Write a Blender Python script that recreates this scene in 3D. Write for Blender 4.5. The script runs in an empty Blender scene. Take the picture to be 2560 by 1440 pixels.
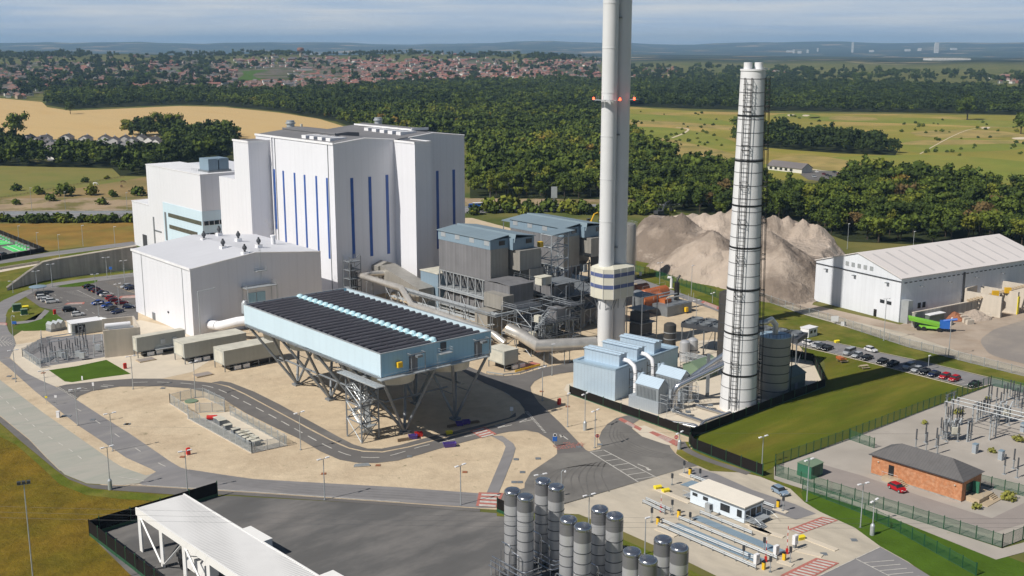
import bpy, bmesh, math, random
import numpy as np
from mathutils import Vector, Matrix, geometry
R=random.Random(7)
SC=bpy.context.scene; COL=SC.collection
rad=math.radians
# ---------------------------------------------------------------- survey of the place: pixel of the photograph -> point on the ground
F_,H_,HZ=2800.,87.,110.
TH=math.atan((720-HZ)/F_); CT,ST=math.cos(TH),math.sin(TH)
PH=rad(40.55); CP,SP=math.cos(PH),math.sin(PH)
def ray(px,py):
    x=(px-1280)/F_; y=-(py-720)/F_
    return Vector((x,CT+y*ST,-ST+y*CT))
def G(px,py,z=0.):
    d=ray(px,py); t=(z-H_)/d.z
    return Vector((d.x*t,d.y*t,z))
def toS(v): return (v[0]*CP+v[1]*SP, -v[0]*SP+v[1]*CP)
def W(s,t,z=0.): return Vector((s*CP-t*SP, s*SP+t*CP, z))
def S(px,py,z=0.): return toS(G(px,py,z))
def PT(X,Y,Z):
    Z-=H_; zc=Y*CT-Z*ST
    return 1280+F_*X/zc, 720-F_*(Y*ST+Z*CT)/zc
def onplane(px,py,p0,n):
    d=ray(px,py); o=Vector((0,0,H_)); n=Vector(n)
    return o+d*((Vector(p0)-o).dot(n)/d.dot(n))
def onS(px,py,s):            # on the vertical plane s = const -> (t,z)
    p=onplane(px,py,W(s,0),(CP,SP,0)); return toS(p)[1],p.z
def onT(px,py,t):
    p=onplane(px,py,W(0,t),(-SP,CP,0)); return toS(p)[0],p.z
def HT(px,py0,py1,z0=0.):    # height of a vertical whose foot is seen at (px,py0) and top at row py1
    g=G(px,py0,z0); lo,hi=-50.,300.
    for _ in range(50):
        m=(lo+hi)/2
        if PT(g.x,g.y,m)[1]>py1: lo=m
        else: hi=m
    return lo
SITE=Matrix.Rotation(PH,4,'Z')
# ---------------------------------------------------------------- materials
MATS={}
def nd(nt,t,**k):
    n=nt.nodes.new(t)
    for a,b in k.items():
        if a in n.inputs.keys(): n.inputs[a].default_value=b
        else: setattr(n,a,b)
    return n
def mat(name,col,rough=.7,metal=0.,var=.12,vs=.15,rib=None,bump=0.,bs=2.,col2=None,c2s=.05,c2t=(.45,.65),emit=None,spec=None,stretch=None,alpha=None,streak=0.,dirt=None):
    m=bpy.data.materials.new(name); m.use_nodes=True; nt=m.node_tree; L=nt.links
    b=nt.nodes['Principled BSDF']; b.inputs['Roughness'].default_value=rough; b.inputs['Metallic'].default_value=metal
    if spec is not None: b.inputs['Specular IOR Level'].default_value=spec
    geo=nd(nt,'ShaderNodeNewGeometry'); vr=nd(nt,'ShaderNodeVectorRotate',rotation_type='Z_AXIS'); vr.inputs['Angle'].default_value=-PH
    L.new(geo.outputs['Position'],vr.inputs['Vector']); pos=vr.outputs[0]
    if stretch:
        mp=nd(nt,'ShaderNodeMapping'); mp.inputs['Scale'].default_value=stretch; L.new(pos,mp.inputs[0]); pos=mp.outputs[0]
    n1=nd(nt,'ShaderNodeTexNoise',Scale=vs,Detail=6.,Roughness=.6); L.new(pos,n1.inputs['Vector'])
    base=nd(nt,'ShaderNodeRGB'); base.outputs[0].default_value=(*col,1); cur=base.outputs[0]
    if col2:
        n2=nd(nt,'ShaderNodeTexNoise',Scale=c2s,Detail=7.,Roughness=.65); L.new(pos,n2.inputs['Vector'])
        mr=nd(nt,'ShaderNodeMapRange'); mr.inputs[1].default_value,mr.inputs[2].default_value=c2t; L.new(n2.outputs[0],mr.inputs[0])
        mx=nd(nt,'ShaderNodeMix',data_type='RGBA'); L.new(mr.outputs[0],mx.inputs[0]); L.new(cur,mx.inputs[6]); mx.inputs[7].default_value=(*col2,1); cur=mx.outputs[2]
    if dirt:
        n3=nd(nt,'ShaderNodeTexNoise',Scale=dirt[1],Detail=5.,Roughness=.7); L.new(pos,n3.inputs['Vector'])
        mr=nd(nt,'ShaderNodeMapRange'); mr.inputs[1].default_value,mr.inputs[2].default_value=dirt[2],dirt[3]; L.new(n3.outputs[0],mr.inputs[0])
        mx=nd(nt,'ShaderNodeMix',data_type='RGBA'); L.new(mr.outputs[0],mx.inputs[0]); L.new(cur,mx.inputs[6]); mx.inputs[7].default_value=(*dirt[0],1); cur=mx.outputs[2]
    mul=nd(nt,'ShaderNodeMapRange'); mul.inputs[1].default_value=.25; mul.inputs[2].default_value=.75; mul.inputs[3].default_value=1-var; mul.inputs[4].default_value=1+var
    L.new(n1.outputs[0],mul.inputs[0]); f=mul.outputs[0]
    if streak:
        mp=nd(nt,'ShaderNodeMapping'); mp.inputs['Scale'].default_value=(1,1,.05); L.new(vr.outputs[0],mp.inputs[0])
        ns=nd(nt,'ShaderNodeTexNoise',Scale=.8,Detail=5.); L.new(mp.outputs[0],ns.inputs['Vector'])
        mr=nd(nt,'ShaderNodeMapRange'); mr.inputs[1].default_value=.35; mr.inputs[2].default_value=.65; mr.inputs[3].default_value=1-streak; mr.inputs[4].default_value=1+streak*.4; L.new(ns.outputs[0],mr.inputs[0])
        mm=nd(nt,'ShaderNodeMath',operation='MULTIPLY'); L.new(f,mm.inputs[0]); L.new(mr.outputs[0],mm.inputs[1]); f=mm.outputs[0]
    if rib:
        sx=nd(nt,'ShaderNodeSeparateXYZ'); L.new(vr.outputs[0],sx.inputs[0])
        if len(rib)>2: src=sx.outputs[rib[2]]
        else:
            ad=nd(nt,'ShaderNodeMath',operation='ADD'); L.new(sx.outputs[0],ad.inputs[0]); L.new(sx.outputs[1],ad.inputs[1]); src=ad.outputs[0]
        fr=nd(nt,'ShaderNodeMath',operation='DIVIDE'); L.new(src,fr.inputs[0]); fr.inputs[1].default_value=rib[0]
        fc=nd(nt,'ShaderNodeMath',operation='FRACT'); L.new(fr.outputs[0],fc.inputs[0])
        gt=nd(nt,'ShaderNodeMath',operation='LESS_THAN'); L.new(fc.outputs[0],gt.inputs[0]); gt.inputs[1].default_value=.18
        mr=nd(nt,'ShaderNodeMapRange'); mr.inputs[3].default_value=1.; mr.inputs[4].default_value=1-rib[1]; L.new(gt.outputs[0],mr.inputs[0])
        mm=nd(nt,'ShaderNodeMath',operation='MULTIPLY'); L.new(f,mm.inputs[0]); L.new(mr.outputs[0],mm.inputs[1]); f=mm.outputs[0]
    vm=nd(nt,'ShaderNodeVectorMath',operation='SCALE'); L.new(cur,vm.inputs[0]); L.new(f,vm.inputs['Scale'])
    L.new(vm.outputs[0],b.inputs['Base Color'])
    if bump:
        nb=nd(nt,'ShaderNodeTexNoise',Scale=bs,Detail=6.,Roughness=.7); L.new(geo.outputs['Position'],nb.inputs['Vector'])
        bp=nd(nt,'ShaderNodeBump'); bp.inputs['Strength'].default_value=min(1,bump); bp.inputs['Distance'].default_value=1.; L.new(nb.outputs[0],bp.inputs['Height']); L.new(bp.outputs[0],b.inputs['Normal'])
    if emit:
        b.inputs['Emission Color'].default_value=(*emit[0],1); b.inputs['Emission Strength'].default_value=emit[1]
    if alpha is not None: b.inputs['Alpha'].default_value=alpha
    MATS[name]=m; return m
def mesh_mat(name,col,cell,fill):      # see-through wire mesh: fine grid that covers the share «fill» of the panel
    m=mat(name,col,.5,.3); nt=m.node_tree; L=nt.links; b=nt.nodes['Principled BSDF']
    geo=nd(nt,'ShaderNodeNewGeometry'); vr=nd(nt,'ShaderNodeVectorRotate',rotation_type='Z_AXIS'); vr.inputs['Angle'].default_value=-PH+.3
    L.new(geo.outputs['Position'],vr.inputs['Vector']); sx=nd(nt,'ShaderNodeSeparateXYZ'); L.new(vr.outputs[0],sx.inputs[0])
    ad=nd(nt,'ShaderNodeMath',operation='ADD'); L.new(sx.outputs[0],ad.inputs[0]); L.new(sx.outputs[1],ad.inputs[1])
    dv=nd(nt,'ShaderNodeMath',operation='DIVIDE'); L.new(ad.outputs[0],dv.inputs[0]); dv.inputs[1].default_value=cell
    fc=nd(nt,'ShaderNodeMath',operation='FRACT'); L.new(dv.outputs[0],fc.inputs[0])
    lt=nd(nt,'ShaderNodeMath',operation='LESS_THAN'); L.new(fc.outputs[0],lt.inputs[0]); lt.inputs[1].default_value=fill
    L.new(lt.outputs[0],b.inputs['Alpha']); return m
M=MATS
mat('white_clad',(.73,.74,.785),.45,0,.03,.05,rib=(3.,.03),streak=.018)
mat('white_trim',(.8,.8,.82),.5)
mat('hall_roof',(.62,.63,.67),.5,0,.04,.1,rib=(4.,.03,1))
mat('dark_roof',(.17,.17,.18),.8,0,.12,.1)
mat('blue_strip',(.02,.085,.34),.3,0,.25,.5)
mat('sky_clad',(.57,.71,.80),.5,0,.04,.1,rib=(3.,.03))
mat('sky_blue',(.32,.53,.66),.5,0,.05,.2,rib=(1.2,.06))
mat('tube_black',(.085,.082,.095),.45,.1,.15,.3)
mat('pale_blue',(.52,.75,.82),.4)
mat('steel',(.22,.24,.26),.5,.3,.2,.5)
mat('dark_steel',(.07,.075,.085),.55,.3,.2,.5)
mat('galv',(.46,.49,.51),.45,.4,.1,.5)
mat('clad_grey',(.20,.20,.21),.5,.1,.10,.25,rib=(1.4,.12),streak=.16)
mat('clad_warm',(.33,.315,.285),.45,.2,.10,.25,rib=(1.4,.08),streak=.12)
mat('roof_blue',(.20,.265,.31),.5,0,.06,.2,rib=(2.,.05,0))
mat('slate_clad',(.21,.29,.36),.5,0,.05,.2,rib=(1.5,.05))
mat('stainless',(.62,.59,.54),.35,.6,.2,.3)
mat('flue_white',(.66,.67,.68),.4,0,.03,.2)
mat('cream',(.62,.60,.50),.5,0,.04,.3)
mat('collar_glass',(.10,.13,.27),.25,0,.2,.6)
mat('glass_dark',(.03,.035,.04),.12,0,.2,.6)
mat('glass_brown',(.10,.095,.075),.2,0,.35,.6)
mat('black',(.012,.012,.013),.5)
mat('orange',(.42,.12,.035),.5,0,.25,.5)
mat('rust',(.30,.12,.06),.7,0,.3,.6)
mat('yellow',(.75,.47,.02),.5)
mat('bin_yellow',(.80,.65,.03),.5)
mat('red',(.55,.02,.015),.45)
mat('purple',(.09,.055,.26),.5)
mat('white_paint',(.75,.75,.73),.6,0,.15,2.)
mat('worn_white',(.52,.50,.46),.7,0,.3,1.)
mat('road_red',(.42,.15,.12),.8,0,.25,1.5)
mat('concrete_wall',(.34,.325,.30),.85,0,.12,.3,streak=.22)
mat('pale_wall',(.56,.50,.42),.85,0,.08,.3,streak=.08)
mat('container',(.43,.44,.40),.55,0,.06,.3,rib=(1.2,.04),streak=.06)
mat('container_top',(.55,.53,.45),.7,0,.2,.3)
mat('gravel',(.57,.465,.33),.95,0,.13,.35,col2=(.48,.38,.265),c2s=.06,c2t=(.42,.68),bump=.25,bs=1.2,dirt=((.27,.235,.15),.42,.62,.72),spec=.12)
mat('paving',(.60,.53,.43),.9,0,.07,.3,spec=.12)
mat('concrete_road',(.40,.385,.34),.85,0,.12,.12,col2=(.30,.31,.27),c2s=.12,stretch=(.35,1.6,1),spec=.12)
mat('asphalt',(.145,.137,.132),.85,0,.10,.2,col2=(.19,.18,.172),c2s=.06,c2t=(.5,.7),spec=.12)
mat('asphalt_pale',(.225,.218,.222),.85,0,.12,.15,stretch=(.5,1.5,1),col2=(.30,.285,.27),c2s=.1,c2t=(.5,.75),spec=.12)
mat('asphalt_turn',(.155,.148,.14),.85,0,.16,.10,col2=(.21,.2,.185),c2s=.07,spec=.12)
mat('yard_dark',(.125,.123,.122),.9,0,.16,.10,col2=(.19,.18,.172),c2s=.05,stretch=(.6,1.4,1),spec=.12)
mat('yard_concrete',(.50,.445,.36),.9,0,.12,.25,col2=(.40,.36,.30),c2s=.08,stretch=(1.3,.6,1),spec=.12)
mat('sub_gravel',(.40,.365,.325),.95,0,.10,.4,col2=(.34,.31,.275),c2s=.1,dirt=((.22,.22,.10),.35,.66,.75),spec=.12)
mat('pink_tarmac',(.30,.265,.245),.9,0,.08,.2,spec=.12)
mat('lawn',(.095,.115,.010),.95,0,.25,.09,col2=(.165,.14,.022),c2s=.04,bump=.25,bs=1.5,stretch=(.4,1.6,1),spec=.12)
mat('green_verge',(.10,.125,.014),.95,0,.25,.2,col2=(.20,.17,.04),c2s=.06,bump=.3,bs=1.5,spec=.12)
mat('lush_grass',(.065,.12,.011),.95,0,.22,.15,bump=.3,bs=1.5,spec=.12)
mat('rough_grass',(.185,.122,.014),.95,0,.35,.25,col2=(.135,.108,.011),c2s=.05,c2t=(.42,.62),bump=.55,bs=.9,dirt=((.05,.05,.012),.25,.64,.72),spec=.12)
mat('gold_grass',(.26,.16,.04),.95,0,.25,.08,col2=(.20,.165,.04),c2s=.03,bump=.4,bs=.8,stretch=(1,1,1),spec=.12)
mat('wheat',(.56,.40,.19),.95,0,.08,.012,col2=(.50,.345,.155),c2s=.012,stretch=(2.5,.4,1),spec=.12)
mat('pasture',(.22,.20,.06),.95,0,.2,.02,col2=(.14,.155,.04),c2s=.02,spec=.12)
mat('paddock',(.28,.20,.09),.95,0,.15,.03,col2=(.22,.18,.07),c2s=.02,spec=.12)
mat('scrub_bank',(.36,.27,.175),.95,0,.3,.08,col2=(.16,.14,.05),c2s=.04,c2t=(.48,.56),spec=.12)
mat('motorway',(.21,.205,.21),.8,0,.1,.05,stretch=(.3,1,1))
mat('golf',(.25,.225,.045),.95,0,.18,.01,col2=(.40,.28,.10),c2s=.008,c2t=(.5,.62),spec=.12)
mat('fairway',(.19,.215,.038),.95,0,.12,.02,col2=(.25,.235,.05),c2s=.012,spec=.12)
mat('golf_tan',(.36,.27,.10),.95,0,.2,.04,col2=(.22,.20,.06),c2s=.03,spec=.12)
mat('sand',(.62,.52,.38),.9)
mat('spoil',(.45,.375,.31),.95,0,.2,.10,col2=(.22,.178,.145),c2s=.028,c2t=(.46,.58),bump=1.,bs=.5,stretch=(1,.6,.5),dirt=((.55,.48,.41),.05,.58,.72),spec=.12)
mat('haul_road',(.40,.33,.265),.95,0,.15,.1,col2=(.33,.26,.20),c2s=.08,spec=.12)
mat('wet_yard',(.27,.24,.215),.6,0,.08,.1,col2=(.33,.285,.24),c2s=.05)
mat('green_cab',(.035,.15,.09),.5,0,.1,.5)
mat('green_post',(.02,.085,.04),.5)
mat('hoarding',(.014,.012,.011),.85,0,.2,.5,spec=.15)
mat('brick',(.44,.185,.085),.85,0,.22,1.2,col2=(.52,.27,.15),c2s=1.6)
mat('slate',(.115,.11,.11),.7,0,.12,.8,rib=(.6,.18,1))
mat('cabin_white',(.66,.74,.82),.5,0,.04,.5)
mat('cream_roof',(.80,.74,.64),.6,0,.05,.5)
mat('tank_steel',(.60,.605,.62),.42,.5,.05,.5)
mat('tank_band',(.26,.26,.27),.42,.5,.05,.5)
mat('tank_cap',(.46,.47,.50),.2,.9,.04,.5)
mat('pipe_steel',(.55,.56,.58),.2,.9,.05,.5)
mat('chimney_white',(.70,.705,.715),.5,0,.02,.2)
mat('dark_tank',(.065,.06,.055),.5,.2,.15,.5)
mat('grey_tank',(.30,.30,.285),.45,.2,.08,.2)
mat('sage',(.17,.24,.16),.6,0,.08,.5)
mat('sage_dark',(.13,.16,.135),.6,0,.08,.5)
mat('plant_blue',(.47,.58,.68),.4,.15,.04,.5,rib=(.9,.10))
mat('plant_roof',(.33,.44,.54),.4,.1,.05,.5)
mat('plant_grey',(.30,.335,.36),.45,.2,.06,.5,rib=(.9,.10))  # grey ribbed sheet for the compressor shed walls
mat('shed_grey',(.36,.40,.44),.45,.1,.05,.5,rib=(.5,.12))
mat('canopy_white',(.84,.835,.82),.4,0,.03,.3)
mat('canopy_roof',(.80,.795,.785),.4,0,.05,.12,rib=(.55,.30,1))
mat('ware_wall',(.70,.73,.78),.5,0,.03,.2,rib=(2.,.03),streak=.05)
mat('ware_roof',(.68,.635,.615),.6,0,.04,.1)
mat('rooflight',(.52,.495,.485),.5)
mat('tyre',(.012,.012,.012),.8)
mat('plant_yellow',(.72,.42,.02),.5)
mat('lime',(.22,.55,.05),.5)
mat('wood',(.20,.14,.09),.8)
mat('ev_green',(.10,.62,.16),.7,0,.1,.5)
mat('bark',(.06,.045,.03),.9)
mat('rail_tan',(.45,.36,.25),.6)
mat('lamp_red',(1,.08,.03),.5,emit=((1,.06,.02),7.))
mat('sign_blue',(.02,.12,.45),.5)
mat('pale_green_line',(.42,.52,.42),.8)
mesh_mat('mesh_grey',(.36,.41,.43),.10,.34)
mesh_mat('mesh_green',(.03,.14,.07),.10,.40)
mesh_mat('mesh_dark',(.10,.12,.11),.10,.30)
def leafmat(name,attr,sc=None):
    m=bpy.data.materials.new(name); m.use_nodes=True; nt=m.node_tree; L=nt.links; b=nt.nodes['Principled BSDF']
    b.inputs['Roughness'].default_value=.75; b.inputs['Specular IOR Level'].default_value=.08
    if attr: a=nd(nt,'ShaderNodeAttribute',attribute_name='tint'); src=a.outputs['Fac']
    else: a=nd(nt,'ShaderNodeObjectInfo'); src=a.outputs['Random']
    if sc: q=nd(nt,'ShaderNodeMapRange'); q.inputs[3].default_value,q.inputs[4].default_value=sc; L.new(src,q.inputs[0]); src=q.outputs[0]
    cr=nd(nt,'ShaderNodeValToRGB'); el=cr.color_ramp.elements
    cols=[(0,(.032,.048,.014)),(.3,(.056,.082,.017)),(.55,(.085,.115,.020)),(.78,(.12,.145,.022)),(.92,(.165,.17,.026)),(1,(.20,.13,.03))]
    el[0].position,el[0].color=0,(*cols[0][1],1); el[1].position,el[1].color=1,(*cols[-1][1],1)
    for p,c in cols[1:-1]:
        e=el.new(p); e.color=(*c,1)
    L.new(src,cr.inputs[0])
    g=nd(nt,'ShaderNodeNewGeometry'); mr=nd(nt,'ShaderNodeMapRange'); mr.inputs[3].default_value=.62; mr.inputs[4].default_value=1.45; L.new(g.outputs['Random Per Island'],mr.inputs[0])
    vm=nd(nt,'ShaderNodeVectorMath',operation='SCALE'); L.new(cr.outputs[0],vm.inputs[0]); L.new(mr.outputs[0],vm.inputs['Scale']); L.new(vm.outputs[0],b.inputs['Base Color'])
    MATS[name]=m
leafmat('leaf',False,(.12,.9)); leafmat('leaf_wood',True); leafmat('leaf_dark',False,(.0,.34))  # leaf_dark: belt's shade put into darker greens, shared with clump and field-edge trees
# ---------------------------------------------------------------- mesh builder
class MB:
    def __init__(s,Mx=None): s.v=[]; s.f=[]; s.m=[]; s.M=Mx; s.cm=0
    def add(s,vs,fs,Mx=None):
        o=len(s.v); T=s.M if Mx is None else (s.M@Mx if s.M else Mx)
        s.v+= [tuple(T@Vector(p)) for p in vs] if T else [tuple(p) for p in vs]
        s.f+=[[i+o for i in f] for f in fs]; s.m+=[s.cm]*len(fs); return s
    def box(s,x0,x1,y0,y1,z0,z1,Mx=None):
        return s.add([(x0,y0,z0),(x1,y0,z0),(x1,y1,z0),(x0,y1,z0),(x0,y0,z1),(x1,y0,z1),(x1,y1,z1),(x0,y1,z1)],
              [(3,2,1,0),(4,5,6,7),(0,1,5,4),(1,2,6,5),(2,3,7,6),(3,0,4,7)],Mx)
    def prism(s,pts,z0,z1,Mx=None):
        n=len(pts); v=[(*p[:2],z0) for p in pts]+[(*p[:2],z1) for p in pts]
        a=sum(pts[i][0]*pts[(i+1)%n][1]-pts[(i+1)%n][0]*pts[i][1] for i in range(n))
        f=[list(range(n))[::-1],list(range(n,2*n))]+[(i,(i+1)%n,n+(i+1)%n,n+i) for i in range(n)]
        if a<0: f=[q[::-1] for q in f]
        return s.add(v,f,Mx)
    def gable(s,x0,x1,y0,y1,z0,ze,zr,axis='y',rx=None,Mx=None):   # house body with a ridge along axis
        if axis=='y':
            r=(x0+x1)/2 if rx is None else rx
            pr=[(x0,z0),(x1,z0),(x1,ze),(r,zr),(x0,ze)]; v=[(p[0],y0,p[1]) for p in pr]+[(p[0],y1,p[1]) for p in pr]; fl=False
        else:
            r=(y0+y1)/2 if rx is None else rx
            pr=[(y0,z0),(y1,z0),(y1,ze),(r,zr),(y0,ze)]; v=[(x0,p[0],p[1]) for p in pr]+[(x1,p[0],p[1]) for p in pr]; fl=True
        f=[[0,1,2,3,4],[9,8,7,6,5]]+[(i+5,(i+1)%5+5,(i+1)%5,i) for i in range(5)]
        if fl: f=[q[::-1] for q in f]
        return s.add(v,f,Mx)
    def roof(s,x0,x1,y0,y1,ze,zr,axis='y',rx=None,th=.25,Mx=None,o=0.):
        if axis=='y':
            r=(x0+x1)/2 if rx is None else rx; k=(zr-ze)/max(.01,(r-x0)); k2=(zr-ze)/max(.01,(x1-r))
            pr=[(x0-o,ze-o*k),(r,zr),(x1+o,ze-o*k2),(x1+o,ze-o*k2+th),(r,zr+th),(x0-o,ze-o*k+th)]
            v=[(p[0],y0-o,p[1]) for p in pr]+[(p[0],y1+o,p[1]) for p in pr]; fl=False
        else:
            r=(y0+y1)/2 if rx is None else rx; k=(zr-ze)/max(.01,(r-y0)); k2=(zr-ze)/max(.01,(y1-r))
            pr=[(y0-o,ze-o*k),(r,zr),(y1+o,ze-o*k2),(y1+o,ze-o*k2+th),(r,zr+th),(y0-o,ze-o*k+th)]
            v=[(x0-o,p[0],p[1]) for p in pr]+[(x1+o,p[0],p[1]) for p in pr]; fl=True
        f=[[0,1,4,5],[1,2,3,4],[11,10,7,6],[10,9,8,7]]+[(i+6,(i+1)%6+6,(i+1)%6,i) for i in range(6)]
        if fl: f=[q[::-1] for q in f]
        return s.add(v,f,Mx)
    def tube(s,path,r,n=8,cap=True):
        P=[Vector(p) for p in path]; K=len(P); vs=[]; prev=None
        rr=r if isinstance(r,(list,tuple)) else [r]*K
        for i in range(K):
            if i==0: t=P[1]-P[0]
            elif i==K-1: t=P[-1]-P[-2]
            else: t=(P[i+1]-P[i]).normalized()+(P[i]-P[i-1]).normalized()
            t.normalize()
            if prev is None:
                u=t.cross(Vector((0,0,1)));
                if u.length<.01: u=t.cross(Vector((1,0,0)))
            else: u=prev-t*prev.dot(t)
            u.normalize(); prev=u; w=t.cross(u)
            for k in range(n):
                a=2*math.pi*k/n; vs.append(P[i]+(u*math.cos(a)+w*math.sin(a))*rr[i])
        fs=[(i*n+k,i*n+(k+1)%n,(i+1)*n+(k+1)%n,(i+1)*n+k) for i in range(K-1) for k in range(n)]
        if cap: fs+=[list(range(n))[::-1],list(range((K-1)*n,K*n))]
        return s.add(vs,fs)
    def bar(s,a,b,w=.15,h=None): return s.tube([a,b],w*.7,4)
    def lathe(s,c,prof,n=20):       # profile (r,z) around a vertical axis at c
        vs=[(c[0]+r*math.cos(2*math.pi*k/n),c[1]+r*math.sin(2*math.pi*k/n),(c[2] if len(c)>2 else 0)+z) for r,z in prof for k in range(n)]
        K=len(prof); fs=[(i*n+k,i*n+(k+1)%n,(i+1)*n+(k+1)%n,(i+1)*n+k) for i in range(K-1) for k in range(n)]
        if prof[0][0]>.001: fs.append(list(range(n))[::-1])
        if prof[-1][0]>.001: fs.append(list(range((K-1)*n,K*n)))
        return s.add(vs,fs)
    def cyl(s,c,r,z0,z1,n=16): return s.lathe((c[0],c[1],0),[(r,z0),(r,z1)],n)
    def cone(s,c,r0,r1,z0,z1,n=16): return s.lathe((c[0],c[1],0),[(r0,z0),(max(r1,.001),z1)],n)
    def face(s,pts): return s.add(pts,[list(range(len(pts)))])
    def build(s,name,m,parent=None,smooth=False):
        me=bpy.data.meshes.new(name); off=Vector((0,0,0))
        if parent is not None:
            p=parent
            while p is not None: off+=p.location; p=p.parent
        me.from_pydata([(v[0]-off.x,v[1]-off.y,v[2]-off.z) for v in s.v],[],s.f)
        ms=m if isinstance(m,(list,tuple)) else [m]
        for q in ms: me.materials.append(MATS[q])
        if len(ms)>1: me.polygons.foreach_set('material_index',s.m)
        if smooth:
            me.polygons.foreach_set('use_smooth',[True]*len(me.polygons)); me.set_sharp_from_angle(angle=rad(38))
        me.validate(); me.update()
        o=bpy.data.objects.new(name,me); COL.objects.link(o)
        if parent is not None: o.parent=parent
        return o
def tag(o,label,cat,group=None,kind=None):
    if label: o['label']=label
    if cat: o['category']=cat
    if group: o['group']=group
    if kind: o['kind']=kind
    return o
def T(name,label,cat,loc=(0,0,0),group=None,rz=0.):
    o=bpy.data.objects.new(name,None); COL.objects.link(o); o.location=loc; o.rotation_euler=(0,0,rz); o.empty_display_size=.5
    return tag(o,label,cat,group)
def copytree(src,loc,rz,label,group=None,mats=None,scale=None):
    r=src.copy(); COL.objects.link(r); r.location=loc; r.rotation_euler=(0,0,rz)
    if label: r['label']=label
    if group: r['group']=group
    if scale: r.scale=(scale,)*3
    def rec(a,b):
        for ch in a.children:
            c=ch.copy(); COL.objects.link(c); c.parent=b
            if mats and ch.name.split('.')[0] in mats:
                c.material_slots[0].link='OBJECT'; c.material_slots[0].material=MATS[mats[ch.name.split('.')[0]]]
            rec(ch,c)
    rec(src,r); return r
def smooth_pts(p,k=4,closed=True):
    n=len(p); out=[]
    rng=range(n) if closed else range(n-1)
    for i in rng:
        a,b,c,d=(p[(i-1)%n],p[i],p[(i+1)%n],p[(i+2)%n]) if closed else (p[max(i-1,0)],p[i],p[i+1],p[min(i+2,n-1)])
        for j in range(k):
            u=j/k; out.append(tuple(.5*(2*b[q]+(c[q]-a[q])*u+(2*a[q]-5*b[q]+4*c[q]-d[q])*u*u+(3*b[q]-a[q]-3*c[q]+d[q])*u**3) for q in range(2)))
    if not closed: out.append(tuple(p[-1]))
    return out
def patch(name,pix,z,m,smooth=0,kind='structure',world=False):
    pts=[Vector(p[:2]) if world else G(*p).to_2d() for p in pix]
    if smooth: pts=[Vector(q) for q in smooth_pts([tuple(p) for p in pts],smooth)]
    v3=[Vector((p.x,p.y,0)) for p in pts]; tr=geometry.tessellate_polygon([v3])
    mb=MB(); vs=[(p.x,p.y,z) for p in pts]; fs=[]
    for a,b,c in tr:
        n=(v3[b]-v3[a]).cross(v3[c]-v3[a]).z
        fs.append((a,b,c) if n>0 else (a,c,b))
    mb.add(vs,fs); o=mb.build(name,m); o['kind']=kind; return o
def ribbon(mb,pts,w,z,closed=False):       # flat strip of width w along world points
    P=[Vector(p[:2]) for p in pts]; n=len(P); l=[];r=[]
    for i in range(n):
        t=(P[min(i+1,n-1)]-P[max(i-1,0)]).normalized(); nn=Vector((-t.y,t.x))*w/2; l.append(P[i]+nn); r.append(P[i]-nn)
    mb.add([(*q,z) for q in l]+[(*q,z) for q in r],[(i,n+i,n+i+1,i+1) for i in range(n-1)])
def wallstrip(mb,pts,h0,h1,th):            # upright strip with thickness along world points
    P=[Vector(p[:2]) for p in pts]; n=len(P); l=[];r=[]
    for i in range(n):
        t=(P[min(i+1,n-1)]-P[max(i-1,0)]).normalized(); nn=Vector((-t.y,t.x))*th/2; l.append(P[i]+nn); r.append(P[i]-nn)
    v=[(*q,h0) for q in l]+[(*q,h0) for q in r]+[(*q,h1) for q in l]+[(*q,h1) for q in r]; f=[]
    for i in range(n-1):
        f+=[(i+1,i,2*n+i,2*n+i+1),(n+i,n+i+1,3*n+i+1,3*n+i),(2*n+i,3*n+i,3*n+i+1,2*n+i+1)]
    f+=[(0,n,3*n,2*n),(2*n-1,n-1,3*n-1,4*n-1)]
    mb.add(v,f)
def along(pts,step):                        # points every «step» metres along a world polyline
    P=[Vector(p[:2]) for p in pts]; out=[]; carry=0.
    for a,b in zip(P,P[1:]):
        d=(b-a).length; u=carry
        while u<d: out.append(a+(b-a)*(u/d)); u+=step
        carry=u-d
    return out
# ---------------------------------------------------------------- sky, sun, camera
SUN_AZ,SUN_EL=rad(56.3+180.),rad(45.)       # compass direction the sun stands in, and its height
wd=bpy.data.worlds.new('World'); SC.world=wd; wd.use_nodes=True; nt=wd.node_tree
sky=nd(nt,'ShaderNodeTexSky'); sky.sky_type='NISHITA'; sky.sun_disc=False; sky.sun_elevation=SUN_EL; sky.sun_rotation=SUN_AZ; sky.altitude=100; sky.air_density=1.; sky.dust_density=.6; sky.ozone_density=1.5
bg=nt.nodes['Background']; bg.inputs[1].default_value=.05
# pale summer haze low in the sky with thin streaks of high cloud, as a property of the sky itself
tc=nd(nt,'ShaderNodeTexCoord'); mp=nd(nt,'ShaderNodeMapping'); mp.inputs['Scale'].default_value=(3.5,3.5,75); nt.links.new(tc.outputs['Generated'],mp.inputs[0])
cn=nd(nt,'ShaderNodeTexNoise',Scale=1.5,Detail=7.,Roughness=.55); nt.links.new(mp.outputs[0],cn.inputs['Vector'])
cr=nd(nt,'ShaderNodeMapRange'); cr.inputs[1].default_value=.38; cr.inputs[2].default_value=.68; nt.links.new(cn.outputs[0],cr.inputs[0])
vc=nd(nt,'ShaderNodeMix',data_type='RGBA'); nt.links.new(cr.outputs[0],vc.inputs[0]); vc.inputs[6].default_value=(9.,11.4,14.8,1); vc.inputs[7].default_value=(14.5,15.0,15.6,1)
sxyz=nd(nt,'ShaderNodeSeparateXYZ'); nt.links.new(tc.outputs['Generated'],sxyz.inputs[0])
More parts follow.
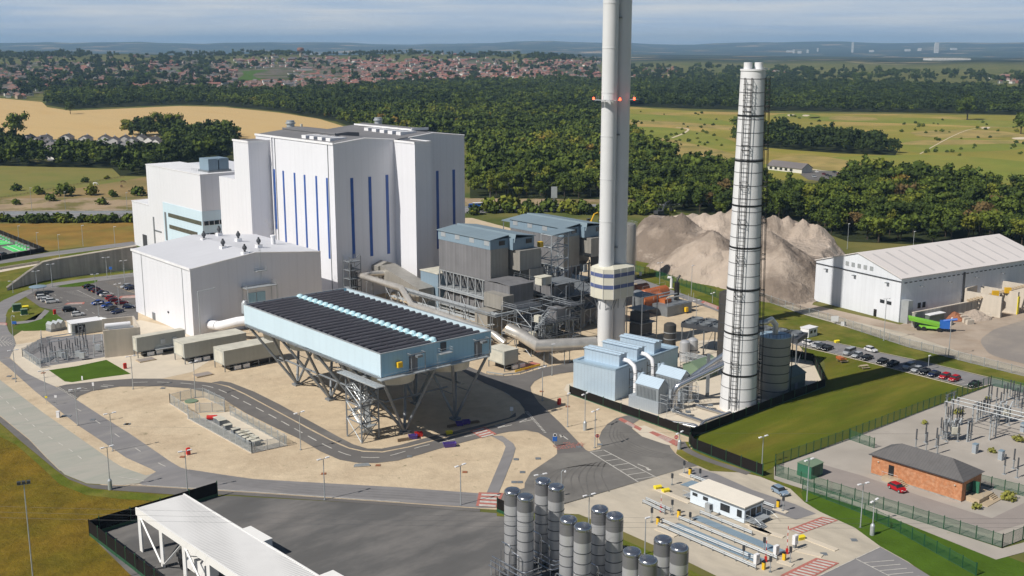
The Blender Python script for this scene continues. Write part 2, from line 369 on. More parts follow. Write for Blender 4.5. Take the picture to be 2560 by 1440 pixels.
el=nd(nt,'ShaderNodeMapRange',interpolation_type='SMOOTHSTEP'); el.inputs[1].default_value=.02; el.inputs[2].default_value=.16; el.inputs[3].default_value=.92; el.inputs[4].default_value=0.; nt.links.new(sxyz.outputs[2],el.inputs[0])
mx=nd(nt,'ShaderNodeMix',data_type='RGBA'); nt.links.new(el.outputs[0],mx.inputs[0]); nt.links.new(sky.outputs[0],mx.inputs[6]); nt.links.new(vc.outputs[2],mx.inputs[7])
nt.links.new(mx.outputs[2],bg.inputs[0])
sl=bpy.data.lights.new('sun','SUN'); sl.energy=4.9; sl.angle=rad(.53); sl.color=(1,.945,.86)
so=bpy.data.objects.new('sun',sl); COL.objects.link(so)
sd=Vector((math.sin(SUN_AZ)*math.cos(SUN_EL),math.cos(SUN_AZ)*math.cos(SUN_EL),math.sin(SUN_EL)))
so.rotation_euler=(-sd).to_track_quat('-Z','Y').to_euler(); so.location=(0,0,300)
cam=bpy.data.cameras.new('camera'); cam.sensor_width=36; cam.lens=F_/2560*36; cam.clip_start=1; cam.clip_end=80000
co=bpy.data.objects.new('camera',cam); COL.objects.link(co); co.location=(0,0,H_); co.rotation_euler=(rad(90)-TH,0,0); SC.camera=co
SC.view_settings.view_transform='Standard'; SC.view_settings.look='None'; SC.view_settings.exposure=0; SC.view_settings.gamma=1
SC.cycles.max_bounces=5; SC.cycles.transparent_max_bounces=24; SC.cycles.volume_bounces=0
SC.cycles.use_denoising=True
HAZE=.00006
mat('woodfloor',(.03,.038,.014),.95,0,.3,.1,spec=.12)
mat('leaf_weed',(.23,.23,.045),.9,0,.3,1.)
mat('leaf_autumn',(.13,.085,.025),.9,0,.3,1.)
mat('town_ground',(.15,.125,.10),.95,0,.25,.02,col2=(.07,.085,.03),c2s=.012,c2t=(.46,.54),spec=.12)
mat('tyre_mark',(.128,.122,.115),.9,0,.2,.3)
mat('tyre_soft',(.19,.184,.186),.85,0,.15,.3)
mat('rust_coat',(.10,.045,.025),.7)
# ================================================================ ground, roads and markings
def sstep(a,b,x):
    x=min(1,max(0,(x-a)/(b-a))); return x*x*(3-2*x)
def ground(X,Y):
    r=math.hypot(X,Y); az=math.degrees(math.atan2(X,max(Y,1)))
    A=44-30*sstep(0.5,6.5,az)+4*math.sin(az*.9)
    h=A*sstep(2350,4700,r)*(1-sstep(4900,7600,r))
    if r>6500:
        k=sstep(6500,12000,r); h+=k*(14*math.sin(X*.0011+1)+12*math.sin(Y*.0009+X*.0004)-14)
        k=sstep(13500,20500,r); h+=k*(112+16*math.sin(az*.55+.6)+9*math.sin(az*1.3)+4*math.sin(az*3.1+1))
    return h
rs=[15,40,80,140,220,320,450,600,800,1000,1250,1500,1750,2000,2200,2400]+[2400+i*160 for i in range(1,36)]+[8160+i*450 for i in range(1,32)]+[23000,26000]
azs=[-180+i*10 for i in range(13)]+[-60+i*1.0 for i in range(1,121)]+[60+i*10 for i in range(1,12)]
mb=MB(); na=len(azs)
mb.v=[(r*math.sin(rad(a)),r*math.cos(rad(a)),ground(r*math.sin(rad(a)),r*math.cos(rad(a)))) for r in rs for a in azs]+[(0,0,0)]
mb.f=[(i*na+(j+1)%na,i*na+j,(i+1)*na+j,(i+1)*na+(j+1)%na) for i in range(len(rs)-1) for j in range(na)]+[((j+1)%na,len(mb.v)-1,j) for j in range(na)]
mb.f=[f[::-1] for f in mb.f]
# countryside: near meadow green, far patchwork of fields and woods
m=bpy.data.materials.new('countryside'); m.use_nodes=True; nt=m.node_tree; L=nt.links; b=nt.nodes['Principled BSDF']; b.inputs['Roughness'].default_value=.95; b.inputs['Specular IOR Level'].default_value=.1
geo=nd(nt,'ShaderNodeNewGeometry'); nz=nd(nt,'ShaderNodeTexNoise',Scale=.004,Detail=4.); L.new(geo.outputs['Position'],nz.inputs['Vector'])
vo=nd(nt,'ShaderNodeTexVoronoi',Scale=.0028); L.new(geo.outputs['Position'],vo.inputs['Vector'])
sx=nd(nt,'ShaderNodeSeparateColor'); L.new(vo.outputs['Color'],sx.inputs[0])
cr=nd(nt,'ShaderNodeValToRGB'); cr.color_ramp.interpolation='CONSTANT'; e=cr.color_ramp.elements
for i,(p,c) in enumerate([(0,(.018,.028,.012)),(.40,(.03,.045,.015)),(.55,(.06,.075,.022)),(.70,(.09,.09,.035)),(.80,(.30,.21,.11)),(.87,(.035,.045,.018)),(.95,(.42,.32,.2))]):
    q=e[i] if i<2 else e.new(p); q.position=p; q.color=(*c,1)
L.new(sx.outputs[0],cr.inputs[0])
nw=nd(nt,'ShaderNodeTexNoise',Scale=.0016,Detail=8.,Roughness=.7); L.new(geo.outputs['Position'],nw.inputs['Vector'])
mr=nd(nt,'ShaderNodeMapRange'); mr.inputs[1].default_value=.50; mr.inputs[2].default_value=.54; L.new(nw.outputs[0],mr.inputs[0])
wood=nd(nt,'ShaderNodeMix',data_type='RGBA'); L.new(mr.outputs[0],wood.inputs[0]); L.new(cr.outputs[0],wood.inputs[6]); wood.inputs[7].default_value=(.012,.02,.009,1)
n5=nd(nt,'ShaderNodeTexNoise',Scale=.03,Detail=6.); L.new(geo.outputs['Position'],n5.inputs['Vector'])
near=nd(nt,'ShaderNodeValToRGB'); e=near.color_ramp.elements; e[0].position=.35; e[0].color=(.075,.10,.025,1); e[1].position=.7; e[1].color=(.19,.165,.055,1); L.new(n5.outputs[0],near.inputs[0])
ln=nd(nt,'ShaderNodeVectorMath',operation='LENGTH'); L.new(geo.outputs['Position'],ln.inputs[0])
md=nd(nt,'ShaderNodeMapRange'); md.inputs[1].default_value=4200; md.inputs[2].default_value=5200; L.new(ln.outputs['Value'],md.inputs[0])
fx=nd(nt,'ShaderNodeMix',data_type='RGBA'); L.new(md.outputs[0],fx.inputs[0]); L.new(near.outputs[0],fx.inputs[6]); L.new(wood.outputs[2],fx.inputs[7]); L.new(fx.outputs[2],b.inputs['Base Color']); MATS['countryside']=m
o=mb.build('terrain','countryside',smooth=True); o['kind']='structure'

# ---- far fields
patch('wheat_field',[(-140,232),(35,249),(105,255),(118,268),(175,277),(320,271),(450,265),(560,268),(700,282),(800,298),(880,322),(830,348),(600,352),(400,354),(200,352),(60,354),(-140,347)],.10,'wheat')
patch('pasture',[(-140,405),(150,415),(300,425),(380,440),(200,470),(60,490),(-140,508)],.06,'pasture')
patch('paddock',[(-140,508),(60,490),(200,470),(380,440),(420,500),(-140,520)],.07,'paddock')
patch('embankment',[(-140,499),(0,497),(380,492),(420,528),(-140,531)],.09,'scrub_bank')
patch('embankment',[(1140,494),(1500,497),(1700,497),(1720,522),(1140,520)],.09,'scrub_bank')
patch('motorway',[(-200,529),(600,526),(1200,517),(1700,508),(2000,502),(2000,515),(1700,523),(1200,533),(600,543),(-200,549)],.13,'motorway')
mb=MB()
def pxline(a,b,n=12): return [(a[0]+(b[0]-a[0])*i/n,a[1]+(b[1]-a[1])*i/n) for i in range(n+1)]
for y0,y1 in ((530.4,510),(537.4,513),(539.6,516.5),(547.2,521)):
    ribbon(mb,[G(*p) for p in pxline((-180,y0),(1700,y1-1))],.35,.15)
for y0,y1 in ((532.6,511.),(535,512),(542.,517.8),(544.6,519.2)):
    pts=along([G(*p) for p in pxline((-180,y0),(1700,y1-1))],9.)
    for a,c in zip(pts,pts[1:]): ribbon(mb,[a,a+(c-a)*.3],.3,.15)
o=mb.build('motorway_marking','white_paint'); o['kind']='structure'
mb=MB(); wallstrip(mb,[G(*p) for p in pxline((-180,538.5),(1700,513.6))],.1,.95,.35); o=mb.build('crash_barrier','galv'); tag(o,'grey central crash barrier running along the motorway','barrier')
patch('golden_field',[(-140,560),(340,557),(560,560),(560,612),(338,612),(200,618),(110,628),(-140,640)],.05,'gold_grass')
# golf course
patch('golf_course',[(1500,262),(1700,276),(1830,281),(1910,282),(2560,289),(2800,292),(2800,520),(2540,500),(2200,455),(1900,450),(1750,410),(1640,395),(1540,340)],.06,'golf')
for p in ([(1900,415),(2000,398),(2250,388),(2420,392),(2600,408),(2800,425),(2800,470),(2560,462),(2300,440),(2100,430),(1950,432)],
          [(1560,285),(1700,290),(1800,300),(1830,312),(1700,306),(1560,300)],[(1560,318),(1700,322),(1830,352),(1830,378),(1700,352),(1600,340)],
          [(2050,292),(2300,296),(2560,305),(2560,318),(2300,310),(2050,302)],[(1960,284),(2040,286),(2040,296),(1930,292)],[(2260,345),(2560,352),(2560,372),(2400,380),(2270,378)]):
    patch('fairway',p,.10,'fairway',4)
for p in ([(2090,290),(2180,294),(2185,301),(2080,300)],[(1905,405),(2010,388),(2120,402),(2180,425),(2060,425),(1930,412)],[(1650,345),(1740,362),(1830,385),(1830,400),(1720,388),(1640,366)],[(2280,330),(2450,325),(2560,336),(2560,341),(2350,345)],
          [(2250,360),(2330,350),(2560,352),(2560,358),(2350,362)],[(1560,300),(1700,306),(1830,318),(1830,326),(1700,314),(1560,308)]):
    patch('rough_grass',p,.12,'golf_tan',4)
for p in ([(1968,287),(1984,286),(1990,289),(1974,291)],[(2010,287),(2024,288),(2018,291),(2006,290)],[(2455,318),(2475,318),(2470,322),(2455,322)],[(2530,345),(2560,343),(2570,348),(2540,349)]):
    patch('bunker',p,.14,'sand',3)
mb=MB(); ribbon(mb,[G(*p) for p in smooth_pts([(1680,345),(1708,334),(1720,323),(1690,318)],4,False)],2.4,.15); ribbon(mb,[G(*p) for p in smooth_pts([(2000,418),(2040,425),(2110,432),(2130,438)],4,False)],3.5,.15)
ribbon(mb,[G(*p) for p in smooth_pts([(2300,385),(2420,325),(2540,318)],6,False)],1.1,.16)
o=mb.build('golf_path','sand'); o['kind']='structure'
# ---- the plant's ground
patch('site_gravel',[(-120,870),(20,850),(110,790),(330,690),(345,640),(560,540),(1180,545),(1500,630),(1591,702),(1727,748),(1800,782),(1995,860),(2062,945),(1735,1100),(1722,1150),(1712,1171),(1411,1260),(1250,1275),(640,1240),(282,1222),(137,1172),(0,1056),(-120,965)],.02,'gravel')
patch('verge',[(-140,650),(0,652),(335,611),(345,625),(325,640),(110,664),(0,682),(-140,700)],.05,'green_verge')
patch('service_lane',[(-140,662),(0,651),(130,630),(332,604),(345,612),(130,640),(0,660),(-140,678)],.08,'asphalt_pale')
patch('kerb_path',[(-140,700),(0,673),(100,657),(104,661),(0,681),(-140,712)],.08,'paving')
patch('bank_grass',[(-140,704),(0,680),(90,664),(90,700),(18,728),(0,745),(-140,800)],.06,'green_verge')
patch('verge',[(18,727),(107,703),(325,679),(325,690),(200,702),(100,718),(40,738),(10,753),(-20,770)],.05,'green_verge')
patch('access_road',[(345,681),(230,694),(130,708),(60,728),(10,750),(-60,790),(-120,860),(-100,915),(-40,890),(24,895),(40,860),(34,842),(22,828),(14,805),(18,782),(36,757),(80,733),(150,717),(240,704),(345,690)],.06,'asphalt_pale',0)
patch('verge',[(136,716),(200,706),(245,700),(235,712),(170,718)],.065,'lush_grass')
patch('car_park',[(64,742),(90,726),(140,719),(200,717),(250,703),(345,690),(345,800),(300,800),(255,810),(160,802),(130,775),(100,768)],.07,'asphalt')
patch('verge',[(14,790),(20,775),(40,757),(64,744),(98,768),(120,778),(110,795),(80,805),(30,808)],.07,'green_verge')
patch('verge',[(32,822),(55,806),(110,778),(135,780),(160,802),(150,820),(130,826),(60,828)],.07,'lush_grass')
patch('footpath',[(88,800),(112,774),(124,778),(104,798),(70,808),(32,812),(30,806)],.09,'asphalt_pale')
patch('paving',[(13,876),(33,863),(110,851),(200,880),(350,800),(480,830),(560,880),(480,930),(400,948),(262,954),(200,962),(128,966),(66,933),(30,898)],.04,'paving')
patch('grass_plot',[(122,926),(190,916),(266,900),(327,935),(250,945),(180,956),(162,954)],.07,'lush_grass')
patch('substation_base',[(56,875),(105,845),(260,835),(262,893),(102,918)],.06,'asphalt_pale')
# roads
patch('concrete_road',[(-160,850),(0,950),(108,1032),(180,1082),(253,1133),(285,1156),(307,1169),(365,1189),(383,1184),(347,1209),(300,1212),(271,1212),(217,1209),(162,1187),(117,1144),(72,1097),(0,1039),(-160,925)],.05,'concrete_road')
patch('footway',[(-160,930),(0,1041),(72,1099),(117,1146),(162,1189),(217,1211),(271,1214),(361,1216),(640,1233),(1000,1258),(1200,1272),(1200,1280),(900,1258),(575,1237),(451,1238),(282,1226),(231,1221),(173,1199),(137,1173),(58,1108),(0,1057),(-160,945)],.055,'asphalt')
patch('site_road',[(-120,850),(-40,880),(0,893),(25,896),(66,933),(104,952),(141,968),(190,999),(253,1040),(325,1085),(397,1134),(424,1153),(451,1169),(500,1183),(565,1194),(700,1202),(1000,1219),(1200,1234),(1258,1236),(1258,1270),(1200,1270),(1000,1256),(640,1231),(361,1214),(347,1209),(383,1184),(390,1180),(376,1172),(314,1144),(260,1107),(195,1064),(87,978),(22,920),(0,903),(-60,868)],.06,'asphalt_pale')
patch('loop_road',[(141,968),(165,962),(262,952),(330,947),(400,947),(483,953),(532,958),(570,968),(612,987),(670,1018),(731,1051),(780,1078),(825,1101),(850,1113),(872,1122),(908,1130),(943,1131),(955,1132),(1022,1119),(1106,1097),(1189,1076),(1286,1051),(1308,1034),(1330,1040),(1345,1082),(1314,1076),(1272,1080),(1217,1091),(1106,1120),(1050,1137),(994,1152),(943,1158),(896,1158),(849,1150),(801,1129),(749,1098),(680,1066),(612,1032),(563,1001),(511,980),(471,971),(400,966),(300,967),(230,978),(200,990),(190,999)],.07,'asphalt')
patch('loop_footway',[(529,957),(551,953),(577,957),(636,980),(700,1012),(754,1042),(800,1067),(849,1094),(884,1112),(919,1122),(955,1122),(1000,1113),(1050,1099),(1189,1066),(1272,1045),(1289,1032),(1290,1042),(1189,1073),(1106,1094),(1022,1116),(955,1129),(908,1127),(872,1119),(825,1098),(731,1048),(612,984),(570,965)],.075,'asphalt')
patch('east_road',[(1120,905),(1175,940),(1217,961),(1258,979),(1297,1004),(1311,1023),(1314,1060),(1345,1082),(1372,1098),(1392,1118),(1393,1136),(1474,1130),(1464,1125),(1400,1057),(1347,1007),(1328,979),(1326,968),(1336,954),(1356,943),(1400,934),(1450,928),(1560,905),(1560,880),(1450,898),(1400,912),(1367,918),(1344,924),(1300,937),(1258,941),(1217,936),(1160,912)],.08,'asphalt')
patch('junction',[(1541,1046),(1577,1037),(1610,1042),(1583,1060),(1580,1072),(1605,1092),(1661,1111),(1674,1114),(1676,1120),(1690,1136),(1715,1153),(1745,1165),(1712,1171),(1411,1260),(1330,1285),(1250,1272),(1256,1236),(1311,1221),(1312,1208),(1327,1181),(1358,1160),(1385,1142),(1393,1135),(1474,1129),(1500,1123),(1504,1113),(1497,1097),(1504,1078),(1518,1061)],.085,'asphalt_turn')
patch('paved_apron',[(1580,1070),(1612,1064),(1700,1105),(1674,1114),(1661,1111),(1605,1092)],.09,'paving')
patch('footpath',[(1228,1090),(1258,1107),(1264,1118),(1256,1140),(1217,1232),(1247,1233),(1283,1143),(1289,1121),(1283,1109),(1256,1090)],.08,'asphalt_pale')
patch('yard',[(225,1338),(544,1241),(575,1240),(900,1258),(1250,1284),(1447,1308),(1500,1335),(1559,1364),(1640,1400),(1800,1480),(1800,1700),(500,1700),(420,1530)],.03,'yard_dark')
patch('weighbridge_yard',[(1250,1278),(1411,1261),(1712,1171),(1745,1164),(1775,1178),(1857,1182),(1900,1192),(1975,1222),(2000,1235),(2010,1255),(2050,1280),(2100,1300),(2137,1320),(2200,1366),(2270,1405),(2400,1500),(1900,1560),(1790,1440),(1640,1366),(1559,1330),(1447,1286)],.05,'yard_concrete')
patch('exit_road',[(2200,1368),(2270,1407),(2420,1500),(2300,1600),(1900,1560),(1990,1460),(2050,1440)],.07,'asphalt_pale')
patch('bypass_lane',[(1710,1182),(1740,1170),(1790,1185),(1880,1225),(1990,1262),(2040,1285),(1990,1300),(1900,1270),(1800,1222)],.07,'asphalt_pale')
patch('green_strip',[(1242,1284),(1447,1300),(1559,1350),(1640,1386),(1800,1462),(1800,1490),(1640,1402),(1559,1364),(1447,1310),(1242,1291)],.07,'green_verge')
patch('rough_field',[(-160,950),(0,1058),(58,1109),(137,1174),(173,1200),(231,1222),(282,1227),(451,1239),(544,1241),(225,1338),(420,1530),(500,1700),(-300,1700),(-300,1000)],.04,'rough_grass')
patch('field_edge',[(-160,950),(0,1059),(58,1110),(137,1175),(173,1201),(231,1223),(282,1228),(451,1240),(540,1240),(430,1255),(300,1248),(215,1238),(150,1212),(100,1165),(40,1112),(0,1092),(-160,985)],.06,'green_verge')
# east side
patch('lawn',[(1722,1095),(1735,1085),(2062,963),(2062,905),(2000,868),(2003,866),(2164,904),(2427,971),(2480,962),(1940,1165),(1905,1182),(1800,1150),(1726,1118)],.05,'lawn')
patch('bank_grass',[(1720,1105),(1726,1122),(1800,1152),(1915,1192),(2000,1222),(2010,1255),(1975,1222),(1900,1192),(1857,1182),(1775,1178),(1745,1165),(1715,1151),(1690,1134),(1700,1105)],.08,'green_verge')
mb=MB(); ribbon(mb,[G(*p) for p in smooth_pts([(1702,1105),(1716,1125),(1760,1147),(1820,1168),(1872,1185)],5,False)],1.9,.10); o=mb.build('footpath','asphalt'); o['kind']='structure'
patch('verge',[(2000,1235),(2012,1222),(2054,1232),(2240,1290),(2480,1378),(2620,1430),(2620,1600),(2420,1500),(2270,1405),(2200,1366),(2137,1320),(2050,1280),(2010,1255)],.06,'lush_grass')
patch('gravel_strip',[(1935,1188),(2054,1226),(2240,1285),(2505,1372),(2620,1340),(2620,1365),(2490,1400),(2240,1300),(2054,1238),(1935,1200)],.08,'sub_gravel')
patch('substation_yard',[(1935,1165),(2476,964),(2700,1000),(2700,1300),(2505,1368),(2240,1284),(2054,1228),(1935,1190)],.05,'sub_gravel')
patch('substation_road',[(2050,1160),(2156,1190),(2300,1240),(2425,1280),(2480,1296),(2560,1258),(2700,1210),(2700,1262),(2560,1310),(2470,1336),(2303,1285),(2180,1240),(2040,1192)],.07,'pink_tarmac')
patch('perimeter_road',[(1540,672),(1591,694),(1727,742),(1802,768),(1900,806),(2010,852),(1992,864),(1890,822),(1800,781),(1695,742),(1591,709),(1530,692)],.07,'asphalt_pale')
patch('car_park',[(1992,864),(2010,852),(2065,853),(2193,881),(2310,906),(2485,948),(2700,1005),(2700,1040),(2520,972),(2470,963),(2427,970),(2164,903),(2004,865)],.08,'asphalt_pale')
mb=MB(); ribbon(mb,[G(*p) for p in [(2003,867),(2164,905),(2427,973),(2475,962)]],.5,.12); ribbon(mb,[G(*p) for p in [(2065,852),(2193,880),(2310,905),(2485,947),(2700,1003)]],.3,.12); o=mb.build('kerb','paving'); o['kind']='structure'
patch('bank_grass',[(1575,650),(1700,672),(1810,712),(1900,748),(2000,785),(2074,806),(2150,830),(2266,868),(2427,909),(2700,975),(2700,1004),(2485,947),(2310,905),(2193,880),(2065,852),(2008,851),(1900,805),(1802,767),(1727,741),(1591,693),(1560,680)],.06,'green_verge')
patch('haul_road',[(1550,632),(1640,640),(1700,665),(1810,700),(1900,738),(2040,748),(2030,762),(2250,812),(2320,790),(2480,745),(2620,700),(2700,760),(2700,975),(2427,908),(2266,867),(2150,829),(2074,805),(2000,784),(1900,747),(1810,711),(1700,671),(1575,649)],.07,'haul_road')
patch('concrete_apron',[(1900,739),(1960,760),(2074,790),(2250,830),(2400,880),(2700,960),(2700,975),(2427,908),(2266,867),(2150,829),(2074,805),(2000,784),(1900,747)],.09,'yard_concrete')
patch('wet_yard',[(2452,852),(2470,835),(2514,815),(2700,775),(2700,945),(2560,910),(2485,890),(2462,872)],.10,'wet_yard',3)
# ---- markings
mk=MB(); Z=.11
def dash(pts,w,a,b,z=Z,mbq=None):
    P=along([G(*p) for p in smooth_pts(pts,6,False)],.5); n=int((a+b)/.5); k=int(a/.5)
    for i in range(0,len(P)-k,n): ribbon(mbq or mk,P[i:i+k+1],w,z)
def line(pts,w,z=Z,mbq=None,sm=1): ribbon(mbq or mk,[G(*p) for p in (smooth_pts(pts,sm,False) if sm>1 else pts)],w,z)
dash([(330,957),(400,956),(480,961),(540,972),(612,1006),(680,1041),(752,1081),(815,1115),(870,1138),(925,1145),(975,1140),(1050,1118),(1106,1106),(1170,1091),(1240,1078)],.28,4.,2.6)
dash([(232,962),(290,958)],.2,12,1); dash([(178,972),(235,965)],.2,14,1)
line([(165,981),(200,978),(224,977)],.22); line([(168,981),(200,969),(218,973)],.22)
for q in (0,1): dash([(142+q*4,969-q*1),(189+q*4,997-q*1)],.3,.5,.5)
line([(252,966),(270,968)],.35); line([(258,963),(284,965)],.25)
dash([(0,991),(25,1012),(65,1048),(100,1078),(140,1104),(180,1129),(222,1163)],.2,2.6,3.)
dash([(190,1022),(230,1046),(390,1155),(440,1172)],.2,3.,9.)
line([(295,1193),(360,1203)],.2)
line([(361,1214),(640,1231),(1000,1256)],.25); line([(271,1212),(361,1214)],.25)
dash([(1180,951),(1260,981),(1310,1018)],.22,3.,4.)
for q in (0,1): dash([(1314+q*5,1030),(1362+q*5-q*2,1083)],.3,.5,.5)
line([(1237,1066),(1263,1059)],.25); line([(1245,1071),(1280,1063)],.25); line([(1284,1055),(1316,1047)],.25); line([(1299,1057),(1331,1050)],.25); line([(1284,1055),(1312,1046),(1316,1049),(1299,1056)],.25)
line([(1243,1069),(1262,1065)],.5)
# chevron hatching on the junction
line([(1475,1131),(1597,1207)],.25); line([(1509,1126),(1650,1199)],.25); line([(1475,1131),(1509,1126)],.2)
for i in range(1,7):
    u=i/6.6; line([(1475+122*u,1131+76*u),(1509+141*(u-.03)+4,1126+73*(u-.03)+2)],.2)
line([(1594,1161),(1622,1172)],.25); mk.face([G(1614,1169,Z),G(1630,1175,Z),G(1620,1176,Z)])
line([(1420,1100),(1404,1089)],.3); mk.face([G(1398,1086,Z),G(1410,1089,Z),G(1402,1094,Z)])
# car park bays (left)
for i in range(8): line([(160+i*6.5,730-i*.2+i*2.1),(197+i*7,727+i*2.5)],.12)
line([(193,726),(240,749)],.15)
for i in range(10): line([(74+i*9,741+i*4.),(98+i*9,738+i*4.2)],.12); line([(130+i*9,772+i*4),(158+i*9,768+i*4.)],.12)
for i in range(9): line([(216+i*10,758+i*4.4-3),(246+i*10,754+i*4.4-3)],.12)
dash([(135,737),(180,757),(222,778),(260,795)],.15,2,4)
# car park bays (right)
for i in range(26):
    u=i/25; x=2005+415*u; y=866+104*u; line([(x,y-1),(x+24,y-7)],.14)
line([(2200,1369),(2050,1440)],.18); line([(2137,1397),(2250,1455)],.2)
for i in range(5): line([(2160+i*20,1408+i*10),(2235+i*16,1402+i*10)],.2)
# yellow-free box at the left bend
for i in range(6): line([(-20+i*9,842+i*3),(-4+i*9,868-i*1)],.15); line([(-20+i*9,866-i*2),(0+i*8,838+i*3)],.15)
o=mk.build('road_marking','worn_white'); o['kind']='structure'
yl=MB()
for i in range(11): line([(262+i*5.5,706+i*2.2),(292+i*6,703+i*3.5)],.2,.1,yl)
o=yl.build('hatched_bay_marking','rail_tan'); o['kind']='structure'
# red crossings with white bars
def crossing(quad,n,z=.12,inset=.12):
    patch('crossing',quad,z,'road_red'); mbq=MB(); A,B,C,D=[G(*p,z+.015) for p in quad]
    for i in range(n):
        a,b=(i+.25)/n,(i+.75)/n
        P=lambda u,v:(A.lerp(B,u)).lerp(D.lerp(C,u),v)
        mbq.face([P(a,inset),P(b,inset),P(b,1-inset),P(a,1-inset)])
    o=mbq.build('crossing_bars','worn_white'); o['kind']='structure'
crossing([(1174,1078),(1203,1096),(1242,1086),(1211,1068)],4)
crossing([(1197,1232),(1190,1266),(1244,1270),(1259,1234)],4)
crossing([(1545,1050),(1553,1045),(1605,1072),(1600,1078)],9,inset=.3); crossing([(1622,1082),(1632,1079),(1704,1107),(1690,1116)],9,inset=.3)
crossing([(1970,1325),(2055,1293),(2095,1302),(2000,1336)],9); crossing([(1950,1440),(2040,1396),(2098,1409),(2010,1456)],9)
crossing([(160,762),(170,758),(212,756),(210,761)],6); crossing([(296,746),(302,741),(345,738),(345,745)],6); crossing([(-10,812),(-8,807),(18,808),(18,814)],4)
crossing([(1752,757),(1758,752),(1800,768),(1796,775)],6)
mb=MB()
for k in range(9): ribbon(mb,[G(*p) for p in smooth_pts([(1345+k*21+(k%3)*5,1238+k*-1),(1352+k*19,1205-k*2),(1385+k*16,1180-k*2.5),(1430+k*12,1168-k*2),(1480+k*11,1165+k*1)],5,False)],.28,.095)
for k in range(5): ribbon(mb,[G(*p) for p in smooth_pts([(1530+k*7,1062+k*6),(1524+k*10,1090+k*2),(1545+k*12,1118-k),(1600+k*9,1138-k*2),(1660+k*6,1146-k*2)],5,False)],.3,.095)
o=mb.build('tyre_marks','tyre_mark'); o['kind']='structure'; mb=MB()
for k in range(4): ribbon(mb,[G(*p) for p in smooth_pts([(470+k*3,1176+k*4),(700,1208+k*6),(1000,1228+k*6),(1190,1240+k*6)],5,False)],.8,.072+.003*k)
o=mb.build('tyre_marks','tyre_soft'); o['kind']='structure'
# writing on the road: words painted in red
def text_obj(txt,size,name,m,Mx,ext=.0,parent=None):
    cu=bpy.data.curves.new(name,'FONT'); cu.body=txt; cu.size=size; cu.align_x='CENTER'; cu.align_y='CENTER'; cu.extrude=ext
    ob=bpy.data.objects.new('t',cu); COL.objects.link(ob); dg=bpy.context.evaluated_depsgraph_get()
    me=bpy.data.meshes.new_from_object(ob.evaluated_get(dg)); bpy.data.objects.remove(ob); me.transform(Mx)
    if parent is not None: me.transform(Matrix.Translation(-parent.location))
    me.materials.clear(); me.materials.append(MATS[m]); o=bpy.data.objects.new(name,me); COL.objects.link(o); o.parent=parent; return o
def flat_text(txt,c,right,size,name,m,z):
    C,Rr=G(*c),G(*right); d=(Rr-C); a=math.atan2(d.y,d.x)
    o=text_obj(txt,size,name,m,Matrix.Translation((C.x,C.y,z))@Matrix.Rotation(a,4,'Z')@Matrix.Diagonal((.8,1.,1,1))); o['kind']='structure'
flat_text('CHEMICAL',(1422,1113),(1449,1110),1.9,'road_lettering','road_red',.115)
flat_text('DELIVERY',(1426,1119),(1453,1116),1.9,'road_lettering','road_red',.115)
flat_text('NO',(1417,1108),(1440,1106),1.2,'road_lettering','road_red',.115)
# manhole covers and small rust-red drain lids
mb=MB()
for x,y in [(160,1040),(172,1041),(316,1061),(320,1061),(407,971),(1306,1181),(1290,1149),(1345,1147),(1285,1206),(1300,1206),(1024,1142),(232,1050),(1500,1112),(1446,1118),(2135,1351),(2060,1386),(1549,1000),(23,941),(36,947)]:
    g=G(x,y); mb.box(g.x-.55,g.x+.55,g.y-.55,g.y+.55,.06,.13)
o=mb.build('manhole_cover','steel'); o['kind']='structure'
mb=MB()
for x,y in [(108,933),(456,1143),(945,1164),(1162,1181),(1354,979),(1419,1017),(809,1185)]:
    g=G(x,y); mb.box(g.x-.5,g.x+.5,g.y-.5,g.y+.5,.06,.13)
o=mb.build('drain_lid','rust'); o['kind']='structure'
# ================================================================ the power station's large buildings (site coordinates: s to the far right, t to the far left)
def sm(): return MB(SITE)
def rail(mb,pts,h=1.1,step=1.8,r=.05):        # handrail along site points (s,t,z)
    P=[Vector(p) for p in pts]
    for a,b in zip(P,P[1:]):
        for k in (h,h*.5): mb.bar(a+Vector((0,0,k)),b+Vector((0,0,k)),r)
        n=max(1,int((b-a).length/step))
        for i in range(n+1):
            q=a.lerp(b,i/n); mb.bar(q,q+Vector((0,0,h)),r)
def ladder(mb,x,y,z0,z1,w=.5,ax='x'):
    for d in (-w/2,w/2):
        q=(x+d,y) if ax=='x' else (x,y+d); mb.bar((*q,z0),(*q,z1),.06)
    z=z0
    while z<z1:
        a=(x-w/2,y,z) if ax=='x' else (x,y-w/2,z); b=(x+w/2,y,z) if ax=='x' else (x,y+w/2,z); mb.bar(a,b,.05); z+=.6
# ---------------- boiler house
bh=T('boiler_house','tallest white clad building with slim dark blue vertical window strips','building',W(200,326))
mb=sm(); EH=54.; bs,bt,bm,br=200.,326.3,227.,257.
mb.gable(bs,bm,bt,380.5,0,EH,EH+1.3,'y',212.5); mb.gable(bm+.003,br,bt+1.2,380.5,0,EH,EH+1.5,'y',242.5)
mb.box(191,bs,369.3,381,0,52.4); mb.box(224.7,231.6,313.8,bt+.2,0,53.8); mb.box(191.5,199,381,395,0,38)
mb.build('wall','white_clad',bh)
mb=sm(); mb.roof(bs,bm,bt,380.5,EH,EH+1.3,'y',212.5,.25); mb.roof(bm+.003,br,bt+1.2,380.5,EH+.02,EH+1.52,'y',242.5,.25)
mb.box(191,bs,369.3,381,52.4,52.6); mb.box(224.7,231.6,313.8,bt+.2,53.8,54.)
mb.build('roof','dark_roof',bh)
mb=sm()
mb.box(bs-.3,bs+.2,bt-.2,380.7,EH-.2,EH+.5); mb.box(190.8,191.2,369,381.3,52.2,52.9); mb.box(190.8,bs,369.1,369.4,52.2,52.9)
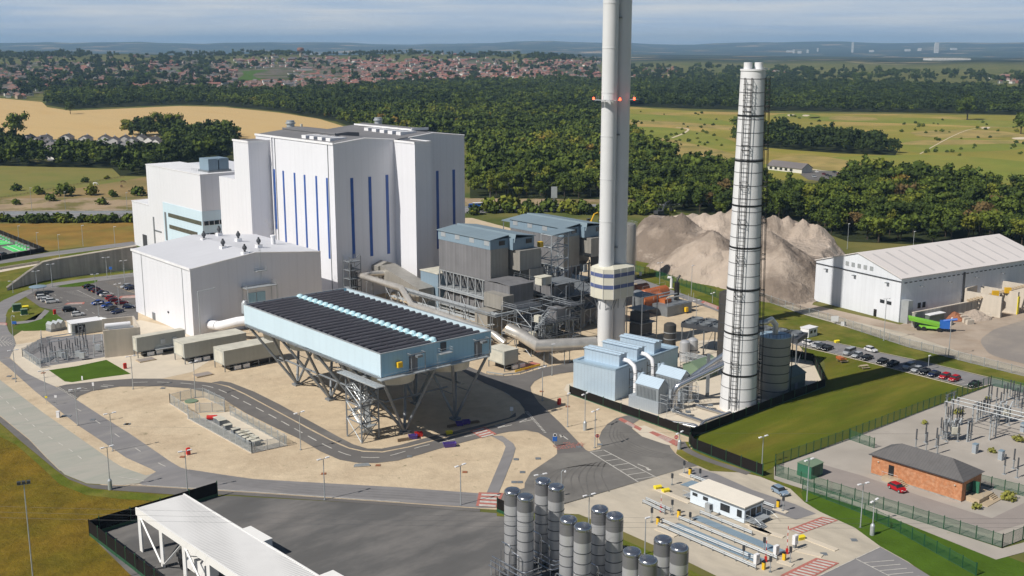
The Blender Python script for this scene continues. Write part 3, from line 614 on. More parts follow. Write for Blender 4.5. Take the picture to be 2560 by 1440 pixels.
mb.box(224.5,224.8,313.6,bt,53.6,54.3); mb.box(224.5,231.8,313.6,313.9,53.6,54.3); mb.box(231.6,231.8,313.6,bt,53.6,54.3)
for p,q in (((bs,bt-.1,EH+.2),(212.5,bt-.1,EH+1.5)),((212.5,bt-.1,EH+1.5),(225,bt-.1,EH+.4)),((231.7,bt+1.1,EH+.6),(242.5,bt+1.1,EH+1.7)),((242.5,bt+1.1,EH+1.7),(br,bt+1.1,EH+.2))): mb.bar(p,q,.28)
mb.box(bs-.6,bs+.4,367.8,368.4,0,EH)
mb.build('roof_trim','white_trim',bh)
for px,a,b in [(686,423,573),(709,427,607),(737,432,614),(762,437,620),(791,440,628),(818,445,647)]:
    y=(a+b)/2; t,_=onS(px+3,y,bs); zt=onS(px,a,bs)[1]; zb=onS(px+8,b,bs)[1]
    mb=sm(); mb.box(bs-.12,bs+.03,t-.52,t+.52,zb,zt); mb.build('window_strip','blue_strip',bh)
for px,a,b,tt in [(879,445,647,bt),(924,442,641,bt),(967,437,635,bt),(1093,427,640,bt+1.2),(1134,424,640,bt+1.2)]:
    s_,zt=onT(px,a,tt); zb=onT(px,b,tt)[1] if tt==bt else 13
    mb=sm(); mb.box(s_-.58,s_+.58,tt-.1,tt+.1,zb,zt); mb.build('window_strip','blue_strip',bh)
for i in range(4):
    mb=sm(); mb.box(202.4,209,332+i*5.4,334.8+i*5.4,EH+.5,EH+1.6); mb.build('skylight','white_trim',bh)
for i in range(5):
    mb=sm(); mb.box(233+i*.5,240,334+i*6.,336.8+i*6.,EH+.9,EH+2.1); mb.build('skylight','white_trim',bh)
mb=sm(); mb.gable(210,220,341,378,EH+.6,EH+2.2,EH+2.6,'y'); mb.box(209.8,210.2,340.8,378,EH+1.9,EH+2.4); mb.build('roof_monitor','dark_roof',bh)
mb=sm(); mb.gable(240.6,248,338,376,EH+.8,EH+2.4,EH+2.8,'y'); mb.build('roof_monitor','dark_roof',bh)
mb=sm(); mb.box(240.4,240.6,337.8,376.2,EH+2.,EH+2.6); mb.box(240.6,248.2,337.6,337.9,EH+2.,EH+2.9); mb.build('roof_trim','white_trim',bh)
for s_,t_ in ((214,379),(249,372)):
    mb=sm(); mb.lathe((s_,t_,EH+.6),[(1.5,0),(1.5,3.),(1.9,3.),(1.9,3.4),(1.5,3.5),(1.5,4.2)],16); mb.build('roof_vent','galv',bh,True)
mb=sm(); mb.cyl((219,379.6),.5,EH+.6,EH+3.2,8); mb.build('roof_vent','cream',bh,True)
for a in (0,1): mb=sm(); mb.box(bs-.22,bs-.05,(329.6,366)[a],(329.8,366.2)[a],0,EH); mb.build('downpipe','steel',bh)
# low service annexe at its foot
an=T('annexe','low steel framed service rack at the foot of the boiler house','frame',W(205,322))
mb=sm(); 
for q in (202,206.5):
    for t_ in (321.5,325.5): mb.bar((q,t_,0),(q,t_,16),.25)
for z in range(2,17,3):
    mb.bar((202,321.5,z),(206.5,321.5,z),.2); mb.bar((202,321.5,z),(202,325.5,z),.2); mb.bar((202,321.5,z),(206.5,321.5,z+2.4),.14); mb.box(202,206.5,321.5,325.5,z,z+.1)
mb.build('framework','steel',an)
mb=sm()
for i in range(5): mb.tube([(202.8+i*.75,323,1),(202.8+i*.75,323,14-i)],.25,8)
mb.build('pipework','dark_steel',an,True)
# ---------------- turbine hall
th=T('turbine_hall','pale grey gabled hall with six small roof ventilators beside the car park','building',W(140.6,312.5))
ze,zr=21.,23.4
mb=sm(); mb.gable(140.6,185.5,312.5,356.5,0,ze,zr,'y',162); mb.build('wall','white_clad',th)
mb=sm(); mb.roof(140.6,185.5,312.5,356.5,ze,zr,'y',162,.25); mb.build('roof','hall_roof',th)
mb=sm(); mb.box(140.2,140.7,312.3,356.7,ze-.35,ze+.35); mb.bar((140.6,312.4,ze+.2),(162,312.4,zr+.3),.25); mb.bar((162,312.4,zr+.3),(185.5,312.4,ze+.2),.25); mb.box(140.3,140.7,312.2,312.6,0,ze); mb.build('roof_trim','white_trim',th)
for t_ in (318.5,349): mb=sm(); mb.box(140.45,140.62,t_-.12,t_+.12,0,ze-.4); mb.build('downpipe','galv',th)
for px,py in [(510,596),(558,616),(612,630),(548,582),(596,596),(647,612)]:
    p=G(px,py+5,23.2); s_,t_=toS(p); mb=sm(); mb.box(s_-.9,s_+.9,t_-.9,t_+.9,22.6,23.9); mb.cm=1; mb.lathe((s_,t_,23.9),[(.35,0),(.35,.5),(.7,.9),(.75,1.4),(.5,1.9),(.3,2.0),(.3,2.4),(.05,2.5)],10); mb.build('roof_ventilator',['white_trim','dark_steel'],th,False)
p=toS(G(683,604,22.8)); mb=sm(); mb.lathe((p[0],p[1],22),[(.75,0),(.75,2.6),(.95,2.6),(.95,3.),(.6,3.)],12); mb.build('steam_vent','white_trim',th,True)
mb=sm(); mb.box(140.4,140.7,341,343,0,2.4); mb.build('door','steel',th)
mb=sm(); mb.box(140.35,140.66,330,330.8,4.4,4.9); mb.build('wall_light','dark_steel',th)
# access platform against its shaded gable
ap=T('access_platform','steel access platform with ladder and two blue doors on the turbine hall gable','platform',W(162,311))
mb=sm(); 
a0,a1=157,167
for s_ in (a0,a1):
    for t_ in (308.6,312): mb.bar((s_,t_,0),(s_,t_,13.4),.2)
mb.box(a0-.3,a1+.3,308.3,312.3,13.2,13.4); mb.box(161.5,165,310.5,312.3,17.8,18); mb.bar((a0,308.6,4),(a1,308.6,9),.15); mb.bar((a1,308.6,4),(a0,308.6,9),.15)
mb.build('deck','galv',ap)
mb=sm(); rail(mb,[(a0,312,13.4),(a0,308.5,13.4),(a1,308.5,13.4),(a1,312,13.4)]); rail(mb,[(161.5,312,18),(161.5,310.6,18),(165,310.6,18),(165,312,18)]); mb.build('handrail','galv',ap)
mb=sm(); ladder(mb,163.3,311.6,13.4,25); ladder(mb,a1+.4,309,0,13.4); mb.build('ladder','galv',ap)
for s_ in (160.2,163.4): mb=sm(); mb.prism([(s_-1.45,312.2),(s_+1.45,312.2),(s_+1.45,312.45),(s_-1.45,312.45)],6.5,11); mb.lathe((s_,312.3,0),[(.01,11),(.01,11.01)],4); mb.build('door','sky_blue',ap)
# steam header pipe from the hall to the condenser
sp=T('steam_duct','white insulated steam duct joining the turbine hall to the air cooled condenser','pipe',W(148,305))
mb=sm(); mb.tube([(146,313,3),(146,306,4),(149,300,6.),(158,290,8),(172,275,12)],1.45,14); mb.build('duct','white_trim',sp,True)
mb=sm(); mb.lathe((152,301,0),[(1.1,8.),(1.1,11.),(.6,11.8)],14); mb.build('header','galv',sp,True); mb=sm(); mb.tube([(140.5,308,2),(140.5,308,15),(146,308,15.3)],.2,8); mb.build('vent_pipe','galv',sp,True)
# ---------------- office block
of=T('office_block','white office block with pale blue band and ribbon windows left of the boiler house','building',W(191,410))
ot=410.4
mb=sm(); mb.box(190.97,206.2,ot,462.2,0,37); mb.box(191.2,214,462.2,480.8,0,19.5); mb.box(206,228,398,462,0,36.5); mb.build('wall','white_clad',of)
mb=sm(); mb.box(190.8,206.4,ot-.2,462.4,37,37.3); mb.box(191,214,462.4,481,19.5,19.8); mb.build('roof','white_trim',of)
zb=onS(505,529,191)[1]; t1=onS(407,505,191)[0]
mb=sm(); mb.box(190.85,190.96,ot,t1,0,zb); mb.build('cladding_band','sky_clad',of)
mb=sm(); mb.box(190.87,206.2,ot-.12,ot-.02,0,zb); mb.build('cladding_band','sky_clad',of)
for (xa,ya,xb,yb,hh) in [(422,536,505,560,8.),(425,566,495,586,7.5)]:
    ta,za=onS(xa,ya,191); tb,zb_=onS(xb,yb,191); zc=(za+zb_)/2; mb=sm(); mb.box(190.7,190.84,tb,ta,zc-.75,zc+.85); mb.build('window','glass_brown',of)
    mb=sm(); mb.box(191.2,204.8,ot-.3,ot-.14,zc-.75,zc+.85); w=mb.build('window','glass_dark',of)
    for i in range(7): mb=sm(); mb.box(191.2+i*2.2,191.4+i*2.2,ot-.38,ot-.31,zc-.75,zc+.85); mb.build('mullion','white_trim',w)
ta,za=onS(414,530,191); zq=onS(418,600,191)[1]; mb=sm(); mb.box(190.7,190.84,ta-.8,ta+.8,zq,za); mb.build('window','steel',of)
ta,za=onS(384,542,191); mb=sm(); mb.box(190.8,190.98,ta-.6,ta+.6,1,za); mb.box(190.8,190.98,ta-7.5,ta,za-6,za-5.4); mb.build('window','steel',of)
ta,za=onS(360,575,191); mb=sm(); mb.box(191.05,191.22,ta-2.2,ta+2.2,0,6); mb.build('door','dark_steel',of)
ct=T('cooler_unit','blue grey louvred cooler on the office block roof','cooler',W(200,416,37.3))
for i in range(2): mb=sm(); mb.box(196.5+i*4.6,200.6+i*4.6,414,422,38.,42.6); mb.build('housing','slate_clad',ct)
mb=sm(); rail(mb,[(194,424,37.3),(194,412,37.3),(205,412,37.3)],1.2); mb.box(196,206,413.5,422.5,37.3,38); mb.build('frame','steel',ct)
# ---------------- air cooled condenser
ac=T('air_cooled_condenser','raised pale blue condenser deck covered with rows of dark cooling tubes','condenser',W(139,200))
s0,s1,t0,t1,z0,z1=129.,159.8,194.2,256.2,16.8,22.
def wallpanel(name,mt,x0,x1,y0,y1): mb=sm(); mb.box(x0,x1,y0,y1,z0,z1); return mb.build(name,mt,ac)
wallpanel('side_panel','sky_clad',s0,s0+.25,t0,t1); wallpanel('side_panel','sky_clad',s1-.25,s1,t0,t1)
wallpanel('end_panel','sky_blue',s0+.25,s1-.25,t0,t0+.25); wallpanel('end_panel','sky_blue',s0+.25,s1-.25,t1-.25,t1)
mb=sm(); mb.box(s0-.06,s1+.06,t0-.06,t0+.3,z1,z1+.15); mb.box(s0-.06,s0+.3,t0+.3,t1,z1,z1+.15); mb.box(s1-.3,s1+.06,t0+.3,t1,z1,z1+.15); mb.box(s0+.3,s1-.3,t1-.3,t1+.06,z1,z1+.15); mb.build('rim','galv',ac)
mb=sm(); mb.box(s0+.3,s1-.3,t0+.3,t1-.3,z0+2.8,z0+3.2); mb.build('inner_deck','dark_steel',ac)
N=24; dt=(t1-t0-1.2)/N; smid=(s0+s1)/2
for i in range(N):
    c=t0+.7+dt*(i+.5); mb=sm()
    for a,b in ((s0+.9,smid-.75),(smid+.75,s1-2.2)):
        mb.tube([(a,c,z1-.35),(b,c,z1-.35)],.62,10); mb.add([(a,c-.95,z1-2.3),(b,c-.95,z1-2.3),(b,c,z1-.5),(a,c,z1-.5),(a,c+.95,z1-2.3),(b,c+.95,z1-2.3)],[(0,1,2,3),(3,2,5,4),(0,3,4),(1,5,2)])
        q=a+4
        while q<b: mb.lathe((q,c,z1+.2),[(.2,0),(.2,.22)],8); q+=5.3
    mb.build('tube_row','tube_black',ac,True)
mb=sm(); mb.box(smid-.6,smid+.6,t0+.6,t1-.6,z1-1.2,z1-.15); mb.box(smid-.25,smid+.25,t0+.6,t1-.6,z1-.15,z1+.15)
for i in range(N):
    c=t0+.7+dt*(i+.5); mb.lathe((smid,c,z1-.1),[(.9,0),(.95,.35),(.7,.75),(.25,.95),(.01,1.)],10)
mb.build('ridge_walkway','pale_blue',ac)
# fan shrouds below the deck
for ti in range(5):
    for si in range(2):
        cs,ct_=s0+7.4+si*15.6,t0+6.4+ti*12.3
        mb=sm(); mb.lathe((cs,ct_,0),[(5.9,z0+.1),(5.5,z0-1.2),(5.0,z0-2.4),(4.9,z0-3.2),(4.75,z0-3.2),(4.8,z0-1.2)],28); mb.build('fan_shroud','container_top',ac,True)
        mb=sm(); mb.cyl((cs,ct_),.7,z0-3.,z0-1.2,10)
        for k in range(6): a=k*math.pi/3; mb.bar((cs,ct_,z0-2.4),(cs+4.5*math.cos(a),ct_+4.5*math.sin(a),z0-2.3),.28)
        mb.build('fan','dark_steel',ac)
mb=sm()
for s_ in (s0+.2,s0+8,smid,s1-8,s1-.4): mb.box(s_-.2,s_+.2,t0+.3,t1-.3,z0-.5,z0+.3)
for i in range(11): mb.box(s0+.2,s1-.2,t0+.2+i*6.1,t0+.5+i*6.1,z0-.9,z0-.1)
mb.build('deck_frame','steel',ac)
for s_,tops in ((139.6,(129.6,144.6)),(159.,(149,159.5))):
    for t_ in (201,217,233,249.4):
        f=Vector((s_ if s_<150 else 154.2,t_,0.3)); 
        if t_<202 or True:
            mb=sm()
            for ds in tops:
                for d in (-6,6): mb.tube([f,(ds,t_+d,z0-.3)],.34,8)
            mid=[f.lerp(Vector((ds,t_+d,z0)),.42) for ds in tops for d in (-6,6)]
            mb.bar(mid[0],mid[1],.14); mb.bar(mid[2],mid[3],.14); mb.box(f.x-1,f.x+1,f.y-1,f.y+1,0.02,.5); mb.build('leg','steel',ac)
mb=sm()
for t_ in (209,225,241): 
    mb.tube([(134.6,t_-7.8,8.5),(134.6,t_+7.8,8.5)],.25,6); mb.tube([(156,t_-7.8,8.5),(156,t_+7.8,8.5)],.25,6)
mb.tube([(134.6,201,8.5),(152,201,8.5)],.22,6); mb.tube([(139.6,217,8.5),(154,233,8.5)],.2,6); mb.tube([(139.6,233,8.5),(154,217,8.5)],.2,6)
mb.build('bracing','steel',ac)
# gallery with doors along the near end
mb=sm(); mb.box(s0-1,s1-2,t0-1.7,t0-.05,z0-.3,z0-.12); mb.box(s0-2.4,s0-.05,t0-1.7,t0+14,z0-1.6,z0-1.4); mb.build('gallery_deck','galv',ac)
mb=sm(); rail(mb,[(s0,t0-1.6,z0-.1),(s1-2,t0-1.6,z0-.1)]); rail(mb,[(s0-2.3,t0+14,z0-1.4),(s0-2.3,t0-1.6,z0-1.4)]); mb.build('gallery_rail','galv',ac)
for px in (1033,1195):
    s_,_=onT(px,905 if px<1100 else 870,t0)
    mb=sm(); mb.box(s_-1.1,s_+1.1,t0-.14,t0-.02,z0,z0+3.4); mb.build('door','clad_grey',ac)
    mb=sm(); 
    for q in (-1.6,2.1): mb.bar((s_+q,t0-1.6,z0),(s_+q,t0-1.6,z0+4.2),.16); mb.bar((s_+q,t0-1.6,z0+4.2),(s_+q,t0-.1,z0+4.2),.14)
    mb.bar((s_-2.4,t0-1.6,z0+4.2),(s_+2.1,t0-1.6,z0+4.2),.2); mb.box(s_+.2,s_+1.6,t0-1.5,t0-.5,z0+3.1,z0+3.6); mb.build('hoist_frame','steel',ac)
s_,_=onT(1108,880,t0); mb=sm(); mb.box(s_-.8,s_+.8,t0-.14,t0-.02,z1-2.2,z1-.2); mb.build('door','dark_steel',ac)
mb=sm(); mb.box(s_-1.6,s_+1.6,t0-1.5,t0-.1,z1-2.6,z1-2.45); rail(mb,[(s_-1.6,t0-.1,z1-2.4),(s_-1.6,t0-1.5,z1-2.4),(s_+1.6,t0-1.5,z1-2.4),(s_+1.6,t0-.1,z1-2.4)]); ladder(mb,s_-1.9,t0-.6,z0,z1-2.4); mb.build('gallery_deck','galv',ac)
s_,zz=onT(995,917,t0); mb=sm(); mb.box(s_-.6,s_+.6,t0-1.0,t0-.1,z0+1.6,z0+2.8); mb.build('control_box','yellow',ac)
# stair tower at the near corner
st=T('stair_tower','open steel stair tower at the near corner of the condenser','stairs',W(130.5,204.5))
mb=sm(); sa,sb_,ta_,tb_=128.4,133,201.5,207.5
for s_ in (sa,sb_):
    for t_ in (ta_,tb_): mb.bar((s_,t_,0),(s_,t_,15),.3)
for z in (4.5,8.5,12,15):
    for a,b in (((sa,ta_),(sb_,ta_)),((sa,tb_),(sb_,tb_)),((sa,ta_),(sa,tb_)),((sb_,ta_),(sb_,tb_))): mb.bar((*a,z),(*b,z),.24)
for z,q in ((0,4.5),(4.5,8.5),(8.5,12),(12,15)):
    mb.bar((sa,ta_,z),(sa,tb_,q),.16); mb.bar((sa,tb_,z),(sa,ta_,q),.16); mb.bar((sa,ta_,z),(sb_,ta_,q),.16); mb.bar((sb_,ta_,z),(sa,ta_,q),.16)
mb.build('frame','steel',st)
for i,z in enumerate((0.3,3.3,6.3,9.3,12.)):
    mb=sm(); q=z+3 if z<12 else 15
    x=sa+1.2 if i%2 else sb_-1.3
    ya,yb=(ta_+.8,tb_-.8) if i%2 else (tb_-.8,ta_+.8)
    for k in range(10): u=k/10; mb.box(x-.5,x+.5,min(ya+(yb-ya)*u,ya+(yb-ya)*(u+.1)),max(ya+(yb-ya)*u,ya+(yb-ya)*(u+.1)),z+(q-z)*u,z+(q-z)*u+.08)
    for d in (-.55,.55): mb.bar((x+d,ya,z+1),(x+d,yb,q+1),.07); mb.bar((x+d,ya,z),(x+d,yb,q),.15)
    mb.build('flight','galv',st)
    mb=sm(); mb.box(sa+.2,sb_-.2,(tb_-1.4 if i%2 else ta_),(tb_ if i%2 else ta_+1.4),q,q+.1); mb.build('landing','galv',st)
mb=sm()
for i in range(6): mb.tube([(sb_-.8+i*.1,tb_-2-i*.3,.5),(sb_-1-i*.1,tb_-2-i*.25,14.)],.18,7)
mb.build('pipework','galv',st,True)
# ---------------- filter plants
def filterplant(name,label,s0,t0,t1,w,far):
    b=T(name,label,'filter plant',W(s0,t0)); z1=28.2; zs=24.6
    s1=s0+w*.45; s2=s0+w
    mb=sm(); mb.box(s0,s1,t0,t1,14.6,zs); mb.build('casing','clad_grey',b)
    mb=sm(); mb.box(s1+.02,s2,t0+4.2,t1,14.6,zs); mb.box(s0+.05,s1,t0-.12,t0-.02,14.6,zs); mb.build('casing','clad_warm',b)
    mb=sm(); mb.box(s0-.1,s1,t0-.1,t1+.2,zs,z1-.6); mb.box(s1,s2,t0-2.4,t1+.2,zs-.6,z1-.6); mb.build('penthouse','slate_clad',b)
    mb=sm(); mb.roof(s0-.1,s1,t0-.2,t1+.2,z1-.6,z1+.3,'y',s1-.2,.2,o=.4); mb.roof(s1+.55,s2,t0-2.6,t1+.2,z1-.5,z1+.6,'y',s1+.8,.2,o=.3); mb.build('roof','roof_blue',b)
    for i in range(4):
        c=t0+(t1-t0)*(.06+.28*i); mb=sm(); mb.box(s0-.18,s0-.1,c-1.2,c+1.2,z1-2.4,z1-.9); mb.build('window','galv',b)
    for c,tt in ((s1-2.6,t0-.1),(s2-2.2,t0-2.4)): mb=sm(); mb.box(c-1.2,c+1.2,tt-.16,tt-.08,z1-2.6,z1-1.2); mb.build('window','glass_dark',b)
    # hoppers
    n=7; dt=(t1-t0)/n
    for i in range(n):
        c=t0+dt*(i+.5)
        for so,q in ((s0+.3,s1-.3),(s1+.4,s2-.3)):
            mb=sm(); h=dt/2-.25; x=(so+q)/2
            if so>s1 and i==0: continue
            mb.add([(so,c-h,14.55),(q,c-h,14.55),(q,c+h,14.55),(so,c+h,14.55),(x-.5,c-.5,9.6),(x+.5,c-.5,9.6),(x+.5,c+.5,9.6),(x-.5,c+.5,9.6)],[(4,5,1,0),(5,6,2,1),(6,7,3,2),(7,4,0,3),(7,6,5,4),(0,1,2,3)]); mb.build('hopper','clad_grey',b)
    mb=sm()
    for i in range(n+1):
        c=t0+dt*i; mb.box(s0+.0,s0+.35,c-.18,c+.18,0,14.6); mb.box(s2-.35,s2,c-.18,c+.18,0,14.6)
        if i<n: mb.bar((s0+.15,c,9.3),(s0+.15,c+dt/2,14.4),.12); mb.bar((s0+.15,c+dt,9.3),(s0+.15,c+dt/2,14.4),.12); mb.bar((s0+.15,c,1.5 if i%2 else 8.5),(s0+.15,c+dt,8.5 if i%2 else 1.5),.2)
    for z in (8.7,14.3,1.6): mb.box(s0,s0+.3,t0,t1,z,z+.4)
    for z in (8.7,14.2): mb.box(s0,s2,t0,t0+.3,z,z+.4)
    for c in (s0+6,s0+12): mb.box(c-.2,c+.2,t0,t0+.35,0,14.6)
    mb.bar((s0,t0+.1,1),(s0+6,t0+.1,8.6),.2); mb.bar((s0+12,t0+.1,1),(s0+6,t0+.1,8.6),.2)
    mb.build('framework','galv',b)
    mb=sm(); mb.box(s0-.9,s2,t0-.5,t1,8.4,8.6); mb.box(s0-.9,s2,t0-.5,t1,3.2,3.4); rail(mb,[(s0-.85,t1,8.6),(s0-.85,t0-.4,8.6),(s2,t0-.4,8.6)]); rail(mb,[(s0-.85,t1,3.4),(s0-.85,t0-.4,3.4)]); mb.build('gallery_deck','galv',b)
    mb=sm(); mb.box(s0+.6,s2-.5,t0+2,t1-2,3.6,7.4); mb.build('duct','clad_grey',b)
    mb=sm(); mb.box(s1+1.,s2+1.,t0-4.6,t0+4.2,17.6,23.9); mb.box(s2-4.2,s2+1.6,t0-5.2,t0-.8,2.5,17.7); mb.build('duct','clad_warm',b)
    mb=sm(); mb.box(s1+.5,s1+3,t0-2.2,t0+.5,12.2,12.4); rail(mb,[(s1+.5,t0-2.2,12.4),(s1+3,t0-2.2,12.4)]); mb.box(s1+1,s1+2.4,t0-1.5,t0+.2,12.4,14.6); mb.build('gallery_deck','galv',b)
    return b
fa=filterplant('filter_plant','nearer bag filter plant, grey clad on steel legs with blue roofs',217,264,290.5,16,False)
fb=filterplant('filter_plant','further bag filter plant behind the white flues, mostly hidden',250,266,293,16,True)
ab=T('blue_annexe','plain slate blue clad block at the left end of the nearer filter plant','building',W(217,290))
mb=sm(); mb.box(217.,226,291.2,301,0,12.6); mb.build('wall','slate_clad',ab)
mb=sm(); mb.box(216.8,226.2,291.1,301.2,12.6,12.9); mb.build('roof','container_top',ab)
# inlet duct sloping from the boiler house
cd=T('conveyor_gallery','enclosed beige sloping duct running down from the boiler house','duct',W(216,310))
mb=sm()
pa=[(219.5,336.5,18),(218,331,18),(224,301,6)]
for a,b in ((Vector((217.5,336.9,0)),None),):
    mb.add([(214,326.2,7),(222,326.2,7),(222,326.2,11),(218,326.2,12.3),(214,326.2,11),(214,322,7),(221.5,322,7),(221.5,322,11),(217.7,322,12.3),(214,322,11)],[(0,1,2,3,4),(9,8,7,6,5),(5,6,1,0),(6,7,2,1),(7,8,3,2),(8,9,4,3),(9,5,0,4)])
    mb.add([(214.8,322,7.2),(221,322,7.2),(221,322,11.4),(214.8,322,11.4),(210.4,293,3.6),(216.6,293,3.6),(216.6,293,8.2),(210.4,293,8.2)],[(3,2,1,0),(4,5,6,7),(0,1,5,4),(1,2,6,5),(2,3,7,6),(3,0,4,7)])
mb.build('casing','clad_warm',cd)
mb=sm()
for t_ in (318,308,298): z=7.1-(322-t_)*.124; o_=(322-t_)*.15; mb.bar((215-o_,t_,0),(215-o_,t_,z),.25); mb.bar((220.8-o_,t_,0),(220.8-o_,t_,z),.25); mb.bar((215-o_,t_,0),(220.8-o_,t_,z),.15)
mb.build('support','steel',cd)
# big stainless main along the condenser
sm1=T('steam_main','long stainless steel main with an angled riser behind the condenser','pipe',W(190,290))
mb=sm(); 
A=[toS(G(905,690,9)),toS(G(1004,721,9)),toS(G(1030,763,6)),toS(G(1110,789,6)),toS(G(1235,836,6)),toS(G(1262,858,4))]
zz=[9,9,6,6,6,4]
mb.tube([(a[0],a[1],z) for a,z in zip(A,zz)],1.05,14); mb.tube([(A[0][0],A[0][1],9),(A[0][0]+3.5,A[0][1]+1.5,9),(A[0][0]+9,A[0][1]-1,9)],1.05,12); mb.build('pipe','stainless',sm1,True)
mb=sm()
for a,b,k in ((0,1,.2),(0,1,.8),(2,3,.3),(2,3,.9),(3,4,.4),(3,4,.8)):
    x=A[a][0]+(A[b][0]-A[a][0])*k; y=A[a][1]+(A[b][1]-A[a][1])*k; z=zz[a]+(zz[b]-zz[a])*k
    for q in (-1.3,1.3): mb.bar((x+q,y,0),(x+q,y,z-1),.2)
    mb.bar((x-1.5,y,z-1.1),(x+1.5,y,z-1.1),.22); mb.bar((x-1.3,y,.5),(x+1.3,y,z-1.5),.12)
mb.build('support','steel',sm1)
# pipe bridge in front of the filter plant
pb=T('pipe_bridge','steel pipe bridge with walkway running in front of the nearer filter plant','pipe rack',W(203,280))
B=[toS(G(1005,762,6)),toS(G(1300,870,9))]
mb=sm(); a=Vector((207,300,8.2)); b=Vector((207,262,8.2)); 
bx=[(206,304),(206,247)]
mb.box(205.2,207.6,247,304,8.,8.25); rail(mb,[(205.2,247,8.2),(205.2,304,8.2)],1.1,3); 
for t_ in range(249,304,7):
    for s_ in (205.4,207.4): mb.bar((s_,t_,0),(s_,t_,8),.22)
    mb.bar((205.4,t_,4.5),(207.4,t_,4.5),.16)
    mb.bar((205.4,t_,0.5),(205.4,t_+7,7.6),.12)
mb.box(207.6,222,247,248.2,8.,8.25); mb.build('framework','steel',pb)
mb=sm()
for q,r_ in ((0,.28),(.6,.18),(1.1,.18),(1.6,.22)): mb.tube([(205.6+q,303,8.6),(205.6+q,248+q*.2,8.6),(224,248+q*.2,8.6)],r_,8)
for q in range(3): mb.tube([(205.7+q*.7,303,5),(205.7+q*.7,250,5)],.2,8)
mb.build('pipework','galv',pb,True)
# fan house and clad ductwork in front of the stack
fh=T('fan_house','grey clad fan casing with stainless ducts in front of the nearer filter plant','duct',W(212,252))
mb=sm(); mb.box(213,222.6,250,262,8.9,15.8); mb.roof(213,222.6,250,262,15.8,16.3,'x',256,.2); mb.build('casing','clad_grey',fh)
mb=sm(); mb.box(209.5,213.8,249,258,9.2,13.4); mb.cm=0; mb.build('casing','clad_warm',fh)
mb=sm(); mb.box(205.5,213,251.5,257.5,3.5,8.8); mb.add([(205.5,251.5,3.5),(213,251.5,3.5),(213,257.5,3.5),(205.5,257.5,3.5),(207,253,.8),(211,253,.8),(211,256,.8),(207,256,.8)],[(4,5,1,0),(5,6,2,1),(6,7,3,2),(7,4,0,3),(7,6,5,4)]); mb.build('hopper','clad_warm',fh)
mb=sm()
for s_ in (205.5,213.2,222.4):
    for t_ in (250,262): mb.bar((s_,t_,0),(s_,t_,9),.28)
for z in (4.5,8.7): mb.bar((205.5,250,z),(222.4,250,z),.22); mb.bar((205.5,250,z),(205.5,262,z),.22)
mb.bar((213.2,250,.3),(222.4,250,8.6),.18); mb.bar((222.4,250,.3),(213.2,250,8.6),.18); mb.box(213,223,248,250,8.6,8.8); rail(mb,[(213,248,8.8),(223,248,8.8)]); mb.build('framework','steel',fh)
mb=sm(); mb.box(203.5,204.1,245,258,2.9,3.35); mb.box(204.7,205.3,245,258,2.9,3.35); mb.build('lifting_beam','yellow',fh)
# exhaust ducts to the flues
ed=T('exhaust_duct','fat shiny stainless duct entering the foot of the white flues','duct',W(215,235))
q0=toS(G(1312,848,5.5)); q1=toS(G(1345,866,5.5)); q2=toS(G(1490,858,5.5)); 
mb=sm(); mb.tube([(q0[0]-1,q0[1]+6,7.5),(q0[0],q0[1]+1.5,6.4),(q1[0],q1[1],5.6),((q1[0]*.7+q2[0]*.3),(q1[1]*.7+q2[1]*.3),5.6),(q2[0],q2[1],5.6)],1.75,18); mb.build('duct','stainless',ed,True)
mb=sm()
for k in (.15,.5,.85):
    x=q1[0]+(q2[0]-q1[0])*k; y=q1[1]+(q2[1]-q1[1])*k; mb.bar((x-1,y,0),(x-1,y,4),.22); mb.bar((x+1,y,0),(x+1,y,4),.22); mb.bar((x-1.3,y,4),(x+1.3,y,4),.3)
mb.build('support','steel',ed)
# framed towers between the filter plants
tw=T('steel_tower','tall steel lattice stair tower with small canopy between the filter plants','tower',W(240,272))
mb=sm(); ta,tb,sa,sb=260.5,265.5,239.5,247
for s_ in (sa,sb):
    for t_ in (ta,tb): mb.bar((s_,t_,0),(s_,t_,27),.32)
for z in range(3,28,4):
    for a,b in (((sa,ta),(sb,ta)),((sa,tb),(sb,tb)),((sa,ta),(sa,tb)),((sb,ta),(sb,tb))): mb.bar((*a,z),(*b,z),.24)
    mb.bar((sa,ta,z),(sb,ta,z+4 if z<23 else 27),.2); mb.bar((sa,ta,z+3.6 if z<23 else 27),(sa,tb,z),.18)
mb.build('frame','galv',tw)
mb=sm()
for i,z in enumerate(range(2,26,3)):
    y=ta+1.2 if i%2 else ta+3.4
    for k in range(8): mb.box(sa+.6+k*.85,sa+1.5+k*.85,y,y+1.2,(z+k*.37 if i%2 else z+3-k*.37),(z+k*.37 if i%2 else z+3-k*.37)+.08)
    mb.bar((sa+.6,y,z+1 if i%2 else z+4),(sa+7.4,y,z+4 if i%2 else z+1),.07)
mb.build('flight','galv',tw)
mb=sm(); mb.add([(240,259.5,27.2),(249,259.5,27.8),(249,266,27.8),(240,266,27.2),(240,259.5,27.45),(249,259.5,28.05),(249,266,28.05),(240,266,27.45)],[(3,2,1,0),(4,5,6,7),(0,1,5,4),(1,2,6,5),(2,3,7,6),(3,0,4,7)]); mb.build('canopy','roof_blue',tw)
mb=sm(); mb.box(236,237.4,262,263.4,23.5,25.2); mb.build('control_box','yellow',tw)
mb=sm()
for z in (6,11,15.5): mb.box(226,236 if z>15 else 250,243,252 if z>15 else 262,z,z+.2); rail(mb,[(225,243,z+.2),(250,243,z+.2)],1.1,2.5); rail(mb,[(225,262,z+.2),(225,243,z+.2)],1.1,2.5)
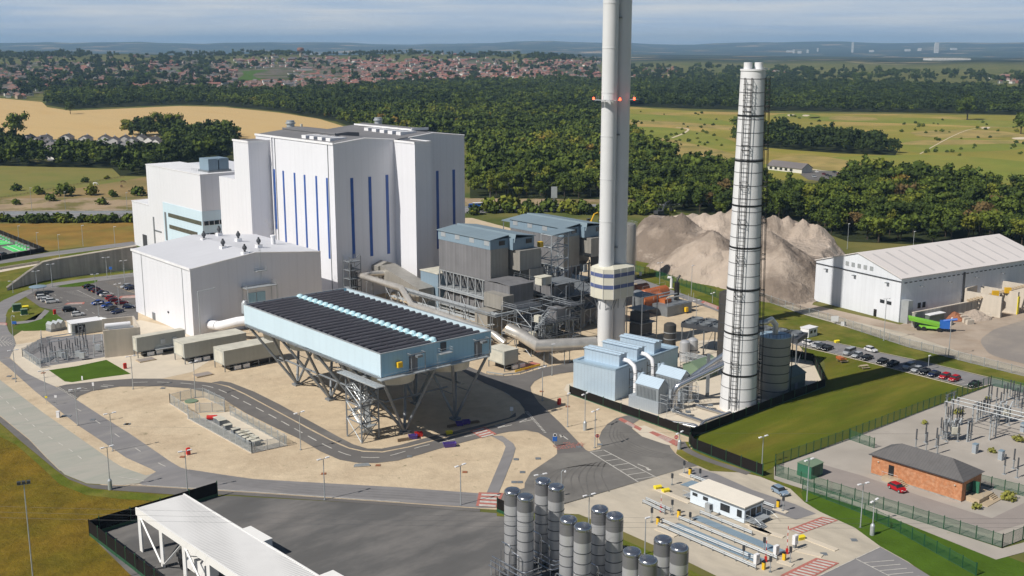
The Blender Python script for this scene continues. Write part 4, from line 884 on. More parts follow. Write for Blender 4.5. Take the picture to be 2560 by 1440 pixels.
for s_ in (225,231,237,244,250):
    for t_ in (243,252,262): mb.bar((s_,t_,0),(s_,t_,16),.3)
    if s_<250:
        for z,q in ((.2,6),(6.2,11),(11.2,15.5)): mb.bar((s_,243,z),(s_+6.3,243,q),.18); mb.bar((s_+6.3,243,z),(s_,243,q),.18)
mb.build('platform','steel',tw)
rp=T('reagent_plant','dark ducts, vessels and pumps packed under the steel platforms','plant',W(236,252))
mb=sm(); mb.box(227,236,246,258,11.3,14.4); mb.box(239,248,246,260,1,9); mb.box(227,236,250,260,1.,10); mb.build('casing','clad_grey',rp)
mb=sm()
for i in range(9): x=226+i*2.6; mb.tube([(x,244.5,.5),(x,244.5,4+i%4),(x+1.2,244.5,4.6+i%4),(x+1.2,249,4.6+i%4)],.22,7)
mb.build('pipework','galv',rp,True)
# canopy behind
rc=T('roof_canopy','small blue sheet canopy on steel posts behind the nearer filter plant','canopy',W(262,312))
mb=sm(); c=toS(G(1213,545,25)); c=(258,300)
mb.add([(c[0]-2,c[1]-6,25),(c[0]+9,c[1]-6,26.2),(c[0]+9,c[1]+5,26.2),(c[0]-2,c[1]+5,25),(c[0]-2,c[1]-6,25.3),(c[0]+9,c[1]-6,26.5),(c[0]+9,c[1]+5,26.5),(c[0]-2,c[1]+5,25.3)],[(3,2,1,0),(4,5,6,7),(0,1,5,4),(1,2,6,5),(2,3,7,6),(3,0,4,7)]); mb.build('roof','roof_blue',rc)
mb=sm(); 
for a in (-1.5,8.5):
    for b in (-5.5,4.5): mb.bar((c[0]+a,c[1]+b,0),(c[0]+a,c[1]+b,25.2),.3)
mb.build('post','steel',rc)
mb=sm(); mb.box(c[0]-3,c[0]+12,c[1]-12,c[1]+7,20.5,20.8); rail(mb,[(c[0]-3,c[1]-12,20.8),(c[0]+12,c[1]-12,20.8)]); mb.build('deck','cream',rc)
# ---------------- twin flue stack
fs=T('flue_stack','tall pair of white flues rising out of the frame through a cream collar','chimney',W(225.5,223.2))
c1=toS(G(1512,874)); c2=(c1[0]+4.9,c1[1]-.2)
def flue(c,name):
    mb=sm(); pr=[(2.25,0),(2.25,26)]
    z=26
    for z in range(26,122,12): pr+=[(2.2,z),(2.2,z+11.8),(2.28,z+11.8),(2.28,z+12)]
    mb.lathe((c[0],c[1],0),pr,32); return mb.build(name,'flue_white',fs,True)
flue(c1,'flue'); flue(c2,'flue')
zt,zb=HT(1512,874,668),HT(1512,874,742)
d=2.7
mb=sm(); oc=[(c1[0]-3.2,c1[1]+1.5),(c1[0]-3.2,c1[1]-2),(c1[0]-1.2,c1[1]-4.2),(c2[0]+2.,c2[1]-4.2),(c2[0]+4.0,c2[1]-2.),(c2[0]+4.,c2[1]+2.),(c2[0]+2,c2[1]+4.2),(c1[0]-.8,c1[1]+4.6),(c1[0]-2.6,c1[1]+3.6)]
mb.prism(oc,zb,zt); col=mb.build('collar','cream',fs)
ce=(sum(p[0] for p in oc)/9,sum(p[1] for p in oc)/9)
big=[(ce[0]+(p[0]-ce[0])*1.012,ce[1]+(p[1]-ce[1])*1.012) for p in oc]
for z in (zt-2.4,zt-5.7):
    mb=sm(); mb.prism(big,z,z+1.1); mb.build('window_band','collar_glass',col)
mb=sm()
for p,q in zip(big,big[1:]+big[:1]):
    n=max(1,int(math.hypot(p[0]-q[0],p[1]-q[1])/2.6))
    for i in range(n): x=p[0]+(q[0]-p[0])*i/n; y=p[1]+(q[1]-p[1])*i/n; mb.bar((ce[0]+(x-ce[0])*1.012,ce[1]+(y-ce[1])*1.012,zb),(ce[0]+(x-ce[0])*1.012,ce[1]+(y-ce[1])*1.012,zt),.07)
mb.build('mullion','white_trim',col)
mb=sm(); mb.add([(p[0],p[1],zt) for p in oc]+[(ce[0]+(p[0]-ce[0])*.55,ce[1]+(p[1]-ce[1])*.55,zt+.9) for p in oc],[(i,(i+1)%9,9+(i+1)%9,9+i) for i in range(9)][::1]+[list(range(9,18))]); mb.build('collar_roof','cream',fs)
mb=sm()
for c in (c1,c2):
    for k in range(8): a=k*math.pi/4; mb.bar((c[0]+2.2*math.cos(a),c[1]+2.2*math.sin(a),zb-3.5),(c[0]+3.4*math.cos(a),c[1]+3.4*math.sin(a),zb),.13)
mb.build('bracket','steel',fs)
zl=HT(1512,874,250)
for c,sg in ((c1,-1),(c2,1)):
    mb=sm(); 
    for k in range(5):
        a=(math.pi if sg<0 else 0)+(k-2)*.5-.3*sg; p=(c[0]+3.5*math.cos(a),c[1]+3.5*math.sin(a)); mb.box(p[0]-.8,p[0]+.8,p[1]-.8,p[1]+.8,zl,zl+.12); mb.bar((*p,zl),(*p,zl+1.3),.07)
    mb.build('light_platform','galv',fs)
    for k in (0,4):
        a=(math.pi if sg<0 else 0)+(k-2)*.6-.3*sg; p=(c[0]+4.4*math.cos(a),c[1]+4.4*math.sin(a)); mb=sm(); mb.lathe((p[0],p[1],zl),[(.25,0),(.32,.3),(.2,.7),(.01,.75)],8); mb.build('warning_light','lamp_red',fs)
mb=sm(); m_=((c1[0]+c2[0])/2,c1[1]-1.3)
for z in (30,62,94): mb.box(m_[0]-.5,m_[0]+.5,m_[1]-.2,m_[1]+2,z,z+.3)
mb.build('tie','steel',fs)
# platform tower right of flues
pt=T('platform_stack','dark steel platforms and equipment beside the foot of the flues','platform',W(236,219))
mb=sm()
for s_ in (234.5,241):
    for t_ in (216,222): mb.bar((s_,t_,0),(s_,t_,15),.28)
for z in (3,7,11,15): mb.box(234.5,241,216,222,z,z+.15); rail(mb,[(234.5,216,z+.15),(241,216,z+.15)])
mb.build('framework','steel',pt)
mb=sm(); mb.box(235.2,240.2,217,221.5,3.2,6.6); mb.box(235.4,239,217,221.5,7.2,10); mb.build('cabinet','dark_steel',pt)
# white reagent silo behind the flues
# dense open steelwork beside the flues
pf=T('process_steelwork','dense open steel frame of pipes, stairs and decks left of the flues','frame',W(212,236))
SS=(204,209,214,219,223.5); TT=(230,236.5,243); ZL=(4.4,8.6,12.6)
mb=sm()
for s_ in SS:
    for t_ in TT: mb.bar((s_,t_,0),(s_,t_,12.6 if s_<222 else 17),.24)
for z in ZL:
    for t_ in TT: mb.bar((SS[0],t_,z),(SS[-1],t_,z),.2)
    for s_ in SS: mb.bar((s_,TT[0],z),(s_,TT[-1],z),.2)
for i in range(4):
    for z0_,z1_ in ((0,4.4),(4.4,8.6),(8.6,12.6)):
        if (i+int(z0_))%2: mb.bar((SS[i],TT[0],z0_),(SS[i+1],TT[0],z1_),.14); mb.bar((SS[i+1],TT[0],z0_),(SS[i],TT[0],z1_),.14)
for z0_,z1_ in ((0,4.4),(4.4,8.6),(8.6,12.6)): mb.bar((SS[0],TT[0],z0_),(SS[0],TT[1],z1_),.14); mb.bar((SS[0],TT[2],z0_),(SS[0],TT[1],z1_),.14)
mb.build('frame','steel',pf)
for k,(a,b,c,d,z) in enumerate(((204,219,230,243,4.45),(209,223.5,230,243,8.65),(204,214,236.5,243,12.65),(218,223.5,228.6,236,12.65))):
    mb=sm(); mb.box(a,b,c,d,z,z+.12); mb.build('deck','dark_steel',pf); mb=sm(); rail(mb,[(a,d,z+.1),(a,c,z+.1),(b,c,z+.1)],1.1,2.2,.07); mb.build('handrail','galv',pf)
mb=sm()
for i in range(6): x=205.5+i*3; y=231+(i*37%9); mb.box(x,x+1.6,y,y+2.,(4.6,8.8,0.1)[i%3],(4.6,8.8,.1)[i%3]+1.9)
mb.build('skid','container_top',pf)
mb=sm(); mb.box(210,218,237.5,242.5,.2,3.8); mb.box(211,217,238,242.5,4.6,8.3); mb.box(215,221,231.5,235.5,8.8,11.8); mb.build('casing','clad_grey',pf)
mb=sm(); rr=random.Random(5)
for i in range(22):
    x,y,z=rr.uniform(204.5,222),rr.uniform(229.4,233),rr.choice((3.4,3.9,7.4,7.9,11.4)); L_=rr.uniform(2,7); mb.tube([(x,y,.3),(x,y,z-.3),(x+.3,y,z),(min(223,x+L_),y,z)],rr.choice((.1,.14,.2)),6)
mb.build('pipework','galv',pf,True)
for i,(z0_,z1_) in enumerate(((0.2,4.4),(4.4,8.6),(8.6,12.6))):
    mb=sm()
    for k in range(10): u=k/10; s_=(205+5*u) if i%2==0 else (210-5*u); mb.box(s_-.28,s_+.28,228.4,229.5,z0_+(z1_-z0_)*u,z0_+(z1_-z0_)*u+.08)
    for y in (228.4,229.5): mb.bar((205 if i%2==0 else 210,y,z0_+1),(210 if i%2==0 else 205,y,z1_+1),.07); mb.bar((205 if i%2==0 else 210,y,z0_),(210 if i%2==0 else 205,y,z1_),.12)
    mb.build('flight','galv',pf)
cbx=T('cream_cabinet','cream equipment cabinet on the platform between filter plant and flues','cabinet',W(222,246)); mb=sm(); mb.box(221,225,244.6,247.6,15.9,18.2); mb.build('body','container_top',cbx); mb=sm(); mb.box(220.8,225.2,244.4,247.8,18.2,18.4); mb.build('roof','cream',cbx); mb=sm(); mb.box(221.6,222.6,244.54,244.59,16,17.9); mb.build('door','galv',cbx)
rsil=T('reagent_silo','grey cylindrical silo with ladder rising behind the flues','silo',W(262,241))
g=toS(G(1588,705)); mb=sm(); mb.lathe((g[0]+1,g[1]+6,0),[(3.6,0),(3.6,20.5),(3.2,21.2),(.5,21.8),(.01,21.9)],24); mb.build('shell','clad_warm',rsil,True)
mb=sm(); ladder(mb,g[0]+4.,g[1]+3.5,0,22); rail(mb,[(g[0]-1.5,g[1]+3.3,21),(g[0]+3.5,g[1]+3.3,21),(g[0]+4,g[1]+8,21)]); mb.build('ladder','galv',rsil)
# ================================================================ new process compound, foreground yard, weighbridges, brick switch house
def frame(p0,p1):             # local frame: origin on the ground at p0, x towards p1
    a,b=G(*p0),G(*p1); d=b-a; an=math.atan2(d.y,d.x); return Matrix.Translation(a)@Matrix.Rotation(an,4,'Z'),d.length
def hoarding(label,pix,h,step,lower=.0,close=False,name='hoarding_fence',pm='green_post',lm='green_post'):
    P=[G(*p) for p in pix]; f=T(name,label,'fence',P[0])
    mb=MB(); wallstrip(mb,P,lower+.05,h,.1); mb.build('panel','hoarding',f)
    mb=MB(); wallstrip(mb,P,.02,lower+.05 if lower else .28,.16); mb.build('gravel_board',lm,f)
    pts=along(P,step)+[P[-1].to_2d()]
    for q in pts[:98]: mb=MB(); mb.box(q.x-.09,q.x+.09,q.y-.09,q.y+.09,0,h+.25); mb.build('post',pm,f)
    return f
def meshfence(label,pix,h,step,m='mesh_green',pm='green_post',name='mesh_fence',base=None):
    P=[G(*p) for p in pix]; f=T(name,label,'fence',P[0]); mb=MB()
    for a,b in zip(P,P[1:]): mb.face([(a.x,a.y,.08),(b.x,b.y,.08),(b.x,b.y,h),(a.x,a.y,h)])
    mb.build('mesh_panel',m,f); mb=MB()
    for a,b in zip(P,P[1:]):
        for z in (h,.12): mb.bar((a.x,a.y,z),(b.x,b.y,z),.06)
    mb.build('rail',pm,f)
    if base: mb=MB(); wallstrip(mb,P,.02,.16,.35); mb.build('kerb',base,f)
    pts=along(P,step)+[P[-1].to_2d()]
    for q in pts[:98]: mb=MB(); mb.box(q.x-.07,q.x+.07,q.y-.07,q.y+.07,0,h+.25); mb.build('post',pm,f)
    return f
patch('compound_slab',[(1410,975),(1416,962),(1436,955),(1560,930),(1690,900),(1700,855),(1850,845),(1970,890),(2032,904),(2060,968),(1729,1094),(1424,988)],.06,'paving')
hoarding('black hoarding with green foot along the near side of the chimney compound',[(1424,986),(1729,1095)],2.3,6.2)
hoarding('black hoarding with green foot between the chimney compound and the lawn',[(1729,1095),(2062,968),(2032,904),(1970,892)],2.3,5.2)
hoarding('black hoarding with green foot curving from the compound corner towards the cabin',[(1727,1096),(1722,1108),(1734,1124),(1800,1150),(1906,1191)],2.6,4.2)
# ---- pale blue process building
FM,_=frame((1537,1003),(1693,941)); fl=(FM.inverted()@G(1435,976)); Ls=(FM.inverted()@G(1693,941)).x; Wd=fl.y; hb=HT(1537,1003,923)
pbd=T('process_building','pale blue ribbed box building with three raised roof plenums','building',G(1537,1003))
mb=MB(FM); mb.box(0,Ls,0,Wd,0,hb-.5); mb.build('wall','plant_blue',pbd)
mb=MB(FM); 
mb.box(-.1,.7,-.1,Wd+.1,hb-.5,hb); mb.box(Ls-.7,Ls+.1,-.1,Wd+.1,hb-.5,hb); mb.box(.7,Ls-.7,-.1,.6,hb-.5,hb); mb.box(.7,Ls-.7,Wd-.6,Wd+.1,hb-.5,hb); mb.box(.7,Ls-.7,.6,Wd-.6,hb-.6,hb-.3); mb.build('roof','plant_roof',pbd)
for i in range(3):
    x=3.2+i*(Ls-5)/3; mb=MB(FM); mb.box(x,x+3.2,1.2,Wd-1,hb-.3,hb+2.6); mb.box(x-.25,x+3.45,1.,Wd-.8,hb+2.6,hb+2.75); mb.box(x+.4,x+1.2,1.,Wd-.8,hb+2.75,hb+2.95); mb.box(x+1.9,x+2.7,1.,Wd-.8,hb+2.75,hb+2.95); mb.build('plenum','plant_blue',pbd)
    if i<2:
        mb=MB(FM); mb.tube([(x+1.6,1.2,hb+1.3),(x+1.6,-.6,hb+1.2),(x+1.7,-2.2,hb+.2),(x+1.7,-2.7,hb-1.4),(x+1.7,-2.7,.4)],.55,12); mb.build('downcomer','white_trim',pbd,True)
        mb=MB(FM)
        for z in (1,3,5,7):
            for u in (.6,2.8): mb.bar((x+u,-3.8,z),(x+u,-1.6,z),.1); mb.bar((x+u,-3.8,0),(x+u,-3.8,8),.12); mb.bar((x+u,-1.6,0),(x+u,-1.6,8),.12)
            mb.bar((x+.6,-3.8,z),(x+2.8,-3.8,z),.1); mb.bar((x+.6,-1.6,z),(x+2.8,-1.6,z),.1)
        mb.build('pipe_frame','black',pbd)
# ---- two louvred compressor sheds
def shed(p0,p1,label,k):
    Fm,l=frame(p0,p1); a=T('compressor_shed',label,'shed',G(*p0),'louvred compressor sheds')
    mb=MB(Fm); mb.box(-l*.28,l,.0,4.4*k,0,3.); mb.build('plinth','shed_grey',a)
    mb=MB(Fm); mb.gable(0,l-.2,.2,4.2*k,3.,6.4*k,8.2*k,'x'); mb.build('wall','plant_grey',a)
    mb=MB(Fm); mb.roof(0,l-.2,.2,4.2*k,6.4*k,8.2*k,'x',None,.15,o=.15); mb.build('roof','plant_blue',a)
    mb=MB(Fm)
    for i in range(14): x=.5+i*(l-1.2)/14; mb.box(x,x+.12,.06,.2,3.3,5.9*k)
    mb.build('louvre','steel',a)
    mb=MB(Fm)
    for q in (.4,1.3): mb.cyl((-l*.14+q*.3,2+q*1.2),.42,3,8.2*k,10)
    mb.build('intake_pipe','plant_blue',a,True)
    mb=MB(Fm)
    for z in (3.2,4.2,5.2): mb.bar((l+.6,0,z),(l+2.6,0,z),.07)
    for x in (l+.6,l+2.6): mb.bar((x,0,0),(x,0,5.4),.08)
    mb.build('guard_rail','galv',a)
shed((1587,1020),(1645,1037),'louvred grey compressor shed nearest the front hoarding',1.)
shed((1638,994),(1700,1012),'louvred grey compressor shed behind the other one, beside the steel duct',1.)
# ---- tall tapered chimney
CB=G(1845,1020); ch=T('tapered_chimney','tall tapered white chimney with black bands and caged ladders','chimney',CB)
CHh=81.; r0,r1=4.5,2.8
def cr_(z): return r0+(r1-r0)*min(1,z/CHh)
mb=MB(); pr=[]; z=0
while z<CHh-.1: 
    z2=min(CHh,z+3.05); pr+=[(cr_(z),z),(cr_(z2),z2-.14),(cr_(z2)-.07,z2-.12),(cr_(z2)-.07,z2)]; z=z2
mb.lathe((CB.x,CB.y,0),pr,56); mb.build('shaft','chimney_white',ch,True)
for py in (288,400,511,615,719,827,929):
    zb=HT(1845,1020,py); mb=MB(); mb.lathe((CB.x,CB.y,0),[(cr_(zb)+.02,zb-.2),(cr_(zb)+.09,zb-.2),(cr_(zb)+.09,zb+.2),(cr_(zb)+.02,zb+.2)],56); mb.build('band','black',ch,True)
z=3.05
while z<CHh-1: mb=MB(); mb.lathe((CB.x,CB.y,0),[(cr_(z)+.0,z-.16),(cr_(z)+.035,z-.16),(cr_(z)+.035,z+.02),(cr_(z)+.0,z+.02)],56); mb.build('seam','clad_grey',ch,True); z+=3.05
mb=MB(); mb.cyl((CB.x,CB.y),r1+.15,CHh,CHh+.4,40); 
mb.build('cap','chimney_white',ch,True)
for d in (-1.3,1.3): mb=MB(); mb.lathe((CB.x+d,CB.y+.2*d,0),[(.95,CHh+.4),(.95,CHh+1.9),(.82,CHh+1.9),(.82,CHh+1.)],20); mb.build('outlet','chimney_white',ch,True)
for ang in (rad(-118),rad(-22)):
    mb=MB(); tx,ty=-math.sin(ang),math.cos(ang); c,s_=math.cos(ang),math.sin(ang)
    def pos(z,u,o): r=cr_(z)+o; return (CB.x+c*r+tx*u,CB.y+s_*r+ty*u,z)
    for u in (-.8,.8):
        for o in (.12,1.0): mb.tube([pos(1,u,o),pos(CHh-1.5,u,o)],.075,4)
    z=2.
    while z<CHh-2:
        mb.bar(pos(z,-.8,.12),pos(z,.8,.12),.05); z+=1.
    z=3.
    while z<CHh-2:
        for q in (0,1.1):
            mb.tube([pos(z+q,-.8,.1),pos(z+q,-.8,1.05),pos(z+q,.8,1.05),pos(z+q,.8,.1)],.10,4)
        z+=8.6
    for k in range(7): q=CHh-9+k*1.2; mb.tube([pos(q,-.8,.1),pos(q,-.9,1.2),pos(q,.9,1.2),pos(q,.8,.1)],.07,4)
    mb.build('ladder','black',ch)
# ---- tanks round it
def vtank(name,label,p,h,r,m,bands,cap='dome',capm=None,parentparts=None,ringm='dark_steel'):
    g=G(*p); o=T(name,label,'tank',g); mb=MB()
    top=[(r,h)]+([(r*.97,h+.3),(r*.6,h+.75),(.01,h+.9)] if cap=='dome' else [(r*.01,h+.01)])
    mb.lathe((g.x,g.y,0),[(r,0)]+top,36); mb.build('shell',m,o,True)
    for i in range(bands):
        z=h*(i+1)/(bands+1); mb=MB(); mb.lathe((g.x,g.y,0),[(r+.01,z-.1),(r+.07,z-.1),(r+.07,z+.1),(r+.01,z+.1)],36); mb.build('band',ringm,o)
    return o,g
o,g=vtank('storage_tank','broad grey banded tank just right of the tapered chimney, pipe arching over',(1930,990),15.8,3.95,'grey_tank',6,'flat')
mb=MB(); mb.cyl((g.x,g.y),3.97,15.8,16.,36); mb.build('roof','plant_roof',o,True)
mb=MB()
for k in range(26): a=k*2*math.pi/26; mb.bar((g.x+3.8*math.cos(a),g.y+3.8*math.sin(a),16),(g.x+3.8*math.cos(a),g.y+3.8*math.sin(a),17.1),.05)
mb.tube([(g.x+3.8*math.cos(k*.25),g.y+3.8*math.sin(k*.25),17.1) for k in range(26)],.05,4)
for a in (-.35,-2.6):
    for u in (-.45,.45): x,y=g.x+4.4*math.cos(a)-u*math.sin(a),g.y+4.4*math.sin(a)+u*math.cos(a); mb.bar((x,y,0),(x,y,16.5),.09); 
    for z in range(1,16): x,y=g.x+4.4*math.cos(a),g.y+4.4*math.sin(a); mb.bar((x+.45*math.sin(a),y-.45*math.cos(a),z),(x-.45*math.sin(a),y+.45*math.cos(a),z),.05)
mb.build('handrail','black',o)
mb=MB(); mb.tube([(CB.x+3.,CB.y+2.5,20.4),(CB.x+6.5,CB.y+3.2,20.8),(g.x-1.2,g.y,20),(g.x,g.y,18.6),(g.x,g.y,16)],.75,12); mb.build('overflow_pipe','stainless',o,True)
vtank('process_column','tall dark banded column half hidden behind the tapered chimney',(1812,915),20.5,2.3,'dark_tank',7)
vtank('process_column','dark banded vessel behind the pale blue process building',(1673,893),9.3,1.75,'dark_tank',4,'dome',ringm='galv')
for p,l in (((1711,902),'left one of two small steel domed vessels by the process canopy'),((1731,896),'right one of two small steel domed vessels by the process canopy')): vtank('domed_vessel',l,p,5.2,1.45,'tank_steel',1)
mb=MB()
# dark canopy with cooler fans on its roof
FM,Lc=frame((1700,880),(1990,925))
cp=T('cooler_canopy','long dark canopy carrying round cooler fans behind the chimney','canopy',G(1700,880))
mb=MB(FM); mb.box(0,Lc,0,9,7.4,8.6); mb.build('roof','dark_steel',cp)
mb=MB(FM)
for i in range(int(Lc/4.2)):
    for j in range(2): mb.lathe((2.2+i*4.2,2.4+j*4.3,0),[(1.7,8.6),(1.75,9.1),(1.55,9.1),(1.55,8.7)],16)
    mb.box(i*4.2,i*4.2+.15,.2,8.8,8.6,8.95)
mb.build('fan_guard','steel',cp)
mb=MB(FM)
for i in range(6):
    for y in (.3,8.7): mb.bar((.3+i*(Lc-.6)/5,y,0),(.3+i*(Lc-.6)/5,y,7.4),.28)
    mb.bar((.3+i*(Lc-.6)/5,.3,0),(.3+i*(Lc-.6)/5,8.7,7.2),.1)
mb.build('post','steel',cp)
rk=T('pipe_rack','small pale steel pipe rack with rails under the dark canopy','pipe rack',G(1745,925))
FM,_=frame((1700,925),(1790,945)); mb=MB(FM)
for i in range(6):
    for y in (0,3): mb.bar((i*2,y,0),(i*2,y,4.6),.1)
    for z in (1.2,2.2,3.3,4.4): mb.bar((i*2,0,z),(i*2,3,z),.07)
for z in (1.2,2.2,3.3,4.4):
    for y in (0,1,2,3): mb.bar((0,y,z),(10,y,z),.1)
mb.build('framework','galv',rk)
def hut(label,p0,p1,d,h,hr,wm,rm,name='pump_house'):
    Fm,l=frame(p0,p1); o=T(name,label,'shed',G(*p0)); mb=MB(Fm); mb.gable(0,l,0,d,0,h,hr,'x'); mb.build('wall',wm,o); mb=MB(Fm); mb.roof(0,l,0,d,h,hr,'x',None,.12,o=.2); mb.build('roof',rm,o)
    mb=MB(Fm); mb.box(l*.4,l*.55,-.08,-.01,0,2.1); mb.build('door','steel',o); return o
hut('sage green pump house under the pipes left of the chimney',(1745,953),(1795,935),5,3.6,4.8,'sage','sage')
hut('dark sage shed at the right end of the compound',(1968,985),(2012,968),6,4.,5.4,'sage_dark','sage_dark')
# steel ducts into the chimney
du=T('steel_duct','twin bright steel ducts dropping from the chimney to the ground','duct',G(1690,1020))
def pipe(ptsz,r,name,par,m='pipe_steel'):
    P=[Vector((*G(px,py,z).to_2d(),z)) for px,py,z in ptsz]; out=[P[0]]
    for i in range(1,len(P)-1):
        a,b,c=P[i-1],P[i],P[i+1]; k=min(2.2*r,(a-b).length*.45,(c-b).length*.45); q0=b+(a-b).normalized()*k; q1=b+(c-b).normalized()*k
        for j in range(5): u=j/4; out.append(q0*(1-u)**2+b*2*u*(1-u)+q1*u*u)
    out.append(P[-1]); mb=MB(); mb.tube(out,r,14); return mb.build(name,m,par,True)
b1=G(1685,1026); z1=HT(1685,1026,962); b2=G(1722,1004); z2=HT(1722,1004,941)
P1=PT(b1.x,b1.y,z1-.7); P2=PT(b2.x,b2.y,z2-.7)
ce=Vector((CB.x,CB.y)); 
for b,zt_,zc in ((b1,z1-.7,11.5),(b2,z2-.7,13.2)):
    d=(b.to_2d()-ce).normalized()*3.6; mb=MB(); top=Vector((b.x,b.y,zt_)); end=Vector((ce.x+d.x,ce.y+d.y,zc)); pts=[Vector((b.x,b.y,.2)),Vector((b.x,b.y,zt_-1.6))]
    c0=Vector((b.x,b.y,zt_-1.6)); c1_=top; c2_=top+(end-top).normalized()*1.6
    for j in range(1,7): u=j/6; pts.append(c0*(1-u)**2+c1_*2*u*(1-u)+c2_*u*u)
    pts.append(end); mb.tube(pts,.82,16); mb.build('duct','pipe_steel',du,True)
    mb=MB(); mb.cyl((b.x,b.y),1.2,.1,.5,16); mb.build('flange','galv',du)
for b in (b1,b2):
    mb=MB()
    for dx in (-2,2):
        for dy in (-2,2): mb.bar((b.x+dx,b.y+dy,0),(b.x+dx,b.y+dy,4.5),.07)
    for z in (1.2,2.4,3.5,4.5):
        for q in (-2,2): mb.bar((b.x-2,b.y+q,z),(b.x+2,b.y+q,z),.07); mb.bar((b.x+q,b.y-2,z),(b.x+q,b.y+2,z),.07)
    mb.build('guard_frame','galv',du)
mb=MB(); q=G(1768,992); mb.box(q.x-.4,q.x+.4,q.y-.4,q.y+.4,0,11.2); mb.build('support','steel',du)
gp=T('ground_pipe','bright steel pipes lying on the compound slab beside the hoarding','pipe',G(1700,1050))
for pts,r in ([((1690,1030,.6),(1755,1053,.6))],.42),([((1742,1014,.6),(1815,1035,.6))],.42),([((1472,985,.9),(1645,1043,.9),(1653,1052,.2))],.32),([((1658,1052,.9),(1738,1062,.9),(1747,1070,.3))],.32),([((1750,1070,.3),(1757,1055,1.1),(1826,1031,1.1),(1828,1040,.3))],.42),([((1662,1048,.6),(1690,1058,.6),(1740,1068,.6))],.25):
    pipe(pts[0],r,'pipe',gp)
mb=MB()
for px,py in ((1690,1031),(1720,1041),(1742,1015),(1775,1024)):
    g=G(px,py); mb.box(g.x-.9,g.x+.9,g.y-.5,g.y+.5,.06,.35); mb.box(g.x-.6,g.x+.6,g.y-.6,g.y+.6,1.,1.3)
mb.build('pipe_saddle','steel',gp)
# ---- foreground loading canopy and yard
hc=HT(343,1385,1280)
c0=G(340,1271,hc); c1p=G(463,1240,hc); d_=(c1p-c0); an=rad(43.)
c3=G(640,1468,hc)
FM=Matrix.Translation((c0.x,c0.y,0))@Matrix.Rotation(an,4,'Z'); Wc=d_.length; Lc=52.
lc=T('loading_canopy','white steel loading canopy with ribbed roof in the foreground yard','canopy',(c0.x,c0.y,0))
mb=MB(FM)
n=int(Lc/.27); vs=[];fs=[]
for i in range(n+1):
    zz=hc+(.16 if i%2 else 0); vs+=[(.2,-i*Lc/n,zz),(Wc,-i*Lc/n,zz)]
fs=[(2*i,2*i+2,2*i+3,2*i+1) for i in range(n)]; mb.add(vs,fs); mb.build('roof','canopy_roof',lc)
mb=MB(FM); mb.box(-.1,.2,-Lc,0.1,hc-1.2,hc+.15); mb.box(Wc,Wc+.3,-Lc,0.1,hc-1.2,hc+.15); mb.box(.2,Wc,-.1,.1,hc-.9,hc-.02); mb.box(.2,Wc,-Lc,-.1,hc-.5,hc-.25); mb.build('fascia','canopy_white',lc)
for i in range(6):
    y=-.3-i*8.2
    for x in (.02,Wc): mb=MB(FM); mb.box(x-.02,x+.22,y-1.1,y,0,hc-1.2); mb.build('column','canopy_white',lc)
    if i<5:
        mb=MB(FM)
        for x in (.1,Wc+.1): mb.tube([(x,y-1.1 if i%2==0 else y-7.9,hc-1.3),(x,y-8. if i%2==0 else y-1.,.6)],.2,4)
        mb.build('brace','canopy_white',lc)
hoarding('black hoarding with green posts behind the loading canopy',[(544,1241),(225,1340)],3.,6.,.6)
hoarding('black hoarding with green posts at the left edge of the foreground yard',[(225,1340),(334,1424),(520,1575)],3.,3.8,.6)
hoarding('short black hoarding end beside the silver silos',[(1243,1279),(1262,1288),(1290,1300)],2.8,3.,.6)
def crate(name,label,cat,p,w,d,h,an,m,lid=None):
    g=G(*p); o=T(name,label,cat,g,None,an); mb=MB(); mb.box(-w/2,w/2,-d/2,d/2,.1,h); b=mb.build('body',m,None); b.parent=o
    mb=MB(); mb.box(-w/2-.05,w/2+.05,-d/2-.05,d/2+.05,h,h+.12); b=mb.build('lid',lid or m,None); b.parent=o
    mb=MB(); mb.box(-w/2+.2,w/2-.2,-d/2+.1,d/2-.1,0.02,.1); b=mb.build('skid','steel',None); b.parent=o; return o
crate('trailer_box','white box trailer with only its roof end showing beside the canopy','trailer',(640,1382),2.5,7,3.4,an+.02,'canopy_white')
crate('trailer_box','white box trailer furthest down the canopy at the picture edge','trailer',(850,1500),2.5,7,3.4,an+.02,'canopy_white')
